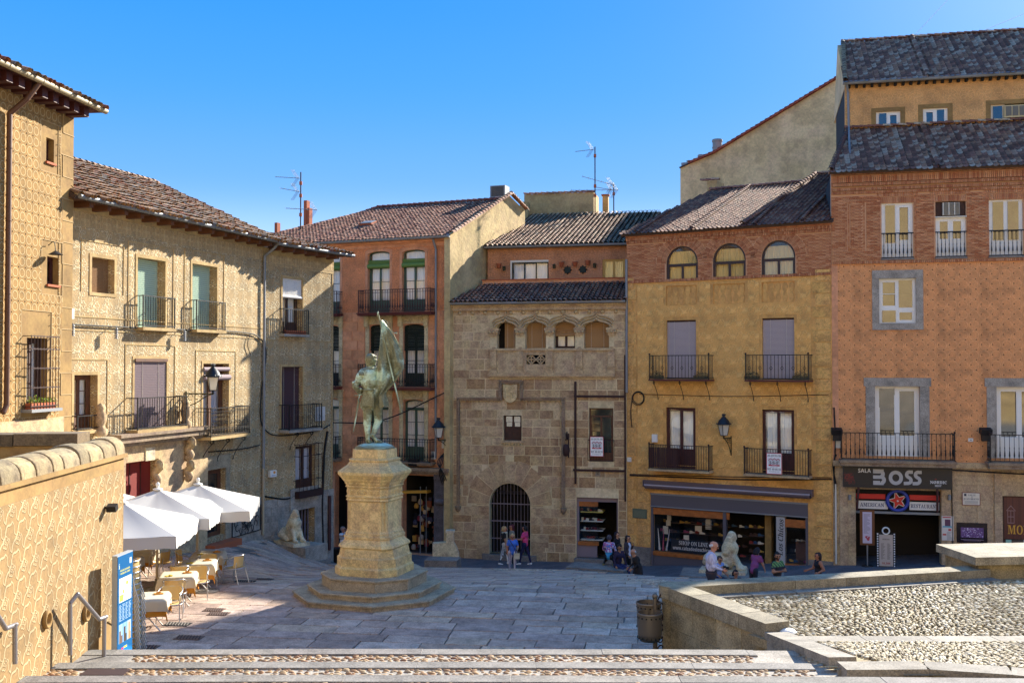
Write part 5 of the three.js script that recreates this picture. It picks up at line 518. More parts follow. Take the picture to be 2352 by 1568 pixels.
// ---------- the orange house ----------
const starsO = SG.stars.clone(); starsO.color.set('#f0ae84');
const Oh = new House('orange_house', 'orange plaster house with green windows and long iron balconies behind the statue', -2.769, -49.9, 23.4, -2.85);
{ const H = Oh, U0 = -11.5, top = H.at(900, 553)[1], w3 = [H.rc(844, 577, 895, 716), H.rc(923, 573, 976, 716)], w2 = [H.rc(848, 744, 893, 888), H.rc(926, 744, 975, 888)], w1 = [H.rc(848, 918, 893, 1058), H.rc(926, 918, 975, 1058)], dx = H.at(848, 700)[0] - H.at(736, 700)[0];
  const all = [w3, w2, w1]; for (const a of all) { a[0].v0 = a[1].v0; a[0].v1 = a[1].v1; a.push({ ...a[0], u0: a[0].u0 - dx, u1: a[0].u1 - dx }); a.forEach(r => r.arch = .16); }
  const shop = H.rc(924, 1092, 998, 1268), sp2 = { ...H.rc(768, 1092, 800, 1268) }; shop.v0 = sp2.v0 = .02; sp2.v1 = shop.v1;
  const wall = add(H.g, 'wall', slabShape([[U0, -.4], [0, -.4], [0, top], [U0, top]], [...all.flat(), shop, sp2], .4, 0), MT.orange);
  const yb = w3[0].v0 - .25; add(H.g, 'ornament_field', slabShape([[U0 + .2, yb + .1], [-.12, yb + .1], [-.12, top - .35], [U0 + .2, top - .35]], w3.map(r => ({ ...r, u0: r.u0 - .14, u1: r.u1 + .14, v0: yb + .12, v1: r.v1 + .16, arch: .16 })), .012, .013), starsO);
  for (let v = .5, k = 0; v < yb; v += .46, k++) for (const [a, b] of [[H.at(985, 800)[0], -.03], [H.at(785, 800)[0], H.at(838, 800)[0]]]) for (let u = a + (k % 2 ? -.3 : 0); u < b; u += .9) { const p = max(u, a), q = min(u + .89, b); if (q - p > .15 && !(v < shop.v1 + .1)) add(H.g, 'ashlar_block', bb(p + .01, q - .01, v + .01, v + .45, .0, .022), MT.salmon); }
  add(H.g, 'eave_moulding', [bb(U0, .0, top - .14, top - .04, 0, .12), bb(U0, .0, top - .04, top + .02, 0, .25)], MT.orange);
  w3.forEach(r => { win(H, r, { d: .22, frame: MT.greenWood, glass: MT.pane, curtain: MT.curtain, transom: .42, kick: .5, fw: .06, rows: 2 }); blind(H, { ...r, v0: r.v1 - .72, v1: r.v1 - .42 }, MT.greenBlind, { d: .06, roll: .12, s: .05 }); add(H.g, 'window_trim', [bb(r.u0 - .12, r.u0, r.v0, r.v1 - .1, 0, .022), bb(r.u1, r.u1 + .12, r.v0, r.v1 - .1, 0, .022)], MT.orange); });
  for (const a of [w2, w1]) a.forEach((r, i) => { win(H, r, { d: .24, frame: a === w2 ? MT.greenDark : MT.greenWood, glass: MT.pane, curtain: MT.curtain, kick: .55, rows: 3, transom: .34 }); if (a === w2) blind(H, { ...r, v0: r.v0 + 1.75, v1: r.v1 - .05 }, MT.greenDark, { d: .12, s: .07 });
    const t = add(H.g, 'window_surround', [bb(r.u0 - .2, r.u0 - .002, r.v0, r.v1 + .02, 0, .05), bb(r.u1 + .002, r.u1 + .2, r.v0, r.v1 + .02, 0, .05), bb(r.u0 - .2, r.u1 + .2, r.v1 + .02, r.v1 + .42, 0, .055), bx(.22, .5, .12, r.u0 - .12, r.v1 + .15, .1), bx(.22, .5, .12, r.u1 + .12, r.v1 + .15, .1), bx(.28, .08, .2, r.u0 - .12, r.v1 + .4, .12), bx(.28, .08, .2, r.u1 + .12, r.v1 + .4, .12)], MT.cream); add(t, 'scrollwork', Array.from({ length: 7 }, (_, k) => mv(new THREE.TorusGeometry(.07 + .02 * (k % 2), .018, 4, 10, 4.6), lerp(r.u0, r.u1, k / 6), r.v1 + .22, .06, 0, 0, k)), MT.cream); });
  for (const [a, o] of [[w3, { slab: M('#5c2a24', .8), iron: M('#3b1e1d', .7) }], [w2, { slab: M('#6a3a30', .8), iron: MT.iron }], [w1, { slab: MT.stoneTrimDark, iron: MT.iron }]]) { const r = H.rc(823, 600, 988, 700, .5), v = a[0].v0 - .02; balcony(H, r.u0, r.u1, v, v + 1.08, .5, { th: .14, lip: true, fancy: 1, band: true, sp: .135, knob: false, ...o }); balcony(H, a[2].u0 - .3, a[2].u1 + .12, v, v + 1.08, .5, { th: .14, lip: true, fancy: 1, band: true, sp: .135, knob: false, ...o }); }
  // shops
  add(H.g, 'house_body', [bb(U0, -.02, shop.v1 + .1, top, -8, -.42), bb(U0, -.02, -.4, shop.v1 + .08, -8, -2.6), bb(shop.u1 + .05, -.02, -.4, shop.v1, -2.6, -.42), bb(sp2.u1 + .3, shop.u0 - .05, -.4, shop.v1, -2.6, -.42)], MT.room);
  const f = H.at(1000, 1090)[0], cr = add(H.g, 'shop_cornice', [bb(shop.u0 - .4, -.02, shop.v1 + .25, shop.v1 + .42, 0, .5), bb(shop.u0 - .4, -.06, shop.v1 + .12, shop.v1 + .25, 0, .36)], MT.stoneTrimDark); const pi = add(H.g, 'shop_pilaster', [bb(f, f + .75, 0, shop.v1, 0, .16), bb(f + .1, f + .62, shop.v1 - 1.2, shop.v1 - .1, .16, .26), mv(new THREE.CylinderGeometry(.14, .14, .46, 10), f + .36, shop.v1 - 1.15, .22, 0, 0, PI / 2), bb(f + .06, f + .66, shop.v1 - .1, shop.v1 + .12, .1, .3), bb(f - .04, f + .8, -.1, .35, 0, .2)], M('#6d6466', .85, { map: TX.granite }));
  const goods = [M('#b98a3c', .8), M('#8a4a2a', .8), M('#c9b08a', .8), MT.black, M('#7a2a38', .8), M('#a0948a', .8), M('#3c3a50', .8)]; for (let i = 0; i < 60; i++) { const u = lerp(shop.u0 + .1, shop.u1 - .1, rnd()), y = rr(.2, 2.9); add(H.g, 'shop_goods', i % 3 ? bx(rr(.1, .3), rr(.1, .34), .08, u, y, -.5 - rnd() * .6, rr(-.5, .5), rr(-.3, .3)) : mv(lathe([[.01, -.14], [.1, -.12], [.13, 0], [.07, .12], [.01, .14]], 8), u, y, -.6), goods[i % 7]); } add(H.g, 'shop_awning', bx(shop.u1 - shop.u0 - .4, .12, .4, (shop.u0 + shop.u1) / 2 - .2, 2.95, -.2, 0, .06), M('#c8932e', .7)); add(H.g, 'shop_post', [rod(V3(lerp(shop.u0, shop.u1, .5), 0, -.2), V3(lerp(shop.u0, shop.u1, .5), 3.2, -.2), .025), rod(V3(lerp(shop.u0, shop.u1, .62), 0, -.4), V3(lerp(shop.u0, shop.u1, .62), 3.2, -.4), .02)], MT.zinc);
  add(H.g, 'shop_pilaster', [bb(sp2.u1, sp2.u1 + .35, 0, shop.v1, 0, .12)], M('#9a6454', .85)); add(H.g, 'floodlight', [bx(.46, .34, .3, H.at(960, 1076)[0], shop.v1 + .66, .4)], MT.iron);
  for (const [X, Y] of [[998, 1045], [1030, 1040], [1022, 1020]]) add(H.g, 'junction_box', bx(.22, .36, .1, ...H.at(X, Y), .08), MT.offwhite);
  const cb = []; for (let k = 0; k < 4; k++) cb.push(tube([V3(H.at(1022, 1040)[0], H.at(1022, 1040)[1], .12), V3(H.at(1015 + k * 4, 1060)[0], H.at(1015, 1060)[1], .5), V3(-.25 - k * .06, shop.v1 + .3, .55), V3(-.14 - k * .09, shop.v1 - .5, .2), V3(-.12 - k * .09, .3, .16)], .022, 24, 5)); add(H.g, 'cable', cb, MT.black); downpipe(H, [[-.2, shop.v1 + .2, .14], [-.2, .2, .14]], .04, MT.zinc); downpipe(H, [[-.36, shop.v1 - .4, .14], [-.36, .2, .14]], .05, MT.zinc);
  { const a = H.at(1003, 560)[0]; downpipe(H, [[a - .05, top - .05, .3], [a, top - .5, .08], [a, H.at(1006, 1050)[1], .08]], .055, MT.zinc); }
  // roof with a hipped left end, gable wall standing proud on the right
  gutter(H, U0, .02, top + .04, .42, .085); const rw = -6.5, rv = H.at(1000, 470, rw)[1], hu = H.at(868, 474, rw)[0], FC = ['#a86a4e', '#b77a5a', '#96583f', '#c08a6a', '#8a5040', '#b98468'];
  tileRoof(H.g, [V3(U0, top + .08, .4), V3(.0, top + .08, .4), V3(-.05, rv, rw), V3(hu, rv, rw), V3(U0 + .2, top + .55, -2.4)], { cols: FC, sp: .2, row: .3, style: 'flat', jit: .3 });
  capTiles(H.g, [V3(U0 + .2, top + .6, -2.4), V3(hu, rv + .06, rw), V3(-.05, rv + .06, rw)], .13, ['#8a4a38', '#96543e']);
  const gp = [[1040, 690], [1035, 520], [1190, 455], [1205, 470]]; const g0 = V3(0, top + .25, .35), g1 = V3(0, rv + .35, rw); add(H.g, 'gable_wall', [slabShape([[-.35, -1], [-rw, -1], [-rw + 2.2, -1], [-rw + 2.2, rv - .3], [-rw, rv + .25], [-.35, top + .12]], [], .3, 0).rotateY(PI / 2).translate(.02, 0, 0)], MT.stuccoGable); capTiles(H.g, [V3(.16, top + .16, .4), V3(.16, rv + .32, rw), V3(.16, rv - .25, rw - 2.2)], .13, ['#c09070', '#b07a5a', '#cfa688']);
  const sk = H.at(845, 516, -2.6); add(H.g, 'skylight', [bx(.75, .14, .6, sk[0], sk[1] + .06, -2.6, 0, 0, .33)], MT.terracotta); add(H.g, 'skylight_glass', bx(.66, .02, .5, sk[0], sk[1] + .15, -2.6, 0, 0, .33), MT.zinc);
  for (const [X0, X1, Yt] of [[697, 704, 460], [705, 710, 477], [630, 636, 511]]) { const c = H.rc(X0, Yt, X1, 520, -4); add(H.g, 'chimney', bb(c.u0, c.u1, c.v0 - .5, c.v1, -4.3, -4), MT.terracotta); }
}
// ---------- the long sgraffito house, its corner wing and the tower ----------
const LT = ['#a5815f', '#937253', '#b48c68', '#82684e', '#bf9c7a', '#9a7550', '#8f8270', '#a06444'];
const L1 = new House('arabesque_house', 'long cream house covered in raised arabesque plaster with green roller shutters', -9.796, -42.042, -73.7, 0);
{ const H = L1, U0 = -11.9, top = H.at(380, 505)[1] - .25, eave = H.at(380, 497, .6)[1];
  const a = { bam: H.rc(209, 593, 261, 673), g1: H.rc(314, 595, 378, 752), g2: H.rc(440, 609, 497, 757), dl: H.rc(168, 861, 222, 986), big: H.rc(307, 825, 381, 982), cur: H.rc(465, 835, 524, 998), red: H.rc(280, 1058, 356, 1260), d2: H.rc(472, 1078, 515, 1236) };
  a.red.v0 = a.d2.v0 = -.1; const band = H.at(380, 768)[1], portTop = H.at(350, 994)[1];
  add(H.g, 'wall', slabShape([[U0, -1.5], [0, -1.5], [0, top + .2], [U0, top + .2]], Object.values(a), .4, 0), SG.arabesque);
  add(H.g, 'frieze', [bb(U0, 0, top - .5, top - .06, .001, .012)], SG.frieze); add(H.g, 'eave_board', bb(U0, 0, top - .06, top + .2, .001, .014), MT.beige);
  for (const [r, k] of [[a.bam, 0], [a.g1, 1], [a.g2, 1], [a.big, 1], [a.cur, 1], [a.dl, 1]]) { const q = .1; add(H.g, 'window_trim', [bb(r.u0 - q, r.u0, r.v0, r.v1 + q, 0, .02), bb(r.u1, r.u1 + q, r.v0, r.v1 + q, 0, .02), bb(r.u0, r.u1, r.v1, r.v1 + q, 0, .02), ...(k ? [] : [bb(r.u0 - q, r.u1 + q, r.v0 - q, r.v0, 0, .02)])], MT.beige); add(H.g, 'raised_line', [bb(r.u0 - .48, r.u0 - .45, r.v0, r.v1 + .45, 0, .02), bb(r.u1 + .45, r.u1 + .48, r.v0, r.v1 + .45, 0, .02), bb(r.u0 - .48, r.u1 + .48, r.v1 + .45, r.v1 + .48, 0, .02)], MT.beige); }
  add(H.g, 'string_line', [bb(U0, 0, band, band + .03, 0, .02), bb(U0, 0, band + .4, band + .425, 0, .018)], MT.beige);
  add(H.g, 'house_body', [bb(U0, -.02, -1.5, top, -7, -.46)], MT.room);
  blind(H, a.bam, MT.bamboo, { d: .22, s: .045 }); for (const r of [a.g1, a.g2]) { blind(H, r, MT.shutterGreen, { d: .3, s: .07, name: 'roller_shutter' }); } blind(H, { ...a.big, z: .1 }, MT.blindTaupe, { s: .055, cords: true }); add(H.g, 'blind_head', bb(a.big.u0, a.big.u1, a.big.v1 - .08, a.big.v1 + .02, -.1, .06), MT.woodBrown);
  win(H, a.dl, { d: .28, frame: MT.woodBrown, glass: MT.pane, curtain: MT.curtain, rows: 3, kick: .3, fw: .1 }); win(H, a.cur, { d: .28, frame: MT.woodBrown, glass: MT.pane, curtain: MT.curtainGrey, fw: .1, sw: .09 }); add(H.g, 'rolled_blind', [rod(V3(a.cur.u0, a.cur.v1 - .5, .02), V3(a.cur.u1, a.cur.v1 - .5, .02), .11, 10), rod(V3(a.cur.u0, a.cur.v1 - .2, .0), V3(a.cur.u1, a.cur.v1 - .2, .0), .08, 10)], MT.blindTaupe);
  const bal = (X0, X1, r, w, o) => balcony(H, H.at(X0, 720)[0], H.at(X1, 720)[0], r.v0 - .01, r.v0 + (o.h ?? 1.0), w, { slab: MT.beige, th: .1, sp: .13, knob: false, ...o });
  bal(312, 385, a.g1, .26, {}); bal(437, 503, a.g2, .24, {}); bal(291, 404, a.big, .42, { mix: true }); bal(166, 222, a.dl, .2, { h: .42, sp: .16 }); bal(451, 541, a.cur, .6, { mix: true, sp: .1, band: true, brackets: [.1, .5, .92], bl: .9 });
  { const r = a.cur, u = H.at(451, 720)[0] + .05, gs = []; for (let i = 0; i < 12; i++) for (const s of [-1, 1]) gs.push(bx(.012, 1.0, .008, u + i * .1 + .25, r.v0 + .46, .57, 0, s * .6)); add(H.g, 'lattice_screen', gs.filter((_, i) => i < 18), M('#6a5c40', .9)); }
  // carved portal
  const pu0 = H.at(272, 1050)[0], pu1 = H.at(452, 1050)[0], cy = portTop; add(H.g, 'portal_wall', slabShape([[pu0 - .4, -1.2], [pu1 + .5, -1.2], [pu1 + .5, cy - .2], [pu0 - .4, cy - .2]], [a.red], .1, .12), MT.stoneTrim); add(H.g, 'portal_cornice', [bb(pu0 - .5, pu1 + .35, cy - .2, cy - .02, .0, .42), bb(pu0 - .56, pu1 + .4, cy - .02, cy + .08, 0, .5), bb(pu0 - .4, pu1 + .3, cy - .32, cy - .2, 0, .3)], MT.stoneTrimDark);
  for (const X of [229, 425]) { const u = H.at(X, 950, .2)[0]; add(H.g, 'stone_urn', mv(lathe([[.16, 0], [.2, .06], [.2, .2], [.1, .28], [.16, .42], [.19, .6], [.12, .76], [.15, .84], [.1, .94], [.01, 1.0]], 10), u, cy + .08, .22), MT.stoneTrim); }
  for (const [X, Y0, Y1] of [[432, 1010, 1052], [430, 1062, 1100], [356, 1062, 1110]]) { const q = H.rc(X - 8, Y0, X + 8, Y1, .2), g = tube([V3(q.u0 + .15, q.v1, .3), V3(q.u0 + .15, q.v1 - .1, .42), V3(q.u0 + .15, (q.v0 + q.v1) / 2, .22), V3(q.u0 + .15, q.v0 + .1, .34), V3(q.u0 + .15, q.v0, .2)], .13, 14, 8); add(H.g, 'scroll_bracket', [g, mv(new THREE.TorusGeometry(.12, .05, 6, 12), q.u0 + .15, q.v1 - .05, .36, PI / 2)], MT.stoneTrim); }
  add(H.g, 'panel_relief', [bx(.5, .42, .04, ...H.at(336, 1042), .13)], MT.limestone);
  { const r = a.red, d = add(H.g, 'red_door', [bb(r.u0, r.u1, r.v0, r.v1, -.3, -.2)], MT.redDoor); add(d, 'door_batten', [.0, .33, .66].map(t => bb(lerp(r.u0, r.u1, t) + .02, lerp(r.u0, r.u1, t) + .06, r.v0, r.v1, -.2, -.18)), MT.woodRed); }
  win(H, a.d2, { d: .2, frame: MT.woodBrown, leaves: 1, fw: .12, glass: MT.glass, name: 'glazed_door' }); add(H.g, 'door_surround', [bb(a.d2.u0 - .4, a.d2.u0 - .01, -.5, a.d2.v1 + .02, 0, .05), bb(a.d2.u1 + .01, a.d2.u1 + .3, -.6, a.d2.v1 + .02, 0, .05), bb(a.d2.u0 - .4, a.d2.u1 + .3, a.d2.v1 + .02, a.d2.v1 + .5, 0, .06)], MT.graniteWarm); add(H.g, 'doorstep', bb(a.d2.u0 - .2, a.d2.u1 + .4, -1, -.28, .05, .5), MT.terracotta);
  add(H.g, 'stone_base', [bb(a.d2.u1 + .3, -.02, -1.6, H.at(600, 1140)[1], 0, .04)], MT.granite);
  { const q = H.rc(530, 1166, 596, 1226, .05), gs = [], cx = (q.u0 + q.u1) / 2, cz = (q.v0 + q.v1) / 2; gs.push(bb(q.u0, q.u1, q.v1 - .03, q.v1, .08, .11), bb(q.u0, q.u1, q.v0, q.v0 + .03, .08, .11), bb(q.u0, q.u0 + .03, q.v0, q.v1, .08, .11), bb(q.u1 - .03, q.u1, q.v0, q.v1, .08, .11)); for (let k = 0; k < 12; k++) { const t = k * PI / 6; gs.push(mv(new THREE.TorusGeometry(.1, .014, 4, 12, 5), cx + .24 * cos(t), cz + .24 * sin(t), .095, 0, 0, t)); gs.push(mv(new THREE.TorusGeometry(.12, .014, 4, 12, 4.6), cx + (q.u1 - q.u0) * .37 * cos(t), cz + (q.v1 - q.v0) * .37 * sin(t), .095, 0, 0, t * 2)); } for (const s of [-1, 1]) for (const t of [-1, 1]) gs.push(tube([V3(cx, cz, .095), V3(cx + s * .25, cz + t * .1, .095), V3(cx + s * .4, cz + t * .4, .095), V3(cx + s * .5, cz + t * .5, .095)], .014, 12, 4)); add(H.g, 'scroll_gate', gs, MT.iron); add(H.g, 'gate_recess', bb(q.u0, q.u1, q.v0, q.v1, .042, .05), MT.granite); }
  // eave, roof, gutter
  rafters(H, U0 + .4, -.1, eave - .12, .62, 14, MT.woodBrown, .17); gutter(H, U0 + .1, .1, eave, .72, .07); const rw = -4.2, rv = H.at(200, 380, rw)[1];
  tileRoof(H.g, [V3(U0, eave + .03, .66), V3(.05, eave + .03, .66), V3(-1.0, rv, rw), V3(U0, rv, rw)], { cols: LT, sp: .24, row: .38, jit: 2.2 }); capTiles(H.g, [V3(U0, rv + .05, rw), V3(-1.0, rv + .05, rw)], .13, LT); add(H.g, 'soffit', bb(U0, .05, eave - .035, eave - .005, -.1, .62), MT.woodBrown);
  add(H.g, 'roof_mortar', (() => { const gs = []; for (let i = 0; i < 48; i++) gs.push(mv(new THREE.SphereGeometry(.1, 6, 4), U0 + .15 + i * .245, eave + .07, .58)); return gs; })(), M('#c0ab86', .95));
  { const p = H.at(603, 700)[0]; downpipe(H, [[-.1, eave, .7], [-.1, eave - .25, .5], [-.15, eave - .55, .1], [-.15, H.at(602, 1075)[1], .1]], .055, MT.zinc); downpipe(H, [[-.15, H.at(602, 1075)[1], .1], [-.15, H.at(600, 1225)[1], .1]], .055, M('#a89a80', .8)); }
  const C = (l, r = .025) => tube(l.map(([X, Y]) => V3(...H.at(X, Y, .06), .06)), r, l.length * 8, 5); add(H.g, 'cable', [C([[160, 745], [300, 752], [440, 758], [560, 764], [590, 772], [610, 800], [600, 900], [598, 960], [604, 985]]), C([[575, 765], [568, 790], [575, 815]], .015), C([[270, 1005], [330, 1016], [400, 1005], [415, 1000], [430, 1040], [470, 1038], [560, 1030], [596, 1022]])], MT.black);
  for (const [X, Y] of [[166, 757], [266, 764], [423, 770]]) { const [u, v] = H.at(X, Y, .25); add(H.g, 'insulator', [0, 1, 2, 3, 4].map(i => mv(new THREE.CylinderGeometry(.05, .06, .04, 8), u, v + .12 - i * .07, .25)).concat([rod(V3(u, v + .18, 0), V3(u, v + .18, .25), .015), rod(V3(u, v - .18, .25), V3(u, v + .19, .25), .02)]), MT.zinc); }
  add(H.g, 'junction_box', bx(.22, .3, .12, ...H.at(160, 720, .1), .1), MT.white);
}
const L2 = new House('corner_house', 'shaded corner wing of arabesque plaster with dark brown blind and barred window', -7.767, -46.3, -64.5, -1.2);
{ const H = L2, U0 = -4.72, top = H.at(690, 578)[1] - .25, eave = H.at(700, 570, .6)[1], a = { up: H.rc(648, 640, 694, 767), br: H.rc(646, 842, 694, 985), ba: H.rc(678, 1023, 722, 1122), shop: H.rc(673, 1168, 721, 1256) }; a.shop.v0 = H.at(690, 1262)[1];
  const zone = H.at(690, 1135)[1]; add(H.g, 'wall', slabShape([[U0, -2.2], [0, -2.2], [0, top + .2], [U0, top + .2]], Object.values(a), .4, 0), SG.arabesque); add(H.g, 'stone_base', slabShape([[U0, -2.2], [.01, -2.2], [.01, zone], [U0, zone]], [a.shop], .05, .045), MT.granite);
  for (let v = -2.2, k = 0; v < zone - .2; v += .55, k++) for (let u = U0 + (k % 2 ? .0 : -.4); u < 0; u += .85) { const p = max(u, U0), q = min(u + .84, .0), m = (p + q) / 2, y = v + .27; if (q - p > .15 && !(q > a.shop.u0 - .05 && p < a.shop.u1 + .05 && v < a.shop.v1)) add(H.g, 'stone_slab', bb(p + .006, q - .006, v + .006, min(v + .544, zone), .046, .06), MT.granite); }
  add(H.g, 'frieze', [bb(U0, 0, top - .5, top - .06, .001, .012)], SG.frieze); add(H.g, 'eave_board', bb(U0, 0, top - .06, top + .2, .001, .014), MT.beige); add(H.g, 'string_line', [bb(U0, 0, H.at(680, 783)[1], H.at(680, 781)[1], 0, .02), bb(-.12, -.08, zone, top - .5, 0, .02)], MT.beige);
  for (const r of [a.up, a.br]) add(H.g, 'window_trim', [bb(r.u0 - .1, r.u0, r.v0, r.v1 + .1, 0, .02), bb(r.u1, r.u1 + .1, r.v0, r.v1 + .1, 0, .02), bb(r.u0, r.u1, r.v1, r.v1 + .1, 0, .02)], MT.beige);
  add(H.g, 'house_body', [bb(U0, -.02, a.shop.v1 + .05, top, -6, -.46), bb(U0, -.02, -2.2, a.shop.v1, -6, -1.4)], MT.room); add(H.g, 'side_wall', bb(-.4, .0, -2.2, top + .2, -6, -.41), MT.beige);
  win(H, a.up, { d: .3, frame: MT.woodDark, glass: MT.pane, curtain: MT.curtain, kick: .4 }); blind(H, { ...a.up, v0: a.up.v1 - .75 }, MT.blindWhite, { d: .06, s: .05, roll: .06 }); blind(H, a.br, MT.blindBrown, { d: .18, s: .05, cords: true }); win(H, a.ba, { d: .16, frame: MT.woodDark, glass: MT.pane, curtain: MT.curtainGrey, kick: .3 });
  const bl = (X0, X1, r, w, o) => balcony(H, H.at(X0, 900)[0], H.at(X1, 900)[0], r.v0 - .01, r.v0 + 1.0, w, { slab: MT.granite, th: .1, sp: .13, knob: false, ...o }); bl(641, 697, a.up, .22, {}); bl(641, 716, a.br, .5, { mix: true, brackets: [.3, .75], bl: .75 }); add(H.g, 'flower_box', bb(a.up.u0, a.up.u1, a.up.v0, a.up.v0 + .14, .04, .2), MT.terracotta);
  { const r = a.ba, gs = []; for (let i = 0; i <= 6; i++) { const u = lerp(r.u0 - .12, r.u1 + .12, i / 6); gs.push(rod(V3(u, r.v0 - .05, .3), V3(u, r.v1 + .1, .3), .012, 5)); gs.push(mv(new THREE.SphereGeometry(.028, 6, 4), u, (r.v0 + r.v1) / 2, .3)); } for (const y of [r.v0 - .04, r.v0 + .4, r.v1 - .4, r.v1 + .08]) gs.push(bb(r.u0 - .14, r.u1 + .14, y - .012, y + .012, .285, .315), bx(.02, .02, .3, r.u0 - .12, y, .15), bx(.02, .02, .3, r.u1 + .12, y, .15)); gs.push(bb(r.u0 - .15, r.u1 + .15, r.v0 - .32, r.v0 - .06, .02, .32)); add(H.g, 'window_grille', gs, MT.ironRust); }
  { const r = a.shop, gs = []; for (let i = 0; i < 7; i++) { const u = lerp(r.u0 + .08, r.u1 - .06, i / 6); gs.push(bb(u - .035, u + .035, r.v0, r.v1, -.3, -.26)); } add(H.g, 'slatted_door', gs, M('#6d6670', .6)); add(H.g, 'lintel', bb(r.u0 - .3, r.u1 + .2, r.v1, r.v1 + .9, .061, .09), MT.granite); }
  signPlate(H.g, 'marble_plaque', H.rc(723, 934, 745, 966), .03, 120, 160, (x) => { x.fillStyle = '#c9c6c0'; x.fillRect(0, 0, 120, 160); x.fillStyle = '#8d8b88'; for (let i = 0; i < 9; i++) x.fillRect(14, 16 + i * 15, rr(60, 92), 5); }); { const al = H.rc(619, 1080, 633, 1095, .1); signPlate(H.g, 'alarm_box', al, .14, 100, 100, (x) => { x.fillStyle = '#e6e4de'; x.fillRect(0, 0, 100, 100); x.fillStyle = '#d98a1a'; x.beginPath(); x.arc(64, 32, 20, 0, 7); x.fill(); x.fillStyle = '#3a4a8a'; x.font = 'bold 28px sans-serif'; x.fillText('eltren', 20, 86, 64); }, { th: .12, side: MT.white }); }
  rafters(H, U0, -.1, eave - .12, .62, 6, MT.woodBrown, .17); gutter(H, U0 - .05, .5, eave, .72, .07); const rv = H.at(700, 545, -1.5)[1], rw = -4.0, rt = eave + 1.35;
  tileRoof(H.g, [V3(U0 - .2, eave + .03, .66), V3(.45, eave + .03, .66), V3(-.6, rt - .35, rw + 1), V3(U0 - 1.2, rt, rw)], { cols: LT, sp: .24, row: .38, jit: 2.2 }); add(H.g, 'soffit', bb(U0, .45, eave - .035, eave - .005, -.1, .62), MT.woodBrown);
  const C = (l, r = .025) => tube(l.map(([X, Y]) => V3(...H.at(X, Y, .06), .06)), r, l.length * 8, 5); add(H.g, 'cable', [C([[606, 985], [625, 998], [690, 996], [740, 985], [758, 975]]), C([[608, 1140], [660, 1145], [690, 1130], [720, 1125]], .035), C([[752, 990], [745, 1040], [742, 1110], [740, 1150], [742, 1262]], .05)], MT.black); downpipe(H, [[-.42, H.at(740, 1140)[1], .14], [-.42, H.at(742, 1262)[1], .14]], .07, MT.pipeRust);
}
const Th = new House('ring_tower', 'tall ochre tower house patterned with plaster rings, wooden eave overhead', -12.7, -30.74, -83, 0);
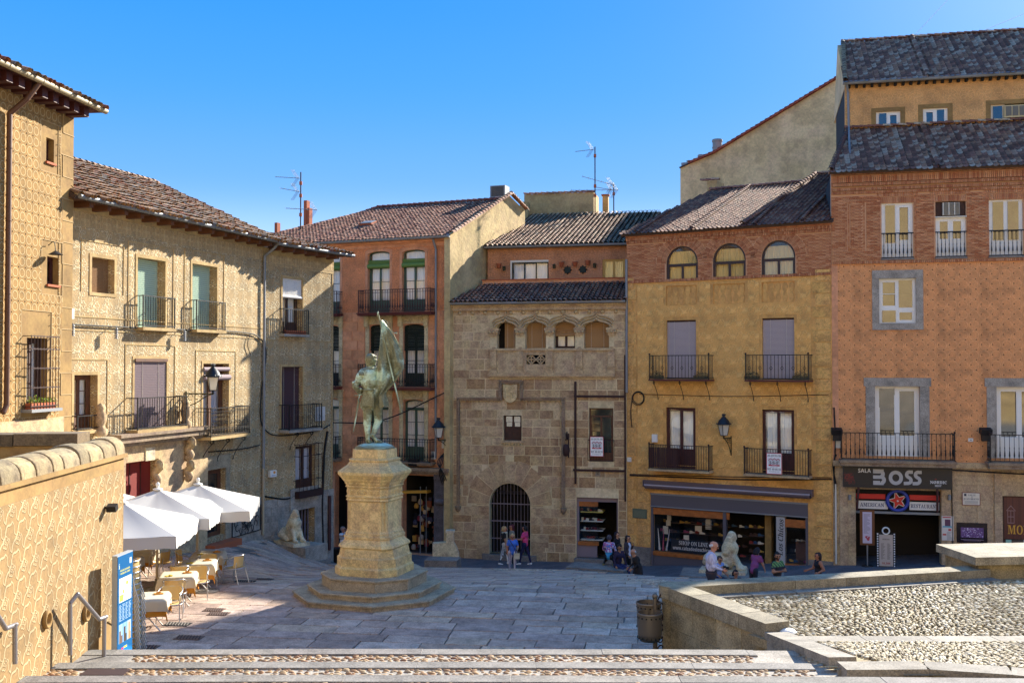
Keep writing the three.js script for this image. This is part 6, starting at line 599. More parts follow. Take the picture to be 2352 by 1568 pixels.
{ const H = Th, U0 = -7, top = H.at(130, 218)[1], eave = H.at(100, 197, .6)[1], a = { s1: H.rc(105, 318, 123, 373), s2: H.rc(107, 590, 133, 654), ba: H.rc(60, 776, 106, 928) }, qx = H.at(136, 500)[0], p0 = H.at(14, 500)[0];
  add(H.g, 'wall', slabShape([[U0, -.5], [0, -.5], [0, top + .2], [U0, top + .2]], Object.values(a), .4, 0), MT.tan);
  const fr = [a.s1, a.s2, a.ba].map((r, i) => ({ u0: r.u0 - .3, u1: r.u1 + .22, v0: r.v0 - (i === 2 ? 2 : .3), v1: r.v1 + (i === 2 ? .75 : .45) })), b0 = H.at(80, 962)[1]; fr[2].v0 = b0 + .05;
  const rf = add(H.g, 'ring_field', slabShape([[U0, b0], [qx, b0], [qx, top - .05], [U0, top - .05]], fr, .016, .017), SG.rings);
  { const st = []; for (let j = 0; j * .3 < top - b0; j++) for (let i = 0; i < 26; i++) { const u = qx - i * .3, v = Math.ceil(b0 / .3) * .3 + j * .3; if (u > U0 && v < top - .1 && !fr.some(r => u > r.u0 - .05 && u < r.u1 + .05 && v > r.v0 && v < r.v1)) { const g = floor(u / .3) * .3; st.push({ m: mtx(g, v, .02, null, 1, 1, .5) }); } } pieces(rf, 'slag_stud', [new THREE.SphereGeometry(.022, 6, 4)], [M('#5a4a34', .9)], st, 'slag_studs'); }
  const J = []; for (let v = b0, k = 0; v < top; v += .62, k++) { J.push(bb(qx + .02 + (k % 2 ? .12 : 0), -.0, v - .012, v + .012, 0, .016), bb(qx + (k % 2 ? .12 : 0), qx + .02 + (k % 2 ? .12 : 0), v, v + .62, 0, .018)); } for (const r of fr) J.push(bb(r.u0, r.u1, r.v1 - .02, r.v1, 0, .02), bb(r.u0, r.u0 + .02, r.v0, r.v1, 0, .02), bb(r.u1 - .02, r.u1, r.v0, r.v1, 0, .02), bb(r.u0, r.u1, r.v0, r.v0 + .02, 0, .02)); add(H.g, 'scored_joint', J, MT.tanJoint);
  win(H, a.s1, { d: .2, frame: MT.woodRed, leaves: 1, fw: .05 }); win(H, a.s2, { d: .2, frame: MT.woodRed, leaves: 1, fw: .06 }); win(H, a.ba, { d: .22, frame: MT.woodDark, glass: MT.pane, curtain: MT.curtain, fw: .09 }); add(H.g, 'sill', [a.s1, a.s2].map(r => bb(r.u0 - .04, r.u1 + .04, r.v0 - .06, r.v0, -.1, .06)), MT.terracotta);
  { const r = a.ba, gs = []; for (let i = 0; i <= 9; i++) { const u = lerp(r.u0 - .18, r.u1 + .2, i / 9); gs.push(rod(V3(u, r.v0 - .12, .24), V3(u, r.v1 + .06, .24), .011, 5)); } for (const t of [.02, .28, .55, .82, 1]) { const y = lerp(r.v0 - .08, r.v1 + .04, t); gs.push(bb(r.u0 - .2, r.u1 + .22, y - .012, y + .012, .228, .252), bx(.02, .02, .24, r.u0 - .18, y, .12), bx(.02, .02, .24, r.u1 + .2, y, .12)); for (let i = 0; i <= 9 && t > .1 && t < .9; i++) gs.push(mv(new THREE.TorusGeometry(.03, .008, 4, 8), lerp(r.u0 - .18, r.u1 + .2, i / 9), y, .245)); } add(H.g, 'window_grille', gs, MT.ironRust); add(H.g, 'sill', bb(r.u0 - .26, r.u1 + .28, r.v0 - .2, r.v0 - .12, 0, .32), MT.zinc);
    const fl = add(H.g, 'flower_trough', bb(r.u0 - .1, r.u1 + .15, r.v0 - .12, r.v0 + .04, .03, .2), MT.terracotta), lv = [[], []]; for (let i = 0; i < 260; i++) lv[i % 5 ? 0 : 1].push(mv(new THREE.TetrahedronGeometry(rr(.012, .03)), rr(r.u0 - .1, r.u1 + .15), r.v0 + .04 + rr(0, .2) * rr(.4, 1), rr(.03, .2), rr(0, 6), rr(0, 6))); add(fl, 'foliage', lv[0], M('#7f9a35', .9)); add(fl, 'blossom', lv[1], M('#c9a53a', .9)); }
  add(H.g, 'house_body', [bb(U0, -.02, -.5, top, -6, -.46), bb(-.3, 0, -.5, top + .2, -6, -.41)], MT.tan); add(H.g, 'stone_base', [bb(U0, H.at(140, 970)[0], -.5, b0, 0, .08)], MT.stoneTrim);
  { const [u, v] = H.at(122, 588, .2); add(H.g, 'lamp_hood', [mv(new THREE.ConeGeometry(.2, .12, 12, 1, true), u, v + .1, .26), tube([V3(u, v + .16, .26), V3(u, v + .4, .2), V3(u, v + .3, .04)], .012, 12, 5)], MT.iron); }
  rafters(H, U0, -.06, eave - .14, .62, 13, MT.woodRed, .26); gutter(H, U0, .42, eave + .02, .76, .08, M('#9a8c6c', .6)); const rt = eave + 1.8, rw = -3.6; tileRoof(H.g, [V3(U0, eave + .08, .7), V3(.4, eave + .08, .7), V3(.4 - 2, rt, rw), V3(U0, rt, rw)], { cols: LT, sp: .22, row: .34, jit: 1.6 }); add(H.g, 'soffit', bb(U0, .4, eave - .02, eave + .02, -.1, .66), MT.woodRed);
  { const u = H.at(17, 500, .1)[0]; downpipe(H, [[u + .35, eave, .74], [u + .15, eave - .5, .5], [u, eave - .9, .12], [u, H.at(14, 930)[1], .12], [u - .1, H.at(14, 945)[1], .1]], .07, MT.pipeBrown); }
}
// ---------- the church across the square, behind the viewpoint: it faces the sun and is mirrored in the windows ----------
{ const g = thing('church', 'pale sandstone church standing behind the viewpoint, mirrored in the window panes', 'church', 0, 1.5, 10, 0), st = M('#e8cf9c', .92, { map: TX.stone }); const holes = []; for (let i = 0; i < 9; i++) holes.push({ u0: -27 + i * 6.2, u1: -24.6 + i * 6.2, v0: 2.6, v1: 7, arch: 1.2 }); add(g, 'wall', slabShape([[-40, 0], [40, 0], [40, 19.5], [-40, 19.5]], holes, .8, 0).rotateY(PI), st); add(g, 'cornice', [bb(-40, 40, 19.5, 20, -.6, .8), bb(-40, 40, 1.6, 2, -.2, 0.001)], st); add(g, 'gallery_back', bb(-40, 40, 0, 19.5, 3.4, 3.8), st); tileRoof(g, [V3(40, 20, -.6), V3(-40, 20, -.6), V3(-40, 22.5, 7), V3(40, 22.5, 7)], { cols: LT, sp: .5, row: .7, most: 20 }); const tw = add(g, 'bell_tower', slabShape([[4, 0], [12, 0], [12, 36], [4, 36]], [{ u0: 6, u1: 7.6, v0: 29, v1: 33, arch: .8 }, { u0: 8.4, u1: 10, v0: 29, v1: 33, arch: .8 }], .8, 0).rotateY(PI).translate(8, 0, 5), st); add(g, 'tower_body', bb(-3.6, 3.6, 0, 35.5, 6.5, 12), st); }
// ---------- the sgraffito retaining wall by the stairs, handrails, totem ----------
const W1 = new House('retaining_wall', 'cream retaining wall with ribbon-patterned plaster and mossy coping beside the stairs', -6.96, -19.15, -92.7 + 0, 0, 'wall');
{ const H = W1, U0 = -9, ct = H.at(150, 1084)[1]; // local u runs away from the viewer
  add(H.g, 'wall', slabShape([[U0, -.6], [0, -.6], [0, ct], [U0, ct]], [], .5, 0), MT.tan);
  const pl = []; for (let u = U0; u <= -.08; u += .3) pl.push([u, lerp(1.55, 2.3, cl((u + 9) / 7, 0, 1)) - .9 + .12 * sin(u * 5) + max(0, -u - 3) * .16]); add(H.g, 'ornament_field', slabShape([[U0, .6], [-1.15, 1.58], [-.9, 1.75], [-.12, 1.42], [-.12, ct - .22], [U0, ct - .22]], [], .02, .022), SG.ribbon);
  add(H.g, 'ledge', [bb(U0, .03, ct - .01, ct + .06, -.5, .06)], MT.tan); const cm = ['#a8977a', '#9a8a70', '#b0a080', '#8d806a', '#a5977e'].map(c => M(c, .95, { map: TX.stone })), prof = (L) => { const s = new THREE.Shape(); s.moveTo(-.02, 0); s.lineTo(.54, 0); s.bezierCurveTo(.54, .2, .42, .27, .25, .27); s.bezierCurveTo(.1, .27, -.02, .2, -.02, 0); s.closePath(); const g = new THREE.ExtrudeGeometry(s, { depth: L, bevelEnabled: true, bevelSize: .02, bevelThickness: .03, bevelSegments: 2, curveSegments: 6 }); g.rotateY(PI / 2); return g; };
  let u = .0, k = 0; while (u > U0) { const L = rr(.42, .72), g = prof(L - .1); const p = g.attributes.position; g.scale(1, rr(.92, 1.08), 1); const q = mv(g, u - L + .05, ct + .06, 0); const o = add(H.g, 'coping_stone', q, cm[k++ % 5]); o.material.side = THREE.DoubleSide; u -= L; }
  add(H.g, 'coping_mortar', bb(U0, -.02, ct + .06, ct + .2, -.48, -.06), MT.mortar);
  for (const [X, Y] of [[99, 1423], [190, 1409]]) { const [a, b] = H.at(X, Y); add(H.g, 'vent_ring', [mv(lathe([[.07, 0], [.13, 0], [.13, .05], [.11, .07], [.09, .06], [.08, .03], [.07, 0]], 20).rotateX(PI / 2), a, b, .02)], MT.tan); }
  { const [a, b] = H.at(251, 1166, .1); add(H.g, 'wall_spotlight', [bx(.14, .1, .16, a, b, .14, 0, .3), rod(V3(a, b, 0), V3(a, b, .1), .02)], MT.iron); }
}
{ const wb = thing('rear_parapet', 'dark mossy stone parapet behind the retaining wall', 'wall', -10.5, 0, -19.5, .05); add(wb, 'wall', [bb(-4.5, 2.6, -.5, 4.62, -.6, 0)], MT.tan); for (let i = 0; i < 6; i++) add(wb, 'coping_stone', bx(1.15, .22, .66, -3.9 + i * 1.17, 4.73 + rr(-.01, .01), -.3), M(['#7d6c52', '#6f6049', '#85745c'][i % 3], .95, { map: TX.stone })); }
const railM = M('#8a8688', .4, { metalness: .6 });
for (const [pts, lab] of [[[[160, 1504, 16.0], [160, 1385, 16.0], [177, 1364, 16.1], [227, 1422, 16.85], [243, 1416, 17.05], [238, 1488, 17.0]], 'grey tubular handrail with a kinked top, nearest the blue information board'], [[[33, 1524, 14.1], [33, 1433, 14.1], [-25, 1385, 13.4], [12, 1443, 13.85], [36, 1434, 14.2]], 'grey tubular handrail cut by the left picture edge']]) { const p = pts.map(a => atDepth(...a)), g = thing('handrail', lab, 'handrail', p[0].x, p[0].y, p[0].z), l = p.map(q => q.clone().sub(p[0])), s = .032; const near = l.length > 5; add(g, 'post', rod(l[0], l[1], s, 10), railM); const top = near ? [l[1], l[2], l[3], l[4]] : [l[2], l[3], l[4]]; for (let i = 0; i + 1 < top.length; i++) add(g, 'rail', [rod(top[i], top[i + 1], s, 10), mv(new THREE.SphereGeometry(s, 10, 8), top[i + 1].x, top[i + 1].y, top[i + 1].z)], railM); if (near) add(g, 'post', rod(V3(l[5].x, -.35, l[5].z), V3(l[5].x, l[3].y + .02, l[5].z), s, 10), railM); }
{ const g = thing('information_totem', 'tall blue information board with a map and town photographs', 'sign', -6.55, 1.02, -18.0, 1.5); const b = add(g, 'panel', [bx(.6, 1.93, .09, 0, .965, 0)], M('#9aa0a4', .5)); signPlate(g, 'board_face', { u0: -.29, u1: .29, v0: .02, v1: 1.91 }, .052, 420, 1372, (x) => { x.fillStyle = '#155a8e'; x.fillRect(0, 0, 420, 1372); x.fillStyle = '#1678c0'; x.beginPath(); x.moveTo(0, 1372); x.lineTo(0, 1170); for (let i = 0; i <= 21; i++) x.lineTo(i * 20, 1140 + 60 * sin(i * 1.3) * sin(i)); x.lineTo(420, 1372); x.fill(); x.fillStyle = '#d9c94a'; x.font = 'bold 28px sans-serif'; x.fillText('PLAZA DE SAN MARTÍN', 60, 190, 280); x.fillText('Y MEDINA DEL CAMPO', 60, 226, 280); x.fillStyle = '#d8e6ee'; x.font = 'bold 80px serif'; x.fillText('i', 26, 150); x.fillRect(330, 60, 50, 70);
    x.fillStyle = '#dfe5e0'; x.fillRect(40, 270, 340, 290); x.strokeStyle = '#9fb0ba'; x.lineWidth = 12; for (const l of [[40, 330, 380, 420], [120, 270, 190, 560], [260, 270, 230, 560], [40, 480, 380, 500]]) { x.beginPath(); x.moveTo(l[0], l[1]); x.lineTo(l[2], l[3]); x.stroke(); } x.fillStyle = '#9cc05a'; x.fillRect(50, 470, 110, 80); x.fillStyle = '#d9b84a'; x.fillRect(230, 330, 60, 40); x.fillRect(140, 420, 40, 40); x.fillStyle = '#b9d0e0'; for (let c = 0; c < 4; c++) for (let i = 0; i < 12; i++) x.fillRect(44 + c * 88, 590 + i * 17, rr(40, 74), 6); const ph = ['#8fb6d8', '#7fa8d0', '#a3c4de']; for (let c = 0; c < 3; c++) { x.fillStyle = ph[c]; x.fillRect(40 + c * 116, 820, 106, 230); x.fillStyle = ['#6d5a50', '#4a4238', '#a88a60'][c]; x.fillRect(50 + c * 116 + 10 * c, 900 - 30 * c, 50, 150 + 30 * c); x.fillRect(90 + c * 116, 960, 50, 90); } x.fillStyle = '#c83a6a'; x.fillRect(110, 1110, 60, 26); x.fillStyle = '#d9c94a'; x.fillRect(180, 1106, 90, 24); x.fillStyle = '#e8f0f4'; x.font = '22px sans-serif'; x.fillText('Segovia', 180, 1180); }, { th: .006, side: M('#1d6da6', .5), rough: .35 }); add(g, 'foot', bx(.56, .1, .12, 0, -.04, 0), MT.iron); }
// ---------- the low granite wall around the terrace ----------
{ const C = V3(3.13, 0, -22.6), A = V3(4.6, 0, -19.15), B = V3(10.7, 0, -24.6), g = thing('terrace_wall', 'low granite wall with a rounded corner enclosing the cobbled terrace', 'wall', 0, 0, 0), cm = ['#a3987c', '#988d74', '#aa9f86', '#9e937b'].map(c => M(c, .9, { map: TX.granite })), wm = ['#b3a27c', '#a89874', '#bcab86', '#a08f6e'].map(c => M(c, .92, { map: TX.granite }));
  const seg = (P, Q, y0, y1, w, off, n, mats, name, inset = .006) => { const d = Q.clone().sub(P), L = d.length(), e = d.clone().normalize(), nn = V3(-e.z, 0, e.x); for (let i = 0; i < n; i++) { const m = P.clone().addScaledVector(d, (i + .5) / n).addScaledVector(nn, off); add(g, name, bx(L / n - inset * 2, y1 - y0, w, m.x, (y0 + y1) / 2 + rr(-.003, .003), m.z, -atan2(e.z, e.x)), mats[i % mats.length]); } };
  const a0 = C.clone().lerp(A, .12), b0 = C.clone().lerp(B, .06); seg(a0, A, 1.24, 1.5, .52, -.18, 4, cm, 'coping_stone'); seg(b0, B, 1.24, 1.5, .52, .18, 6, cm, 'coping_stone'); seg(a0, A, .68, 1.235, .4, -.18, 4, wm, 'wall_block'); seg(a0, A.clone().lerp(C, -.02), .0, .675, .42, -.18, 3, wm, 'wall_block'); seg(a0.clone().lerp(A, .3), A, -.4, -.005, .44, -.18, 3, wm, 'wall_block'); seg(b0, B, .0, 1.235, .4, .18, 5, wm, 'wall_block');
  const cr = (y0, y1, r, m, n) => add(g, n, mv(new THREE.CylinderGeometry(r, r, y1 - y0, 28), 3.42, (y0 + y1) / 2, -22.52), m); cr(1.24, 1.5, .33, cm[0], 'corner_stone'); cr(-.4, 1.235, .27, wm[0], 'corner_block');
  const p0 = V3(10.4, 0, -24.5); add(g, 'pier', [bx(3.4, 1.7, 1.5, 12.2, .75, -25.2, .1)], wm[1]); add(g, 'pier_cap', [bx(3.7, .18, 1.8, 12.2, 1.69, -25.2, .1)], cm[2]); add(g, 'wall_stub', bx(.5, .16, .5, 4.62, 1.16, -19.3, -1.1), wm[3]); }
{ const g = thing('recessed_spotlight', 'small white shell spotlight on the cobbles beside the wall end', 'light fitting', 4.95, 1.3, -19.25, .6); add(g, 'shade', mv(new THREE.SphereGeometry(.15, 14, 8, 0, PI * 2, 0, PI / 2), 0, 0, 0).scale(1.2, .6, .8), MT.white); add(g, 'rim', mv(new THREE.TorusGeometry(.15, .012, 6, 20).rotateX(PI / 2).scale(1.25, 1, .85), 0, .01, 0), MT.zinc); }
// ---------- monument ----------
const oct = (a, c) => { const p = []; for (const [sx, sz, f] of [[1, 1, 0], [-1, 1, 1], [-1, -1, 0], [1, -1, 1]]) { const q = [[sx * a, sz * (a - c)], [sx * (a - c), sz * a]]; p.push(...(f ? q.reverse() : q)); } return p; };
function loft(prof) { const p = [], uv = [], push = (a, b, c, d, k) => { const L = hypot(d[0] - a[0], d[2] - a[2]), H = hypot(b[0] - a[0], b[1] - a[1], b[2] - a[2]), m = { 0: [0, 0], 1: [0, H], 2: [L, H], 3: [L, 0] }, Q = [a, b, c, d]; for (const i of [0, 1, 2, 0, 2, 3]) { p.push(...Q[i]); uv.push(m[i][0] + k * 1.7, m[i][1] + a[1]); } }; for (let i = 0; i + 1 < prof.length; i++) { const [y0, a0, c0] = prof[i], [y1, a1, c1] = prof[i + 1], A = oct(a0, c0), B = oct(a1, c1); for (let k = 0; k < 8; k++) { const n = (k + 1) % 8; push([A[k][0], y0, A[k][1]], [B[k][0], y1, B[k][1]], [B[n][0], y1, B[n][1]], [A[n][0], y0, A[n][1]], k); } } const T = oct(...prof[prof.length - 1].slice(1)), yt = prof[prof.length - 1][0]; for (let k = 1; k < 7; k++) { for (const q of [T[0], T[k + 1], T[k]]) { p.push(q[0], yt, q[1]); uv.push(q[0], q[1]); } } const g = new THREE.BufferGeometry(); g.setAttribute('position', new THREE.Float32BufferAttribute(p, 3)); g.setAttribute('uv', new THREE.Float32BufferAttribute(uv, 2)); g.computeVertexNormals(); return g; }
const MX = -3.67, MZ = -28.6;
{ const g = thing('monument_pedestal', 'tall stone pedestal with octagonal steps carrying the bronze statue', 'pedestal', MX, 0, MZ, -18.7 * PI / 180);
  const st = (y0, y1, a, c, m) => add(g, 'octagonal_step', loft([[y0, a - .04, c - .02], [y1 - .07, a - .04, c - .02], [y1 - .06, a - .01, c], [y1 - .02, a, c], [y1, a - .015, c]]), m); st(-.5, .15, 1.98, 1.08, MT.pedestalStep); st(.1, .31, 1.63, .9, MT.pedestalStep); st(.3, .62, 1.28, .64, M('#b5a588', .9, { map: TX.granite }));
  const P = (a) => a * .3; add(g, 'plinth', loft([[.6, .9, .36], [.8, .9, .36], [.85, .85, .34], [1.06, .85, .34], [1.1, .8, .3], [1.3, .76, .28]]), MT.pedestal);
  add(g, 'base_moulding', loft([[1.29, .74, .2], [1.34, .78, .2], [1.4, .76, .2], [1.46, .69, .19], [1.54, .645, .18], [1.56, .665, .18], [1.62, .665, .18], [1.64, .63, .17], [1.7, .63, .17], [1.73, .6, .16], [1.79, .59, .16]]), MT.pedestal);
  add(g, 'shaft', loft([[1.78, .585, .16], [2.53, .575, .16]]), MT.pedestal); add(g, 'frieze', loft([[2.52, .585, .16], [2.55, .62, .16], [2.6, .6, .16], [2.64, .63, .16], [2.68, .6, .16], [2.86, .6, .16], [2.9, .64, .17], [2.94, .62, .17], [2.98, .65, .18], [3.04, .66, .18]]), MT.pedestal);
  add(g, 'cornice', loft([[3.03, .66, .18], [3.07, .7, .2], [3.12, .72, .2], [3.16, .76, .22], [3.2, .78, .22], [3.23, .81, .24], [3.3, .81, .24], [3.33, .78, .24], [3.46, .62, .2], [3.56, .55, .18], [3.58, .57, .18], [3.62, .57, .18], [3.64, .52, .18]]), MT.pedestal); add(g, 'neck', loft([[3.63, .5, .17], [3.88, .49, .17]]), MT.pedestal);
  const rg = new THREE.TorusGeometry(.045, .016, 5, 10); for (const t of [0, PI / 2, PI, -PI / 2]) for (let i = 0; i < 5; i++) { const q = sh(new THREE.Mesh(rg, MT.pedestal)); q.name = 'rosette'; const s = (i - 2) * .19; q.position.set(.605 * sin(t) + s * cos(t), 2.77, .605 * cos(t) - s * sin(t)); q.rotation.y = t; g.add(q); const b = sh(new THREE.Mesh(new THREE.SphereGeometry(.022, 6, 4), MT.pedestal)); b.name = 'rosette'; b.position.copy(q.position); g.add(b); }
  for (const t of [PI / 4, -PI / 4, 3 * PI / 4, -3 * PI / 4]) for (const s of [-.05, .05]) { const r = .6; add(g, 'corner_rib', mv(new THREE.CylinderGeometry(.035, .035, .76, 8), r * 1.17 * sin(t) + s * cos(t), 2.15, r * 1.17 * cos(t) - s * sin(t)), MT.pedestal); }
  add(g, 'shield_boss', mv(lathe([[.01, 0], [.12, .02], [.15, .06], [.13, .1], [.01, .12]], 14).rotateX(PI / 2), .1, 3.1, -.6), MT.pedestal); }
// ---------- implicit bodies: tapered bones joined smoothly and meshed on a grid ----------
const bone = (a, b, ra, rb, c) => ({ a, b, ra, rb, c, d: [b[0] - a[0], b[1] - a[1], b[2] - a[2]] });
function bd(o, x, y, z) { const ax = x - o.a[0], ay = y - o.a[1], az = z - o.a[2], d = o.d, l = d[0] * d[0] + d[1] * d[1] + d[2] * d[2], t = l ? cl((ax * d[0] + ay * d[1] + az * d[2]) / l, 0, 1) : 0, ex = ax - d[0] * t, ey = ay - d[1] * t, ez = az - d[2] * t; return sqrt(ex * ex + ey * ey + ez * ez) - (o.ra + (o.rb - o.ra) * t); }
function meshField(bones, cell, k = .025, colour = true) {
  const lo = [1e9, 1e9, 1e9], hi = [-1e9, -1e9, -1e9]; for (const o of bones) for (const [p, r] of [[o.a, o.ra], [o.b, o.rb]]) for (let i = 0; i < 3; i++) { lo[i] = min(lo[i], p[i] - r - cell * 2); hi[i] = max(hi[i], p[i] + r + cell * 2); }
  const n = lo.map((l, i) => Math.ceil((hi[i] - l) / cell) + 1), [nx, ny, nz] = n, f = new Float32Array(nx * ny * nz).fill(9), reach = 3 * cell + k * 2;
  for (const o of bones) { const r = max(o.ra, o.rb) + reach, b0 = [0, 1, 2].map(i => max(0, floor((min(o.a[i], o.b[i]) - r - lo[i]) / cell))), b1 = [0, 1, 2].map(i => min(n[i] - 1, Math.ceil((max(o.a[i], o.b[i]) + r - lo[i]) / cell)));
    for (let z = b0[2]; z <= b1[2]; z++) for (let y = b0[1]; y <= b1[1]; y++) for (let x = b0[0]; x <= b1[0]; x++) { const q = (z * ny + y) * nx + x, d = bd(o, lo[0] + x * cell, lo[1] + y * cell, lo[2] + z * cell), v = f[q]; const h = max(k - abs(v - d), 0) / k; f[q] = min(v, d) - h * h * k * .25; } }
  const id = new Int32Array(nx * ny * nz).fill(-1), P = [], N = [], Cc = [], ix = [], at = (x, y, z) => f[(z * ny + y) * nx + x];
  for (let z = 0; z < nz - 1; z++) for (let y = 0; y < ny - 1; y++) for (let x = 0; x < nx - 1; x++) { let s = 0; const v = []; for (let c = 0; c < 8; c++) { const q = at(x + (c & 1), y + (c >> 1 & 1), z + (c >> 2)); v.push(q); if (q < 0) s++; } if (!s || s === 8) continue; let px = 0, py = 0, pz = 0, m = 0; for (let c = 0; c < 8; c++) for (let b = 0; b < 3; b++) { const e = c | (1 << b); if (e === c) continue; if ((v[c] < 0) !== (v[e] < 0)) { const t = v[c] / (v[c] - v[e]); px += (c & 1) + (b === 0 ? t : 0); py += (c >> 1 & 1) + (b === 1 ? t : 0); pz += (c >> 2) + (b === 2 ? t : 0); m++; } }
    id[(z * ny + y) * nx + x] = P.length / 3; const X = lo[0] + (x + px / m) * cell, Y = lo[1] + (y + py / m) * cell, Z = lo[2] + (z + pz / m) * cell; P.push(X, Y, Z); const gx = v[1] + v[3] + v[5] + v[7] - v[0] - v[2] - v[4] - v[6], gy = v[2] + v[3] + v[6] + v[7] - v[0] - v[1] - v[4] - v[5], gz = v[4] + v[5] + v[6] + v[7] - v[0] - v[1] - v[2] - v[3], L = hypot(gx, gy, gz) || 1; N.push(gx / L, gy / L, gz / L);
    if (colour) { let best = 9, c = bones[0].c; for (const o of bones) { const d = bd(o, X, Y, Z); if (d < best) { best = d; c = o.c; } } const q = typeof c === 'function' ? c(X, Y, Z) : c; Cc.push(...q); } }
  const quad = (a, b, c, d, fl) => { if (a < 0 || b < 0 || c < 0 || d < 0) return; fl ? ix.push(a, b, c, a, c, d) : ix.push(a, c, b, a, d, c); }, I = (x, y, z) => id[(z * ny + y) * nx + x];
  for (let z = 1; z < nz - 1; z++) for (let y = 1; y < ny - 1; y++) for (let x = 1; x < nx - 1; x++) { const v = at(x, y, z) < 0; if (v !== at(x + 1, y, z) < 0) quad(I(x, y - 1, z - 1), I(x, y, z - 1), I(x, y, z), I(x, y - 1, z), v); if (v !== at(x, y + 1, z) < 0) quad(I(x - 1, y, z - 1), I(x - 1, y, z), I(x, y, z), I(x, y, z - 1), v); if (v !== at(x, y, z + 1) < 0) quad(I(x - 1, y - 1, z), I(x, y - 1, z), I(x, y, z), I(x - 1, y, z), v); }
  const g = new THREE.BufferGeometry(); g.setAttribute('position', new THREE.Float32BufferAttribute(P, 3)); g.setAttribute('normal', new THREE.Float32BufferAttribute(N, 3)); if (colour) g.setAttribute('color', new THREE.Float32BufferAttribute(Cc, 3)); g.setAttribute('uv', new THREE.Float32BufferAttribute(P.flatMap((_, i) => i % 3 ? [] : [P[i] + P[i + 2] * .7, P[i + 1]]), 2)); g.setIndex(ix); return g;
}
const lin = (h) => new THREE.Color(h).toArray();
const unit = (v) => { const l = hypot(...v) || 1; return v.map(q => q / l); }, off = (p, v, l) => { const u = unit(v); return [p[0] + u[0] * l, p[1] + u[1] * l, p[2] + u[2] * l]; };
let HAND; // a relaxed left hand hanging down -y, palm facing -x
function handGeo(c) { HAND ??= (() => { const w = [1, 1, 1], b = [bone([0, .01, 0], [0, -.05, -.014], .022, .02, w), bone([0, -.01, .01], [0, -.075, .022], .019, .015, w), bone([0, -.02, -.004], [0, -.08, -.02], .018, .015, w)]; [[.027, .066, .0085], [.009, .076, .009], [-.01, .07, .0085], [-.027, .055, .0078]].forEach(([z, l, r]) => { const k = [-.004, -.08, z], m = [-.012, -.08 - l * .55, z * 1.12], t = [-.032, -.08 - l * .95, z * 1.12]; b.push(bone(k, m, r, r * .9, w), bone(m, t, r * .9, r * .75, w)); }); b.push(bone([0, -.02, .022], [-.016, -.05, .046], .012, .0095, w), bone([-.016, -.05, .046], [-.026, -.08, .05], .0095, .008, w)); return meshField(b, .0055, .008); })(); const g = HAND.clone(), n = g.attributes.position.count, a = new Float32Array(n * 3); for (let i = 0; i < n; i++) a.set(c, i * 3); g.setAttribute('color', new THREE.BufferAttribute(a, 3)); return g; }
const personMat = new THREE.MeshStandardMaterial({ vertexColors: true, roughness: .85 }), hairMat = (c) => M(c, .8);
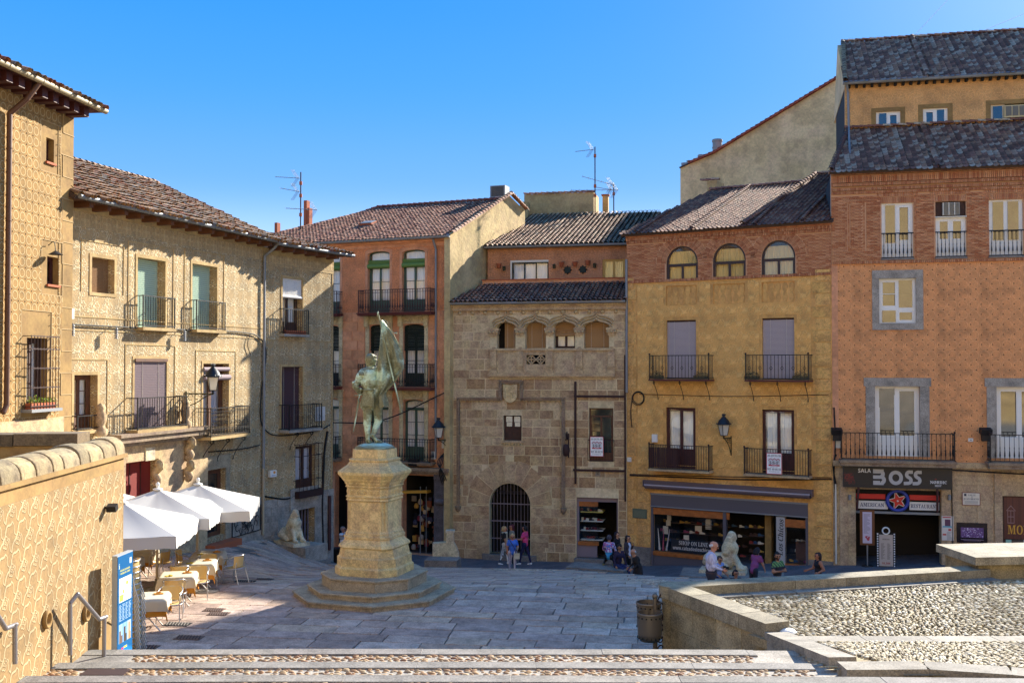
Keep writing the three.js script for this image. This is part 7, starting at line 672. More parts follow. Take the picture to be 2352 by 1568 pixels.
// o: h height, up/fore arm directions, thigh/shin directions (left first), colours; +z is forward, +x the person's left
function person(label, x, y, z, yaw, o) {
  const s = o.h / 1.7, g = thing('person', label, 'person', x, y, z, yaw), c = Object.fromEntries(Object.entries({ skin: '#b98468', top: '#444444', bottom: '#333340', shoe: '#222222', ...o.c }).map(([k, v]) => [k, typeof v === 'string' ? lin(v) : v])), B = [], lean = o.lean ?? [0, 0], fat = o.fat ?? 1;
  const th = o.thigh ?? [[.06, -1, .05], [-.06, -1, -.05]], shn = o.shin ?? [[0, -1, -.03], [0, -1, -.06]], ends = [], HY = o.hip ?? .9;
  const pel = [0, HY, 0], wai = [lean[0] * .4, HY + .18, lean[1] * .4], che = [lean[0], HY + .38, lean[1]], nek = [lean[0] * 1.3, HY + .56, lean[1] * 1.3 + (o.stoop ?? 0)];
  for (const k of [0, 1]) { const sx = k ? -1 : 1, h = [sx * .085, HY - .02, 0], kn = off(h, th[k], .42), an = off(kn, shn[k], .40), ft = o.feet?.[k] ?? [sx * .02, -.03, .17]; B.push(bone(h, kn, .088 * fat, .058, c.bottom), bone(kn, an, .06, .036, c.bareLegs ?? c.bottom), bone(an, [an[0], an[1] - .045, an[2] + .0], .036, .036, c.shoe), bone([an[0], an[1] - .045, an[2] - .02], off([an[0], an[1] - .05, an[2]], ft, .15), .036, .03, c.shoe)); ends.push(an); }
  B.push(bone([-.07, HY + .0, 0], [.07, HY, 0], .1 * fat, .1 * fat, c.bottom), bone(pel, wai, .115 * fat, .108 * fat, o.tuck ? c.bottom : c.top), bone([wai[0] - .05, wai[1], wai[2]], [wai[0] + .05, wai[1], wai[2]], .098 * fat, .098 * fat, c.top), bone([che[0] - .08, che[1], che[2]], [che[0] + .08, che[1], che[2]], .112 * fat, .112 * fat, c.top), bone(wai, che, .108 * fat, .115 * fat, c.top), bone([che[0] - .145, che[1] + .1, che[2]], [che[0] + .145, che[1] + .1, che[2]], .062, .062, c.top), bone([che[0], che[1] + .1, che[2]], nek, .06, .05, c.skin));
  if (o.coat) for (const k of [-1, 1]) B.push(bone([k * .07, HY + .1, 0], [k * .09, HY - o.coat, .01], .125 * fat, .15 * fat, c.top));
  const hands = []; for (const k of [0, 1]) { const sx = k ? -1 : 1, sh0 = [che[0] + sx * .165, che[1] + .1, che[2]], u = o.up?.[k] ?? [sx * .2, -1, -.05], fo = o.fore?.[k] ?? [sx * .05, -1, .15], el = off(sh0, u, .27), wr = off(el, fo, .235), mid = off(sh0, u, .16); const long = o.sleeve === 'long'; B.push(bone(sh0, mid, .058, .053, o.sleeve === 'none' ? c.skin : c.top), bone(mid, el, .046, .04, long ? c.top : c.skin), bone(el, wr, .042, .028, long ? c.top : c.skin)); hands.push([wr, fo, sx]); }
  const body = meshField(B, .016, .04), hd = [nek[0] + (o.headOff?.[0] ?? 0), nek[1] + .115, nek[2] + .02 + (o.headOff?.[1] ?? 0)], hy = o.look ?? 0, hp = o.nod ?? 0, HB = []; const R = (p) => { let [a, b, d] = p; let yy = b * cos(hp) - d * sin(hp), zz = b * sin(hp) + d * cos(hp); return [hd[0] + a * cos(hy) + zz * sin(hy), hd[1] + yy, hd[2] - a * sin(hy) + zz * cos(hy)]; };
  const sk = c.skin, lip = sk.map((q, i) => q * [.75, .5, .5][i]), eye = lin('#1d1714'); HB.push(bone(R([0, .03, -.015]), R([0, .035, .02]), .088, .082, sk), bone(R([0, -.02, .02]), R([0, -.075, .05]), .066, .036, c.beard ?? sk), bone(R([0, .01, .1]), R([0, -.02, .115]), .009, .015, sk), bone(R([.07, -.01, .0]), R([.088, .01, -.01]), .014, .018, sk), bone(R([-.07, -.01, .0]), R([-.088, .01, -.01]), .014, .018, sk), bone([nek[0], nek[1] - .03, nek[2]], R([0, -.04, -.01]), .05, .048, sk)); for (const k of [-1, 1]) HB.push(bone(R([k * .032, .015, .09]), R([k * .032, .015, .09]), .012, .012, eye), bone(R([k * .02, .04, .093]), R([k * .045, .04, .085]), .009, .007, c.hairB ?? lin(o.hair ?? '#2a1c14'))); HB.push(bone(R([-.018, -.05, .086]), R([.018, -.05, .086]), .008, .008, lip));
  const gs = [body, meshField(HB, .0075, .02)]; for (const [wr, fo, sx] of hands) { const h = handGeo(sk); if (sx < 0) { h.scale(-1, 1, 1); const ii = h.index.array; for (let i = 0; i < ii.length; i += 3) { const t = ii[i]; ii[i] = ii[i + 1]; ii[i + 1] = t; } } h.applyQuaternion(new THREE.Quaternion().setFromUnitVectors(V3(0, -1, 0), V3(...unit(fo)))); h.translate(...wr); gs.push(h); }
  const G = mergeGeometries(gs.map(q => { const r = q; return r; })); G.scale(s, s, s); add(g, 'body', G, personMat);
  const hb = [], hl = o.hairLen ?? 0, hc = [1, 1, 1]; if (o.hair) { if (o.bald) hb.push(bone(R([-.075, .02, -.05]), R([.075, .02, -.05]), .035, .035, hc), bone(R([-.05, -.01, -.08]), R([.05, -.01, -.08]), .03, .03, hc)); else { hb.push(bone(R([0, .06, -.03]), R([0, .075, .03]), .088, .06, hc), bone(R([0, .0, -.05]), R([0, .04, -.05]), .075, .085, hc), bone(R([-.07, .04, -.01]), R([-.07, .0, -.03]), .035, .035, hc), bone(R([.07, .04, -.01]), R([.07, .0, -.03]), .035, .035, hc)); if (hl) for (const k of [-.06, 0, .06]) hb.push(bone(R([k, 0, -.06]), R([k * 1.2, -hl, -.07]), .06, .04, hc)); if (o.tail) hb.push(bone(R([0, .06, -.1]), R([0, -.08, -.14]), .04, .03, hc)); if (o.bun) hb.push(bone(R([0, .11, -.08]), R([0, .12, -.09]), .04, .04, hc)); if (o.cap) hb.push(bone(R([0, .06, .06]), R([0, .05, .14]), .05, .03, hc)); } const hg = meshField(hb, .011, .025, false); hg.scale(s, s, s); add(g, o.cap ? 'cap' : 'hair', hg, hairMat(o.hair)); }
  g.userData.pts = undefined; delete g.userData.pts; return { g, s, wr: hands.map(q => V3(...off(q[0], q[1], .07)).multiplyScalar(s)), hd: V3(...hd).multiplyScalar(s), che: V3(...che).multiplyScalar(s) };
}
// ---------- bronze statue ----------
{ const bz = new THREE.MeshStandardMaterial({ map: TX.bronze, roughness: .48, metalness: .15 }); const w = [1, 1, 1], g = thing('bronze_statue', 'green bronze soldier seen from behind, holding a furled banner, on the pedestal', 'statue', MX, 3.87, MZ, 0), px = (x, y) => [(x - 330) * .00248, .15 + (1500 - y) * .00248];
  add(g, 'bronze_base', mv(lathe([[.52, 0], [.53, .05], [.45, .1], [.3, .15], [.01, .17]], 8), 0, 0, 0, .1), bz);
  const Q = (x, y, z) => [...px(x, y), z], b = []; const B = (x0, y0, z0, x1, y1, z1, r0, r1) => b.push(bone(Q(x0, y0, z0), Q(x1, y1, z1), r0, r1, w));
  B(250, 1110, 0, 245, 1290, .0, .13, .095); B(245, 1290, .0, 255, 1460, .06, .098, .055); B(255, 1465, .06, 262, 1485, .0, .06, .055); B(262, 1485, .05, 280, 1490, -.16, .055, .04); // left leg
  B(355, 1105, -.03, 362, 1250, -.1, .135, .1); B(362, 1250, -.1, 310, 1410, .02, .1, .06); B(305, 1415, .03, 350, 1478, .0, .055, .05); B(350, 1478, 0, 395, 1490, -.1, .05, .035); // right leg striding, heel raised
  B(230, 1085, 0, 305, 1090, 0, .15, .14); B(215, 1090, .02, 240, 960, 0, .12, .1); B(310, 1090, .02, 300, 950, 0, .13, .12); B(265, 1080, -.05, 268, 940, -.02, .16, .13); // tunic
  B(262, 930, 0, 265, 840, 0, .15, .17); B(235, 840, 0, 300, 840, 0, .17, .17); B(240, 740, 0, 310, 740, .0, .15, .13); B(200, 745, 0, 340, 720, -.02, .11, .1); B(265, 760, .03, 268, 860, .03, .17, .15); // torso
  B(200, 745, .02, 165, 780, .05, .12, .1); B(170, 780, .04, 118, 885, .08, .095, .075); B(118, 885, .08, 165, 965, -.05, .075, .055); B(165, 965, -.05, 178, 935, -.05, .05, .045); // left arm akimbo
  B(335, 715, -.02, 400, 760, -.15, .1, .08); B(400, 760, -.15, 430, 700, -.1, .07, .05); // right arm to the staff
  B(272, 700, 0, 280, 655, -.01, .085, .075); B(275, 600, 0, 292, 600, -.02, .115, .105); B(270, 580, .01, 280, 570, 0, .11, .1); B(262, 640, .02, 258, 600, .01, .08, .1); B(310, 625, -.02, 318, 650, -.03, .06, .04); B(330, 595, -.03, 338, 605, -.03, .02, .025); B(300, 565, -.02, 322, 570, -.03, .06, .05); B(318, 618, -.03, 330, 622, -.03, .03, .02); // head in profile
  for (let i = 0; i < 9; i++) { const t = i / 8; B(215 + t * 90, 950, .1, 200 + t * 118, 1095, .13, .02, .028); }
  const bg = meshField(b, .013, .03, false); add(g, 'figure', bg, bz);
  add(g, 'belt', mv(new THREE.TorusGeometry(.165, .025, 6, 24).rotateX(PI / 2), ...px(268, 925), 0).scale(1, 1, 1), bz); add(g, 'collar_plate', [mv(new THREE.SphereGeometry(.16, 12, 8, 0, PI * 2, 0, PI * .5), ...px(200, 770), .02).scale(1, 1, 1), mv(new THREE.TorusGeometry(.1, .03, 6, 18).rotateX(PI / 2), ...px(272, 695), 0)], bz);
  const sw = (a, c, r, r2) => rod(V3(...a), V3(...c), r, 8, r2); add(g, 'sword', [sw(Q(160, 1040, .12), Q(112, 1370, .26), .03, .014), sw(Q(178, 920, -.02), Q(152, 1040, .1), .02), mv(new THREE.SphereGeometry(.06, 8, 6), ...Q(172, 925, -.03)), sw(Q(112, 985, .06), Q(200, 975, .06), .014), mv(new THREE.SphereGeometry(.05, 8, 6), ...Q(103, 850, .1))], bz);
  add(g, 'flag_staff', [sw(Q(372, 120, .2), Q(618, 1170, .12), .022), mv(new THREE.SphereGeometry(.05, 10, 8).scale(.5, 1.6, .4), ...Q(368, 110, .2))], bz);
  const Ls = [[395, 175], [400, 300], [390, 450], [367, 620], [352, 760], [332, 900], [320, 1000], [312, 1105]], Rs = [[412, 170], [528, 320], [618, 480], [645, 600], [653, 705], [575, 825], [455, 965], [487, 1115]], nt = 46, ns = 26, P = [], uv = [], ix = []; const cu = (a, t) => { const k = t * 7, i = min(6, floor(k)), f = k - i; return [lerp(a[i][0], a[i + 1][0], f), lerp(a[i][1], a[i + 1][1], f)]; };
  for (const side of [0, 1]) for (let j = 0; j <= nt; j++) for (let i = 0; i <= ns; i++) { const t = j / nt, s = i / ns, a = cu(Ls, t), c = cu(Rs, t), x = lerp(a[0], c[0], s), y = lerp(a[1], c[1], s) + 14 * sin(s * 5) * t, amp = .075 * sst(0, .6, t), z = .2 + amp * sin(s * 9 + 2.2 * sin(t * 5) - t * 2) + .5 * amp * sin(s * 17 + t * 7) + .06 * sin(s * 4 + t * 5) * t + .012 * sin(s * 31 - t * 21) - .1 * s * (1 - t) - side * .022, q = px(x, y); P.push(q[0], q[1], z); uv.push(q[0], q[1]); }
  const Wd = ns + 1, Hn = (nt + 1) * Wd; for (let j = 0; j < nt; j++) for (let i = 0; i < ns; i++) { const a = j * Wd + i; ix.push(a, a + Wd, a + 1, a + 1, a + Wd, a + Wd + 1, Hn + a, Hn + a + 1, Hn + a + Wd, Hn + a + 1, Hn + a + Wd + 1, Hn + a + Wd); } for (const i of [0, ns]) for (let j = 0; j < nt; j++) { const a = j * Wd + i; ix.push(a, Hn + a, a + Wd, Hn + a, Hn + a + Wd, a + Wd); } for (let i = 0; i < ns; i++) { const a = nt * Wd + i; ix.push(a, Hn + a, a + 1, Hn + a, Hn + a + 1, a + 1); } const fg = new THREE.BufferGeometry(); fg.setAttribute('position', new THREE.Float32BufferAttribute(P, 3)); fg.setAttribute('uv', new THREE.Float32BufferAttribute(uv, 2)); fg.setIndex(ix); fg.computeVertexNormals(); add(g, 'banner', fg, bz).material.side = THREE.DoubleSide;
  add(g, 'tassel_cord', [tube([V3(...Q(425, 170, .2)), V3(...Q(470, 200, .24)), V3(...Q(480, 260, .22)), V3(...Q(540, 310, .2))], .012, 14, 5), mv(new THREE.ConeGeometry(.035, .09, 8), ...Q(555, 315, .2), 0, 0, PI / 2)], bz);
}
// ---------- street lanterns ----------
function lantern(label, foot, tip, drop) { // foot on the wall, tip of the arm; the lantern stands above the tip (drop < 0) or hangs
  const g = thing('street_lantern', label, 'street lamp', foot.x, foot.y, foot.z), t = tip.clone().sub(foot), L = hypot(t.x, t.z), e = t.clone().setY(0).normalize(), A = (s, y) => V3(e.x * s, y, e.z * s), gm = MT.ironGreen;
  const br = [rod(A(0, t.y), A(L, t.y), .022, 6), rod(A(.02, -.45), A(.02, t.y + .08), .025, 6), tube([A(.02, -.42), A(L * .35, t.y - .34), A(L * .7, t.y - .12), A(L, t.y)], .018, 16, 5)]; for (const [s, r] of [[.18, .1], [.42, .085], [.66, .06]]) { const q = new THREE.TorusGeometry(r, .013, 5, 14, 5.2); q.rotateY(-atan2(e.z, e.x)); const p = A(L * s, t.y - r - .02); q.translate(p.x, p.y, p.z); br.push(q); } add(g, 'bracket', br, gm);
  const o = A(L, t.y + .12), r0 = .15, r1 = .24, h = .46, fr = [], ps = []; for (let i = 0; i < 4; i++) { const a = i * PI / 2 + .4, b = a + PI / 2, p = (r, an, y) => V3(o.x + r * cos(an), o.y + y, o.z + r * sin(an)); fr.push(rod(p(r0, a, 0), p(r1, a, h), .013, 5), rod(p(r0, a, 0), p(r0, b, 0), .012, 5), rod(p(r1, a, h), p(r1, b, h), .016, 5)); const q = new THREE.BufferGeometry().setFromPoints([p(r0 * .97, a, .01), p(r0 * .97, b, .01), p(r1 * .97, b, h - .01), p(r1 * .97, a, h - .01)]); q.setIndex([0, 1, 2, 0, 2, 3]); q.computeVertexNormals(); ps.push(q); } fr.push(mv(lathe([[.01, -.16], [.05, -.1], [.02, -.04], [.15, 0]], 8), o.x, o.y, o.z));
  add(g, 'lantern_frame', fr, MT.iron); for (const q of ps) add(g, 'lantern_pane', q, new THREE.MeshPhysicalMaterial({ color: '#e8e2d2', roughness: .8, transmission: .35, thickness: 0, side: THREE.DoubleSide })); add(g, 'lantern_roof', [mv(lathe([[.3, 0], [.31, .03], [.25, .07], [.22, .16], [.13, .26], [.1, .3], [.05, .34], [.09, .4], [.06, .43], [.01, .46]], 12), o.x, o.y + h, o.z), ...Array.from({ length: 12 }, (_, i) => mv(new THREE.ConeGeometry(.03, .07, 5), o.x + .3 * cos(i * PI / 6), o.y + h + .05, o.z + .3 * sin(i * PI / 6))), ...Array.from({ length: 6 }, (_, i) => mv(new THREE.ConeGeometry(.02, .06, 5), o.x + .07 * cos(i), o.y + h + .44, o.z + .07 * sin(i)))], M('#23272b', .5, { metalness: .4 })); }
{ let [u, v] = L1.at(425, 905); lantern('street lantern on a scrolled arm above the curtained balcony', L1.world(u, v, .01), L1.world(u, v + .02, 1.08)); [u, v] = Yh.at(1664, 1006, .4); lantern('street lantern between the two lower balconies of the ochre house', Yh.world(u + .18, v - .3, .01), Yh.world(u, v, .45)); [u, v] = Oh.at(1007, 1008, .7); lantern('street lantern at the right edge of the orange house above grey boxes', Oh.world(u + .35, v - .15, .02), Oh.world(u, v - .05, .7)); }
// ---------- parasols, tables, chairs ----------
const canvasM = M('#c2bfb8', .8, { side: THREE.DoubleSide });
function parasol(label, x, z, turn, S = 3.25) { const g = thing('parasol', label, 'parasol', x, plazaY(x, z), z, turn, 'cream parasols over the cafe tables'), a = S / 2, hT = 2.72, hE = 2.12, N = 12, P = [], ix = [], W = N + 1, pts = [];
  for (let k = 0; k < 4; k++) { const c = cos(k * PI / 2), s = sin(k * PI / 2), b = pts.length; for (let j = 0; j <= N; j++) for (let i = 0; i <= N; i++) { const r = j / N, t = (i / N) * 2 - 1, lx = t * r * a, lz = r * a, sag = .07 * sin(r * PI) * (1 - abs(t) * .9) + .05 * r * (1 - abs(t)) * r - .02 * sin(t * PI * 3) * r * .4; pts.push(V3(lx * c + lz * s, lerp(hT, hE, r) - sag, -lx * s + lz * c)); } for (let j = 0; j < N; j++) for (let i = 0; i < N; i++) { const q = b + j * W + i; ix.push(q, q + W, q + 1, q + 1, q + W, q + W + 1); } }
  const cg = new THREE.BufferGeometry().setFromPoints(pts); cg.setIndex(ix); cg.computeVertexNormals(); const cn = add(g, 'canopy', cg, canvasM);
  for (let k = 0; k < 4; k++) { const c = cos(k * PI / 2), s = sin(k * PI / 2), vp = [], vi = []; for (let i = 0; i <= 24; i++) for (let j = 0; j < 3; j++) { const t = i / 12 - 1, lx = t * a, top = hE - .05 * (1 - abs(t)), y = top - j * .14 - .007 * sin(i * 1.9) * j, lz = a + .004 + .007 * j * sin(i * 1.1 + k); vp.push(V3(lx * c + lz * s, y, -lx * s + lz * c)); } for (let i = 0; i < 24; i++) for (let j = 0; j < 2; j++) { const q = i * 3 + j; vi.push(q, q + 1, q + 3, q + 3, q + 1, q + 4); } const vg = new THREE.BufferGeometry().setFromPoints(vp); vg.setIndex(vi); vg.computeVertexNormals(); add(cn, 'valance', vg, canvasM); const e = V3(a * c + a * s, hE - .06, -a * s + a * c); add(g, 'rib', rod(V3(0, hT - .06, 0), e, .016, 6), MT.offwhite); add(g, 'strut', rod(V3(0, 1.85, 0), V3(e.x * .5, lerp(hT, hE, .5) - .1, e.z * .5), .013, 6), MT.offwhite); }
  add(g, 'pole', mv(new THREE.CylinderGeometry(.035, .04, 2.75, 12), 0, 1.37, 0), M('#b9a98c', .6)); add(g, 'base', mv(lathe([[.36, 0], [.36, .04], [.1, .08], [.05, .3], [.01, .3]], 20), 0, 0, 0), MT.graniteDark); add(g, 'finial', mv(lathe([[.13, 0], [.13, .03], [.06, .05], [.03, .08], [.06, .13], [.05, .18], [.01, .21]], 14), 0, hT - .01, 0), MT.white); return g; }
parasol('cream parasol nearest the patterned retaining wall', -9.62, -26.4, .1); parasol('cream parasol in the middle of the row, its pole among the tables', -9.68, -29.2, .12); parasol('cream parasol farthest along the row, below the lantern', -9.2, -31.3, .15); parasol('cream parasol mostly hidden behind the middle one at the left', -12.1, -30.6, .1, 2.6);
const clothW = M('#c8bca3', .85, { side: THREE.DoubleSide }), clothO = M('#c28328', .85, { side: THREE.DoubleSide });
function clothGeo(a, drop, y, turn, seed, out = .03) { const n = 30, P = [], ix = []; for (let j = 0; j <= n; j++) for (let i = 0; i <= n; i++) { const s = (i / n * 2 - 1) * (a + drop), t = (j / n * 2 - 1) * (a + drop), ct = cos(turn), st = sin(turn), X = s * ct - t * st, Z = s * st + t * ct, T = .4, ex = max(abs(X) - T, 0), ez = max(abs(Z) - T, 0), d = hypot(ex, ez), px = cl(X, -T, T) + Math.sign(X) * min(ex, out + .012 * sin(Z * 16 + seed) + .12 * min(ex, ez)), pz = cl(Z, -T, T) + Math.sign(Z) * min(ez, out + .012 * sin(X * 16 + seed) + .12 * min(ex, ez)); P.push(px, y - max(0, max(ex, ez) - .02) - .3 * min(ex, ez), pz); } const W = n + 1; for (let j = 0; j < n; j++) for (let i = 0; i < n; i++) { const q = j * W + i; ix.push(q, q + W, q + 1, q + 1, q + W, q + W + 1); } const g = new THREE.BufferGeometry(); g.setAttribute('position', new THREE.Float32BufferAttribute(P, 3)); g.setIndex(ix); g.computeVertexNormals(); return g; }
function table(label, x, z, turn, k, set = true) { const y = plazaY(x, z), t = thing('cafe_table', label, 'table', x, y, z, turn, 'cafe tables on the square'); add(t, 'table_top', bx(.8, .03, .8, 0, .735, 0), MT.woodBrown); for (const s of [-1, 1]) { add(t, 'leg', [rod(V3(-.3, 0, s * .3), V3(.3, .72, s * .3), .018, 6)], MT.white); add(t, 'leg', [rod(V3(.3, 0, s * .28), V3(-.3, .72, s * .28), .018, 6)], MT.white); }
  const mk = (nm, g, m, l) => { const o = add(scene, nm, g, m); o.position.set(x, y, z); o.rotation.y = turn; return ud(o, l, 'tablecloth', nm === 'orange_cloth' ? 'orange under-cloths' : 'cream table covers'); }; mk('orange_cloth', clothGeo(.4, .42, .755, .0, k), clothO, 'orange under-cloth of ' + label.replace('cafe table', 'the table')); mk('cream_cloth', clothGeo(.4, .3, .766, .05 * sin(k * 3), k + 2, .062), clothW, 'cream cover on ' + label.replace('cafe table', 'the table'));
  if (set) { const cs = (dx, dz, nm, l, f) => { const a = cos(turn), b = sin(turn), g = thing(nm, l + ' ' + label.replace('cafe table', 'the table'), nm.replace('_', ' '), x + dx * a + dz * b, y + .766, z - dx * b + dz * a, turn); f(g); }; for (const [i, [dx, dz, w]] of [[-.12, .05, 'left'], [.02, .12, 'right']].entries()) cs(dx, dz, 'wine_glass', ['left upturned wine glass on', 'right upturned wine glass on'][i], (g) => add(g, 'glass', lathe([[.034, 0], [.04, .05], [.03, .09], [.006, .11], [.005, .17], [.032, .175], [.001, .178]], 12), MT.pane)); cs(.22, -.1, 'napkin', 'folded orange napkin on', (g) => add(g, 'fold', [bx(.2, .02, .14, 0, .012, 0, .3), bx(.1, .05, .02, 0, .03, 0, .3)], clothO)); cs(-.2, .24, 'menu_card', 'small yellow menu card on', (g) => add(g, 'card', [bx(.16, .015, .12, 0, .01, 0, .5), bx(.05, .03, .12, .05, .02, 0, .5)], M('#d9c24a', .7))); } }
[[-8.45, -24.87, .22, 1, 'the cafe table nearest the information board'], [-8.55, -27.4, .2, 2, 'the second cafe table from the information board'], [-8.54, -29.15, .18, 3, 'the third cafe table, with its legs showing, in the row'], [-8.78, -30.95, .15, 4, 'the cafe table farthest along the row'], [-10.9, -31.3, .1, 5, 'the cafe table with yellow light, behind the middle parasol pole'], [-10.75, -29.6, .1, 6, 'the cafe table half hidden by the stacked chairs']].forEach(([x, z, t, k, l]) => table(l.replace('the ', ''), x, z, t, k, k < 5));
const weave = M('#d8b878', .7, { side: THREE.DoubleSide, bumpMap: TX.wood, bumpScale: .004 });
function makeChair() { const g = new THREE.Group(), seat = (() => { const p = new THREE.PlaneGeometry(.44, .42, 8, 6), q = p.attributes.position; for (let i = 0; i < q.count; i++) q.setZ(i, -.02 * (1 - (q.getX(i) / .22) ** 2)); p.rotateX(-PI / 2); p.computeVertexNormals(); p.translate(0, .45, .02); return p; })(), back = (() => { const p = new THREE.PlaneGeometry(1, .34, 16, 5), q = p.attributes.position; for (let i = 0; i < q.count; i++) { const a = q.getX(i) * 2.1, y = q.getY(i); q.setXYZ(i, .25 * sin(a), .63 + y + .02 * cos(a), -.02 - .2 * cos(a) - y * .12); } p.computeVertexNormals(); return p; })(), A = MT.alu;
  const nm = (n, gs, m) => add(g, n, gs, m); nm('seat', seat, weave); nm('backrest', back, weave); const arc = []; for (let i = 0; i <= 14; i++) { const a = lerp(-1.9, 1.9, i / 14); arc.push(V3(.28 * sin(a), .8 - .1 * sst(.8, 1.9, abs(a)), -.03 - .22 * cos(a) + .1 * sst(1.2, 1.9, abs(a)))); } nm('arm_rail', tube(arc, .014, 30, 6), A); for (const s of [-1, 1]) { nm('leg', tube([V3(s * .27, .7, .14), V3(s * .27, .66, .22), V3(s * .26, .4, .23), V3(s * .27, 0, .27)], .013, 12, 6), A); nm('leg', tube([V3(s * .2, .62, -.2), V3(s * .22, .42, -.18), V3(s * .24, 0, -.3)], .013, 10, 6), A); } nm('seat_frame', tube([V3(-.24, .44, -.17), V3(-.25, .445, .22), V3(.25, .445, .22), V3(.24, .44, -.17)], .012, 20, 6, true), A); return g; }
const chair0 = makeChair(); let chN = 0;
function chair(label, x, z, yaw, dy = 0, tilt = 0, group) { const c = chN++ ? chair0.clone() : chair0; c.name = numbered('cafe_chair'); c.userData = {}; ud(c, label, 'chair', group ?? 'aluminium cafe chairs'); c.position.set(x, plazaY(x, z) + dy, z); c.rotation.set(tilt, yaw, 0); scene.add(c); }
chair('chair with its back to the viewer at the front table', -8.7, -24.15, PI + .15); chair('chair behind the front table, only its rounded back showing', -8.15, -25.55, .1); chair('chair with its back to the viewer at the second table', -8.42, -26.7, PI + .25); chair('chair behind the second table, its rail above the cloth', -8.25, -28.1, .2); chair('chair in front of the third table, half hidden by it', -8.85, -28.5, PI + .1); chair('chair behind the third table beside the pole', -8.5, -29.95, .15); chair('lone chair turned sideways at the right of the farthest table', -7.85, -30.35, -PI / 2 - .4); chair('chair at the left of the farthest table, by the pole', -9.5, -31.0, PI / 2); chair('chair at the right of the table lit yellow', -10.15, -31.0, -PI / 2 - .3); chair('chair at the left edge behind the board, near the hidden table', -11.35, -30.1, PI / 2 + .4); 
for (let k = 0; k < 13; k++) chair(['lowest', 'second lowest', 'third lowest', 'fourth lowest', 'fifth lowest', 'sixth lowest', 'middle', 'sixth highest', 'fifth highest', 'fourth highest', 'third highest', 'second highest', 'topmost'][k] + ' chair of the tall stack beside the information board', -7.72 - k * .004, -21.6, -PI / 2 + .1, .0 + k * .115, 0, 'stacked cafe chairs');
// ---------- litter bin and iron scroll panel by the terrace wall ----------
{ const p = onLevel(1490, 1492, 0), g = thing('litter_bin', 'perforated grey metal litter bin on a post beside the terrace wall', 'litter bin', 2.86, 0, -21.9, 0), m = M('#6d655a', .45, { metalness: .6 }); add(g, 'post', mv(new THREE.CylinderGeometry(.045, .05, 1.32, 12), .08, .66, -.12), m); add(g, 'finial', mv(new THREE.SphereGeometry(.06, 10, 8).scale(1, 1.2, 1), .08, 1.36, -.12), m); for (const [dx, dz, y] of [[-.06, .12, .52], [-.02, -.36, .62]]) { const b = add(g, 'basket', mv(lathe([[.01, 0], [.2, 0], [.235, .08], [.24, .12], [.25, .13], [.245, .16], [.25, .52], [.265, .53], [.265, .57], [.24, .57], [.23, .05], [.01, .04]], 24), dx, y, dz), m); for (let k = 0; k < 16; k++) for (const yy of [.07, .48]) { const a = k * PI / 8, q = sh(new THREE.Mesh(new THREE.CylinderGeometry(.018, .018, .02, 8), MT.black)); q.name = 'perforation'; q.position.set(dx + .247 * cos(a), y + yy, dz + .247 * sin(a)); q.rotation.set(0, -a, PI / 2); b.add(q); } } }
{ const g = thing('iron_panel', 'wrought iron scroll panel standing against the terrace wall behind the bin', 'iron panel', 3.02, 0, -22.35, .62), gs = [bx(.03, 1.15, .03, -.02, .57, 0), bx(.03, 1.3, .03, .42, .65, 0), bx(.46, .03, .03, .2, .06, 0), rod(V3(-.02, 1.15, 0), V3(.2, 1.42, 0), .016), rod(V3(.2, 1.42, 0), V3(.42, 1.25, 0), .016)]; for (let i = 0; i < 5; i++) for (const s of [0, 1]) gs.push(mv(new THREE.TorusGeometry(.08, .014, 5, 14, 5), .1 + s * .2, .18 + i * .22, 0, 0, 0, i * 1.7 + s * 2)); add(g, 'scrollwork', gs, MT.ironRust); }
// ---------- stone sirens and blocks at the edge of the square ----------
const sirenM = MT.limestone; function siren(label, x, y, z, turn) { const g = thing('siren_statue', label, 'statue', x, y, z, turn), w = [1, 1, 1], b = [bone([0, .3, -.35], [0, .32, .25], .24, .26, w), bone([0, .3, .2], [0, .72, .36], .25, .22, w), bone([-.1, .75, .36], [.1, .75, .36], .16, .16, w), bone([0, .78, .34], [0, .98, .38], .14, .1, w), bone([0, 1.08, .38], [0, 1.12, .4], .115, .11, w), bone([0, 1.16, .34], [0, .7, .22], .12, .2, w), bone([-.12, 1.05, .33], [-.2, .6, .2], .07, .12, w), bone([.12, 1.05, .33], [.2, .6, .2], .07, .12, w), bone([.02, 1.06, .49], [.0, 1.04, .5], .02, .022, w), bone([-.2, .25, -.3], [-.24, .12, .15], .16, .1, w), bone([.2, .25, -.3], [.24, .12, .15], .16, .1, w), bone([-.16, .45, .42], [-.17, .1, .62], .09, .07, w), bone([.16, .45, .42], [.17, .1, .62], .09, .07, w), bone([-.17, .08, .6], [-.17, .07, .78], .075, .06, w), bone([.17, .08, .6], [.17, .07, .78], .075, .06, w), bone([.0, .2, -.55], [.25, .1, -.5], .06, .05, w)]; add(g, 'figure', meshField(b, .02, .07, false), sirenM); add(g, 'slab', bx(.75, .14, 1.5, 0, -.05, .08), sirenM); return g; }
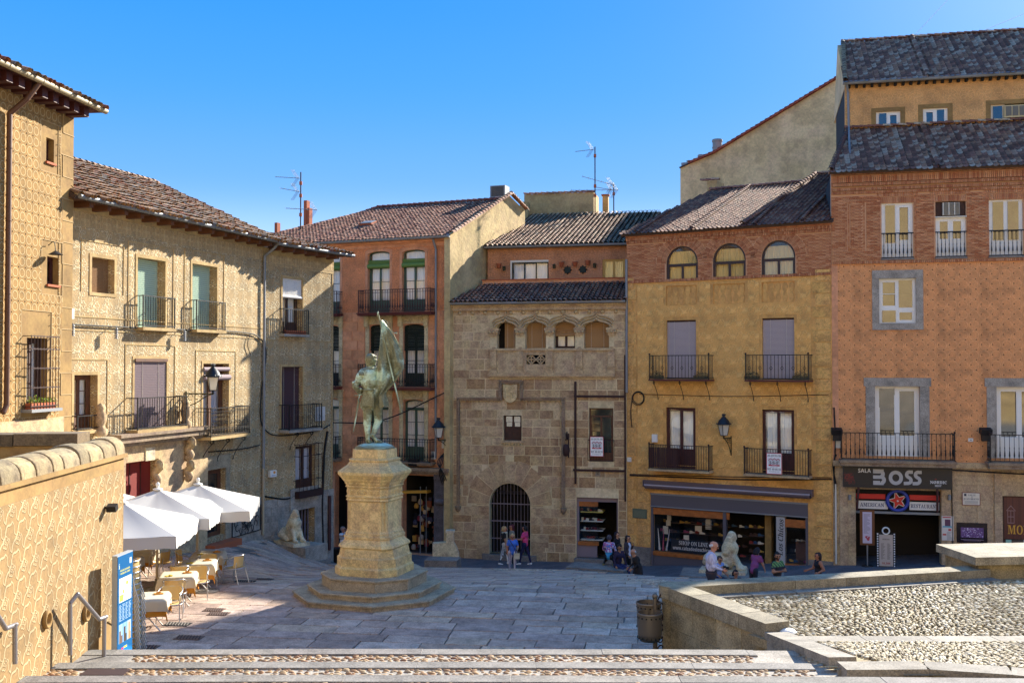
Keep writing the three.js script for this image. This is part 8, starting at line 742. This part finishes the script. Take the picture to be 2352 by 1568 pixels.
{ const b1 = thing('stone_block', 'granite block under the left siren, by the slatted shop door', 'stone block', -8.45, -1.75, -42.2, -.5); add(b1, 'upper_course', bx(1.9, .62, 1.35, 0, .52, 0), MT.granite); add(b1, 'lower_course', bx(2.1, .7, 1.5, 0, -.14, 0), MT.graniteDark); siren('weathered pale stone siren seated by the shop door at the left', -8.72, -.8, -42.1, .75);
  const b2 = thing('stone_block', 'long granite block under the right siren, before the shoe shop', 'stone block', 8.0, -2.1, -39.4, -.25); add(b2, 'block', bx(3.7, .55, 1.7, .1, .27, 0), MT.graniteDark); siren('weathered pale stone siren with veiled head before the shoe shop', 7.75, -1.45, -39.7, 1.25).scale.setScalar(1.12);
  const b3 = thing('stone_block', 'granite seat block where the young people gather', 'stone block', 3.35, -2.3, -41.2, -.35); add(b3, 'block', bx(2.3, .68, 1.2, 0, .34, 0), MT.graniteDark); const b4 = thing('stone_block', 'low granite block in front of the white barrier', 'stone block', -2.75, -2.3, -42.6, -.15); add(b4, 'block', bx(1.3, .72, .9, 0, .36, 0), MT.graniteDark);
  const wb = thing('white_barrier', 'white stepped masonry barrier at the foot of the stone house', 'barrier', -2.72, -2.35, -43.6, 0), s = new THREE.Shape(); s.moveTo(-.42, 0); s.lineTo(.45, 0); s.lineTo(.47, .6); s.quadraticCurveTo(.4, .85, .3, .95); s.lineTo(.28, 1.28); s.lineTo(.06, 1.28); s.lineTo(.04, .98); s.lineTo(-.42, .95); s.closePath(); add(wb, 'body', slabShape(s, [], .3, .15), M('#ddd0b4', .85, { map: TX.stone })); add(wb, 'cap', bx(.3, .07, .36, .17, 1.31, 0), M('#ddd0b4', .85, { map: TX.stone })); add(wb, 'bar', [bx(.9, .03, .03, 0, .45, .17), bx(.03, .45, .03, .2, .22, .17)], MT.white); wb.scale.set(1.2, 1.3, 1.2);
  for (const [i, [X, l]] of [[741, 'left'], [757, 'middle'], [772, 'right']].entries()) { const p = atDepth(X, 1283, 47.3), g = thing('waste_bin', l + ' one of the three black waste bins at the alley corner', 'waste bin', p.x, streetY(p.x, p.z), p.z); add(g, 'drum', lathe([[.01, 0], [.2, 0], [.23, .3], [.24, .75], [.22, .78], [.01, .79]], 16), MT.black); add(g, 'rim', mv(new THREE.TorusGeometry(.235, .02, 5, 18).rotateX(PI / 2), 0, .75, 0), MT.iron); } }
// drain grates and a manhole cover in the paving
for (const [i, [X, Y, w, n]] of [[562, 1328, .55, 'dark slotted drain grate beyond the lone chair'], [606, 1314, .5, 'rusty drain cover nearest the left siren'], [491, 1401, .5, 'rusty drain cover where the sunlit patch ends'], [501, 1410, .5, 'second rusty drain cover where the sunlit patch ends'], [407, 1434, .6, 'dark slotted drain grate near the front table'], [433, 1465, .6, 'rusty drain cover in the shade near the stairs'], [330, 1487, .6, 'drain cover beside the top of the stairs']].entries()) { const p = onLevel(X, Y, 0), g = thing('drain_grate', n, 'drain grate', p.x, plazaY(p.x, p.z) + .006, p.z, -.12), dark = /slotted/.test(n); add(g, 'frame', bx(w, .02, .34, 0, 0, 0), dark ? MT.dark : M('#6a5446', .8)); for (let k = 0; k < 8; k++) { const q = sh(new THREE.Mesh(new THREE.BoxGeometry(.02, .016, .3), dark ? MT.graniteDark : MT.ironRust)); q.name = 'bar'; q.position.set((k - 3.5) * w / 8.4, .014, 0); q.rotation.y = .25; g.add(q); } }
{ const p = onLevel(473, 1357, 0), g = thing('manhole_cover', 'round cast iron manhole cover under the second table', 'manhole cover', p.x, .008, p.z); add(g, 'plate', mv(new THREE.CylinderGeometry(.36, .36, .02, 28), 0, 0, 0), M('#7a7066', .7)); for (const r of [.1, .2, .3]) add(g, 'ring', mv(new THREE.TorusGeometry(r, .014, 4, 28).rotateX(PI / 2), 0, .01, 0), MT.graniteDark); }
// ---------- menu boards at the bar ----------
{ const p = Rh.world(Rh.at(2032, 1270)[0], 0, .6), g = thing('menu_board', 'film-strip edged menu board standing at the bar door', 'menu board', p.x, streetY(p.x, p.z), p.z, -Rh.a); signPlate(g, 'board', { u0: -.36, u1: .36, v0: 0, v1: 1.35 }, .03, 200, 380, (x) => { x.fillStyle = '#16130f'; x.fillRect(0, 0, 200, 380); x.fillStyle = '#ddd'; for (let i = 0; i < 14; i++) { x.fillRect(6, 8 + i * 27, 14, 16); x.fillRect(180, 8 + i * 27, 14, 16); } x.fillStyle = '#b9a99a'; x.fillRect(28, 22, 144, 350); x.fillStyle = '#3c3030'; x.font = 'bold 20px serif'; x.textAlign = 'center'; x.fillText('MERIENDA', 100, 80, 76); for (let i = 0; i < 18; i++) for (const c of [46, 112]) x.fillRect(c, 120 + i * 10, rr(20, 44), 3); x.fillStyle = '#9a2a2a'; x.font = 'bold 30px sans-serif'; x.fillText('10,30€', 100, 350); }, { side: MT.black }); add(g, 'emblem', [mv(new THREE.TorusGeometry(.13, .03, 6, 20), 0, 1.42, .02)], MT.white); add(g, 'stay', rod(V3(0, 1.2, 0), V3(0, 0, -.45), .02), MT.black);
  const q = Rh.world(Rh.at(1990, 1240)[0], 0, .5), h = thing('menu_stand', 'wood framed menu stand on a pole at the bar door', 'menu stand', q.x, streetY(q.x, q.z), q.z, -Rh.a); signPlate(h, 'frame', { u0: -.28, u1: .28, v0: .85, v1: 2.25 }, .04, 140, 350, (x) => { x.fillStyle = '#6a3d1e'; x.fillRect(0, 0, 140, 350); x.fillStyle = '#c3b6c4'; x.fillRect(26, 20, 88, 310); x.fillStyle = '#6a6070'; for (let i = 0; i < 22; i++) x.fillRect(36, 40 + i * 9, rr(30, 66), 3); x.fillStyle = '#b0384a'; for (let i = 0; i < 9; i++) { x.beginPath(); x.ellipse(76 + rr(-20, 20), 275 + rr(-18, 18), rr(6, 18), rr(4, 12), rr(0, 3), 0, 7); x.fill(); } }, { side: MT.woodBrown }); add(h, 'pole', rod(V3(0, 0, 0), V3(0, .9, 0), .03, 8), MT.steel); add(h, 'foot', mv(new THREE.CylinderGeometry(.22, .24, .05, 16), 0, .025, 0), MT.iron); }
// ---------- aerials, cables, roof unit ----------
function aerial(label, X, Yt, Yb, d, arms) { const b = atDepth(X, Yb, d), t = atDepth(X, Yt, d), g = thing('aerial', label, 'aerial', b.x, b.y, b.z), h = t.y - b.y, P = (x, y, dd = d) => { const p = atDepth(x, y, dd); return p.sub(b); }; add(g, 'mast', rod(V3(0, -1.2, 0), V3(0, h, 0), .035, 6), MT.ironRust); for (const [x0, y0, x1, y1, n, len, f] of arms) { const A = P(x0, y0), B = P(x1, y1), gs = [rod(A, B, .016, 5)]; for (let i = 0; i <= n; i++) { const p = A.clone().lerp(B, i / n); gs.push(rod(p.clone().add(V3(0, f ? -len : 0, f ? 0 : -len)), p.clone().add(V3(0, f ? len : 0, f ? 0 : len)), .008, 4)); } add(g, 'antenna_boom', gs, MT.zinc); for (const s of [-1, 1]) add(g, 'reflector', [0, 1, 2, 3].map(i => rod(B.clone().add(V3(-.05 * i, 0, 0)), B.clone().add(V3(-.3 - .05 * i, s * .45, 0)), .007, 4)), MT.zinc); add(g, 'amplifier_box', bx(.14, .18, .1, 0, (A.y + B.y) / 2 - .3, 0), MT.terracotta); } }
aerial('tall roof aerial with three booms on the orange house', 690, 395, 512, 56, [[632, 406, 687, 409, 12, .12, 0], [644, 432, 687, 440, 4, .3, 0], [656, 478, 728, 482, 6, .35, 0]]); aerial('tallest roof aerial behind the stone house', 1367, 337, 494, 60, [[1322, 348, 1364, 343, 12, .12, 0], [1338, 405, 1410, 425, 5, .4, 0], [1312, 437, 1420, 436, 6, .4, 0]]); aerial('short roof aerial beside the brick chimney', 1410, 422, 495, 61, [[1370, 430, 1408, 436, 9, .12, 0]]);
{ const b = atDepth(1148, 456, 57.2), g = thing('roof_cooling_unit', 'grey boxed cooling unit on top of the orange gable', 'cooling unit', b.x, b.y - .1, b.z, -.35); add(g, 'case', bx(.85, .62, .7, 0, .45, 0), MT.zinc); add(g, 'grille', [...Array.from({ length: 9 }, (_, i) => bx(.7, .03, .02, .0, .22 + i * .058, .36))], MT.iron); add(g, 'stand', [bx(.06, .7, .06, -.35, -.1, .2), bx(.06, .7, .06, .35, -.1, .2), bx(.9, .05, .6, 0, .12, 0)], MT.iron); }
for (const [a, b, l] of [[[2095, 88, 52], [2205, -30, 60], 'thin overhead cable rising steeply above the highest roof'], [[2250, 74, 52], [2400, 12, 60], 'thin overhead cable rising gently at the top right']]) { const A = atDepth(...a), B = atDepth(...b), g = thing('overhead_cable', l, 'cable', A.x, A.y, A.z); add(g, 'wire', rod(V3(0, 0, 0), B.sub(A), .008, 5), MT.black); }
{ const A = Oh.world(-6.6, Oh.at(770, 970)[1], .4), B = Oh.world(-.1, Oh.at(1036, 898)[1], .3), C = A.clone().lerp(B, .45).add(V3(0, -.55, .1)), g = thing('facade_cable', 'slack black cable crossing the orange house at first-floor height', 'cable', A.x, A.y, A.z); add(g, 'wire', tube([V3(0, 0, 0), C.sub(A), B.sub(A)], .03, 24, 5), MT.black); }
// ---------- people ----------
const ST = (X, d) => { const p = atDepth(X, 1290, d); return [p.x, streetY(p.x, p.z), p.z]; };
const striped = (x, y, z) => (floor((Math.atan2(z, x - (x > 0 ? .08 : -.08)) + 10) * 4.2) % 2 ? [.75, .73, .68] : [.06, .06, .07]), spotty = (x, y, z) => { if (y < .52) return [.05, .3, .5]; const k = sin(floor(x * 26) * 12.9 + floor(y * 26) * 78.2 + floor(z * 26) * 37.7) * 43758.5, q = k - floor(k); return q < .3 ? [.5, .08, .2] : q < .55 ? [.1, .2, .5] : q < .8 ? [.6, .55, .6] : [.2, .1, .3]; };
const side = [-.25, -1, .1];
{ const a = person('woman in black top and striped trousers walking right past the arched doorway', ...ST(1158, 47.8), PI / 2, { h: 1.68, hair: '#a98a5c', tail: true, hairLen: .05, c: { skin: '#b58464', top: '#141316', bottom: striped, shoe: '#d8d4cc' }, thigh: [[.03, -1, .32], [-.03, -1, -.22]], shin: [[0, -1, .1], [0, -1, -.35]], up: [[.15, -1, -.25], [-.15, -1, .2]] }); add(a.g, 'scarf', [mv(new THREE.TorusGeometry(.1, .045, 6, 16).rotateX(PI / 2), 0, a.che.y + .14, .02), bx(.08, .5, .04, .08, a.che.y - .12, .13), bx(.08, .55, .04, -.09, a.che.y - .14, .12)], M('#b9b49c', .9)); }
person('red-haired woman in a grey top between the two others at the doorway', ...ST(1176, 48.3), -PI / 2 + .3, { h: 1.72, hair: '#5a1d22', hairLen: .3, c: { skin: '#a8745a', top: '#8c8676', bottom: '#3a3a46' }, up: [[.2, -.9, .2], [-.15, -1, .1]], fore: [[.1, -.6, .7], [0, -1, .3]] });
person('woman in a bright pink shirt and navy trousers striding left by the doorway', ...ST(1206, 47.6), -PI / 2 - .45, { h: 1.72, hair: '#1a1416', hairLen: .04, c: { skin: '#a97058', top: '#d8467a', bottom: '#1a1c44', shoe: '#e6e3dd' }, thigh: [[.03, -1, .38], [-.03, -1, -.3]], shin: [[0, -1, .15], [0, -1, -.3]], up: [[.25, -.9, .3], [-.2, -1, -.1]], fore: [[.1, -.1, 1], [-.05, -1, .1]] });
{ const a = person('older woman in a blue T-shirt with a shoulder bag facing the viewer', ...ST(1177, 44.7), .05, { h: 1.62, fat: 1.12, hair: '#b99a6c', hairLen: .07, c: { skin: '#b07a5c', top: '#3f6fc8', bottom: (x) => floor(x * 24) % 3 ? [.62, .58, .62] : [.2, .16, .24], shoe: '#6a5a4a' }, up: [[.3, -1, .05], [-.25, -1, .0]], fore: [[-.1, -.2, 1], [0, -1, .15]] }); const bag = add(a.g, 'shoulder_bag', bx(.24, .22, .09, .17, a.che.y - .5, .16), M('#cdc3a8', .7)); add(bag, 'bag_flap', bx(.245, .1, .1, .17, a.che.y - .43, .165), M('#c0b598', .7)); add(a.g, 'strap', tube([V3(-.13, a.che.y + .17, .0), V3(-.06, a.che.y + .06, .14), V3(.08, a.che.y - .18, .155), V3(.14, a.che.y - .42, .15)], .014, 16, 5), M('#3a2c38', .8)); add(a.g, 'phone', bx(.07, .13, .01, a.wr[0].x - .02, a.wr[0].y + .05, a.wr[0].z + .02, .3), MT.zinc); }
{ const p = atDepth(1398, 1305, 41.4); person('boy in a multicoloured jacket and cap kneeling on the seat block', p.x, -1.62, p.z, PI - .25, { h: 1.68, hip: .34, hair: '#3c3c48', cap: true, sleeve: 'long', c: { skin: '#a0745c', top: spotty, bottom: '#16161c', shoe: '#8a7c48' }, thigh: [[.2, -.45, 1], [-.2, -.45, 1]], shin: [[.1, -.25, -1], [-.1, -.25, -1]], feet: [[0, -1, -.2], [0, -1, -.2]], lean: [0, .12], up: [[.3, -1, .4], [-.3, -1, .3]], fore: [[-.1, -.5, 1], [.1, -.8, .6]], nod: .3 }); }
{ const p = atDepth(1419, 1305, 41.0); person('young man in a dark purple sweatshirt sitting on the end of the seat block', p.x, -2.1, p.z, .45, { h: 1.72, hip: .56, hair: '#15100f', sleeve: 'long', c: { skin: '#a5765a', top: '#241a38', bottom: '#1f2a55', shoe: '#15151a' }, thigh: [[.3, -.12, 1], [.15, -.15, 1]], shin: [[.1, -1, .3], [0, -1, .05]], lean: [0, .1], up: [[.2, -1, .2], [-.25, -1, .1]], fore: [[.1, -1, .4], [0, -.9, .5]], nod: .35 }); }
person('girl with long black hair in dark clothes standing behind the seated young man', ...ST(1417, 44.4), 1.0, { h: 1.72, hair: '#1c1018', hairLen: .2, sleeve: 'long', c: { skin: '#b58a70', top: '#1b151a', bottom: '#15131a' } });
person('woman in a dark open jacket and white top with her hand at her chin', ...ST(1442, 43.0), .9, { h: 1.7, hair: '#1a1112', hairLen: .2, sleeve: 'long', c: { skin: '#b58568', top: (x, y, z) => z > .06 && abs(x) < .075 ? [.6, .62, .72] : [.05, .035, .04], bottom: '#111114', shoe: '#dedbd6' }, up: [[.35, -1, .1], [-.2, -1, .05]], fore: [[-.35, .75, .55], [.2, -.8, .6]] });
{ const p = atDepth(1466, 1336, 38.6); person('stooped old man in a long dark coat walking left', p.x, streetY(p.x, p.z), p.z, -PI / 2 + .2, { h: 1.62, fat: 1.15, hair: '#cfcac4', bald: true, sleeve: 'long', coat: .28, stoop: .06, lean: [0, .08], c: { skin: '#b58468', top: '#231d1c', bottom: '#6a5c48', shoe: '#2a2420' }, up: [[.2, -1, .05], [-.2, -1, .1]], fore: [[0, -.5, .8], [0, -.6, .8]], nod: .15 }); }
{ const p = atDepth(1634, 1300, 27.2), a = person('white-haired man in a pale striped shirt holding a camera above the terrace wall', p.x, plazaY(p.x, p.z) - .12, p.z, PI / 2 - .15, { h: 1.76, fat: 1.15, hair: '#c9c4be', bald: true, sleeve: 'long', tuck: true, c: { skin: '#b9846a', top: (x) => floor(x * 60) % 3 ? [.56, .54, .66] : [.42, .38, .5], bottom: '#2b2832', shoe: '#2a2420' }, up: [[.2, -1, .1], [-.2, -1, .15]], fore: [[-.3, -.35, 1], [.2, -.35, 1]], nod: .25, stoop: .04 }); add(a.g, 'camera', [bx(.13, .09, .07, 0, a.wr[0].y + .04, a.wr[0].z + .02), mv(new THREE.CylinderGeometry(.035, .035, .08, 12), 0, a.wr[0].y + .04, a.wr[0].z + .09, 0, PI / 2)], MT.black); add(a.g, 'belt', mv(new THREE.TorusGeometry(.135, .018, 6, 20).rotateX(PI / 2).scale(1.3, 1, 1), 0, .97, 0), MT.woodDark); }
{ const p = atDepth(1648, 1296, 38.4); person('seated person in a blue shirt on the block beside the right siren', p.x, -2.0, p.z, .5, { h: 1.66, hip: .52, hair: '#4a3a30', c: { skin: '#ad7c60', top: '#7a93c8', bottom: '#1c2848' }, thigh: [[.2, -.1, 1], [-.1, -.1, 1]], shin: [[0, -1, .1], [0, -1, .1]], lean: [0, .1], fore: [[-.1, -.4, 1], [.1, -.4, 1]], nod: .3 }); }
person('dark-haired person of whom only the head shows above the terrace wall', ...ST(1690, 35.2).map((q, i) => i === 1 ? q - .42 : q), .2, { h: 1.66, hair: '#120f14', hairLen: .05, c: { skin: '#a0745c', top: '#2a2a34', bottom: '#22222a' } });
person('woman in a purple top bending towards the shoe rack', ...ST(1731, 37.4), PI - .8, { h: 1.6, fat: 1.1, hair: '#1c1418', hairLen: .12, c: { skin: '#b5846c', top: '#84406e', bottom: '#25222c' }, lean: [0, .2], up: [[.25, -1, .4], [-.25, -1, .3]], fore: [[.05, -.8, .7], [0, -.9, .5]], nod: .5 });
{ const p = atDepth(1786, 1300, 34.6); person('bearded man in a dark green-patterned shirt with folded arms', p.x, streetY(p.x, p.z), p.z, .5, { h: 1.78, hair: '#17120f', bun: true, c: { skin: '#a87658', beard: '#2a1c14', top: (x, y, z) => y > 1.28 && z > .02 && abs(sin(x * 30 + y * 22)) > .55 ? [.14, .3, .08] : [.025, .025, .035], bottom: '#4a5f88', shoe: '#2a2420' }, up: [[.28, -.85, .3], [-.28, -.85, .3]], fore: [[-1, .02, .32], [1, .08, .42]], look: -.5 }); }
person('woman in a black strappy top with sunglasses in her hair walking left', ...ST(1880, 35), -PI / 2 + .15, { h: 1.6, hair: '#241410', hairLen: .16, sleeve: 'none', c: { skin: '#a97258', top: '#1c1a20', bottom: '#20202a' }, up: [[.2, -.9, -.4], [-.2, -.9, .3]], fore: [[0, -.4, .9], [0, -.3, 1]] });
{ const p = atDepth(787, 1283, 46.9), a = person('grey-haired man in a white shirt raising a camera at the alley corner', p.x, streetY(p.x, p.z), p.z, PI / 2 - .5, { h: 1.74, hair: '#8a7a74', c: { skin: '#b58068', top: '#d6d6dc', bottom: '#1c2036', shoe: '#25201e' }, up: [[.25, -.1, 1], [-.2, -.1, 1]], fore: [[-.15, .9, .4], [.1, .9, .4]], nod: -.15 }); add(a.g, 'camera', bx(.2, .1, .08, 0, a.wr[0].y + .02, a.wr[0].z + .02), MT.black); }
renderer.render(scene, camera);
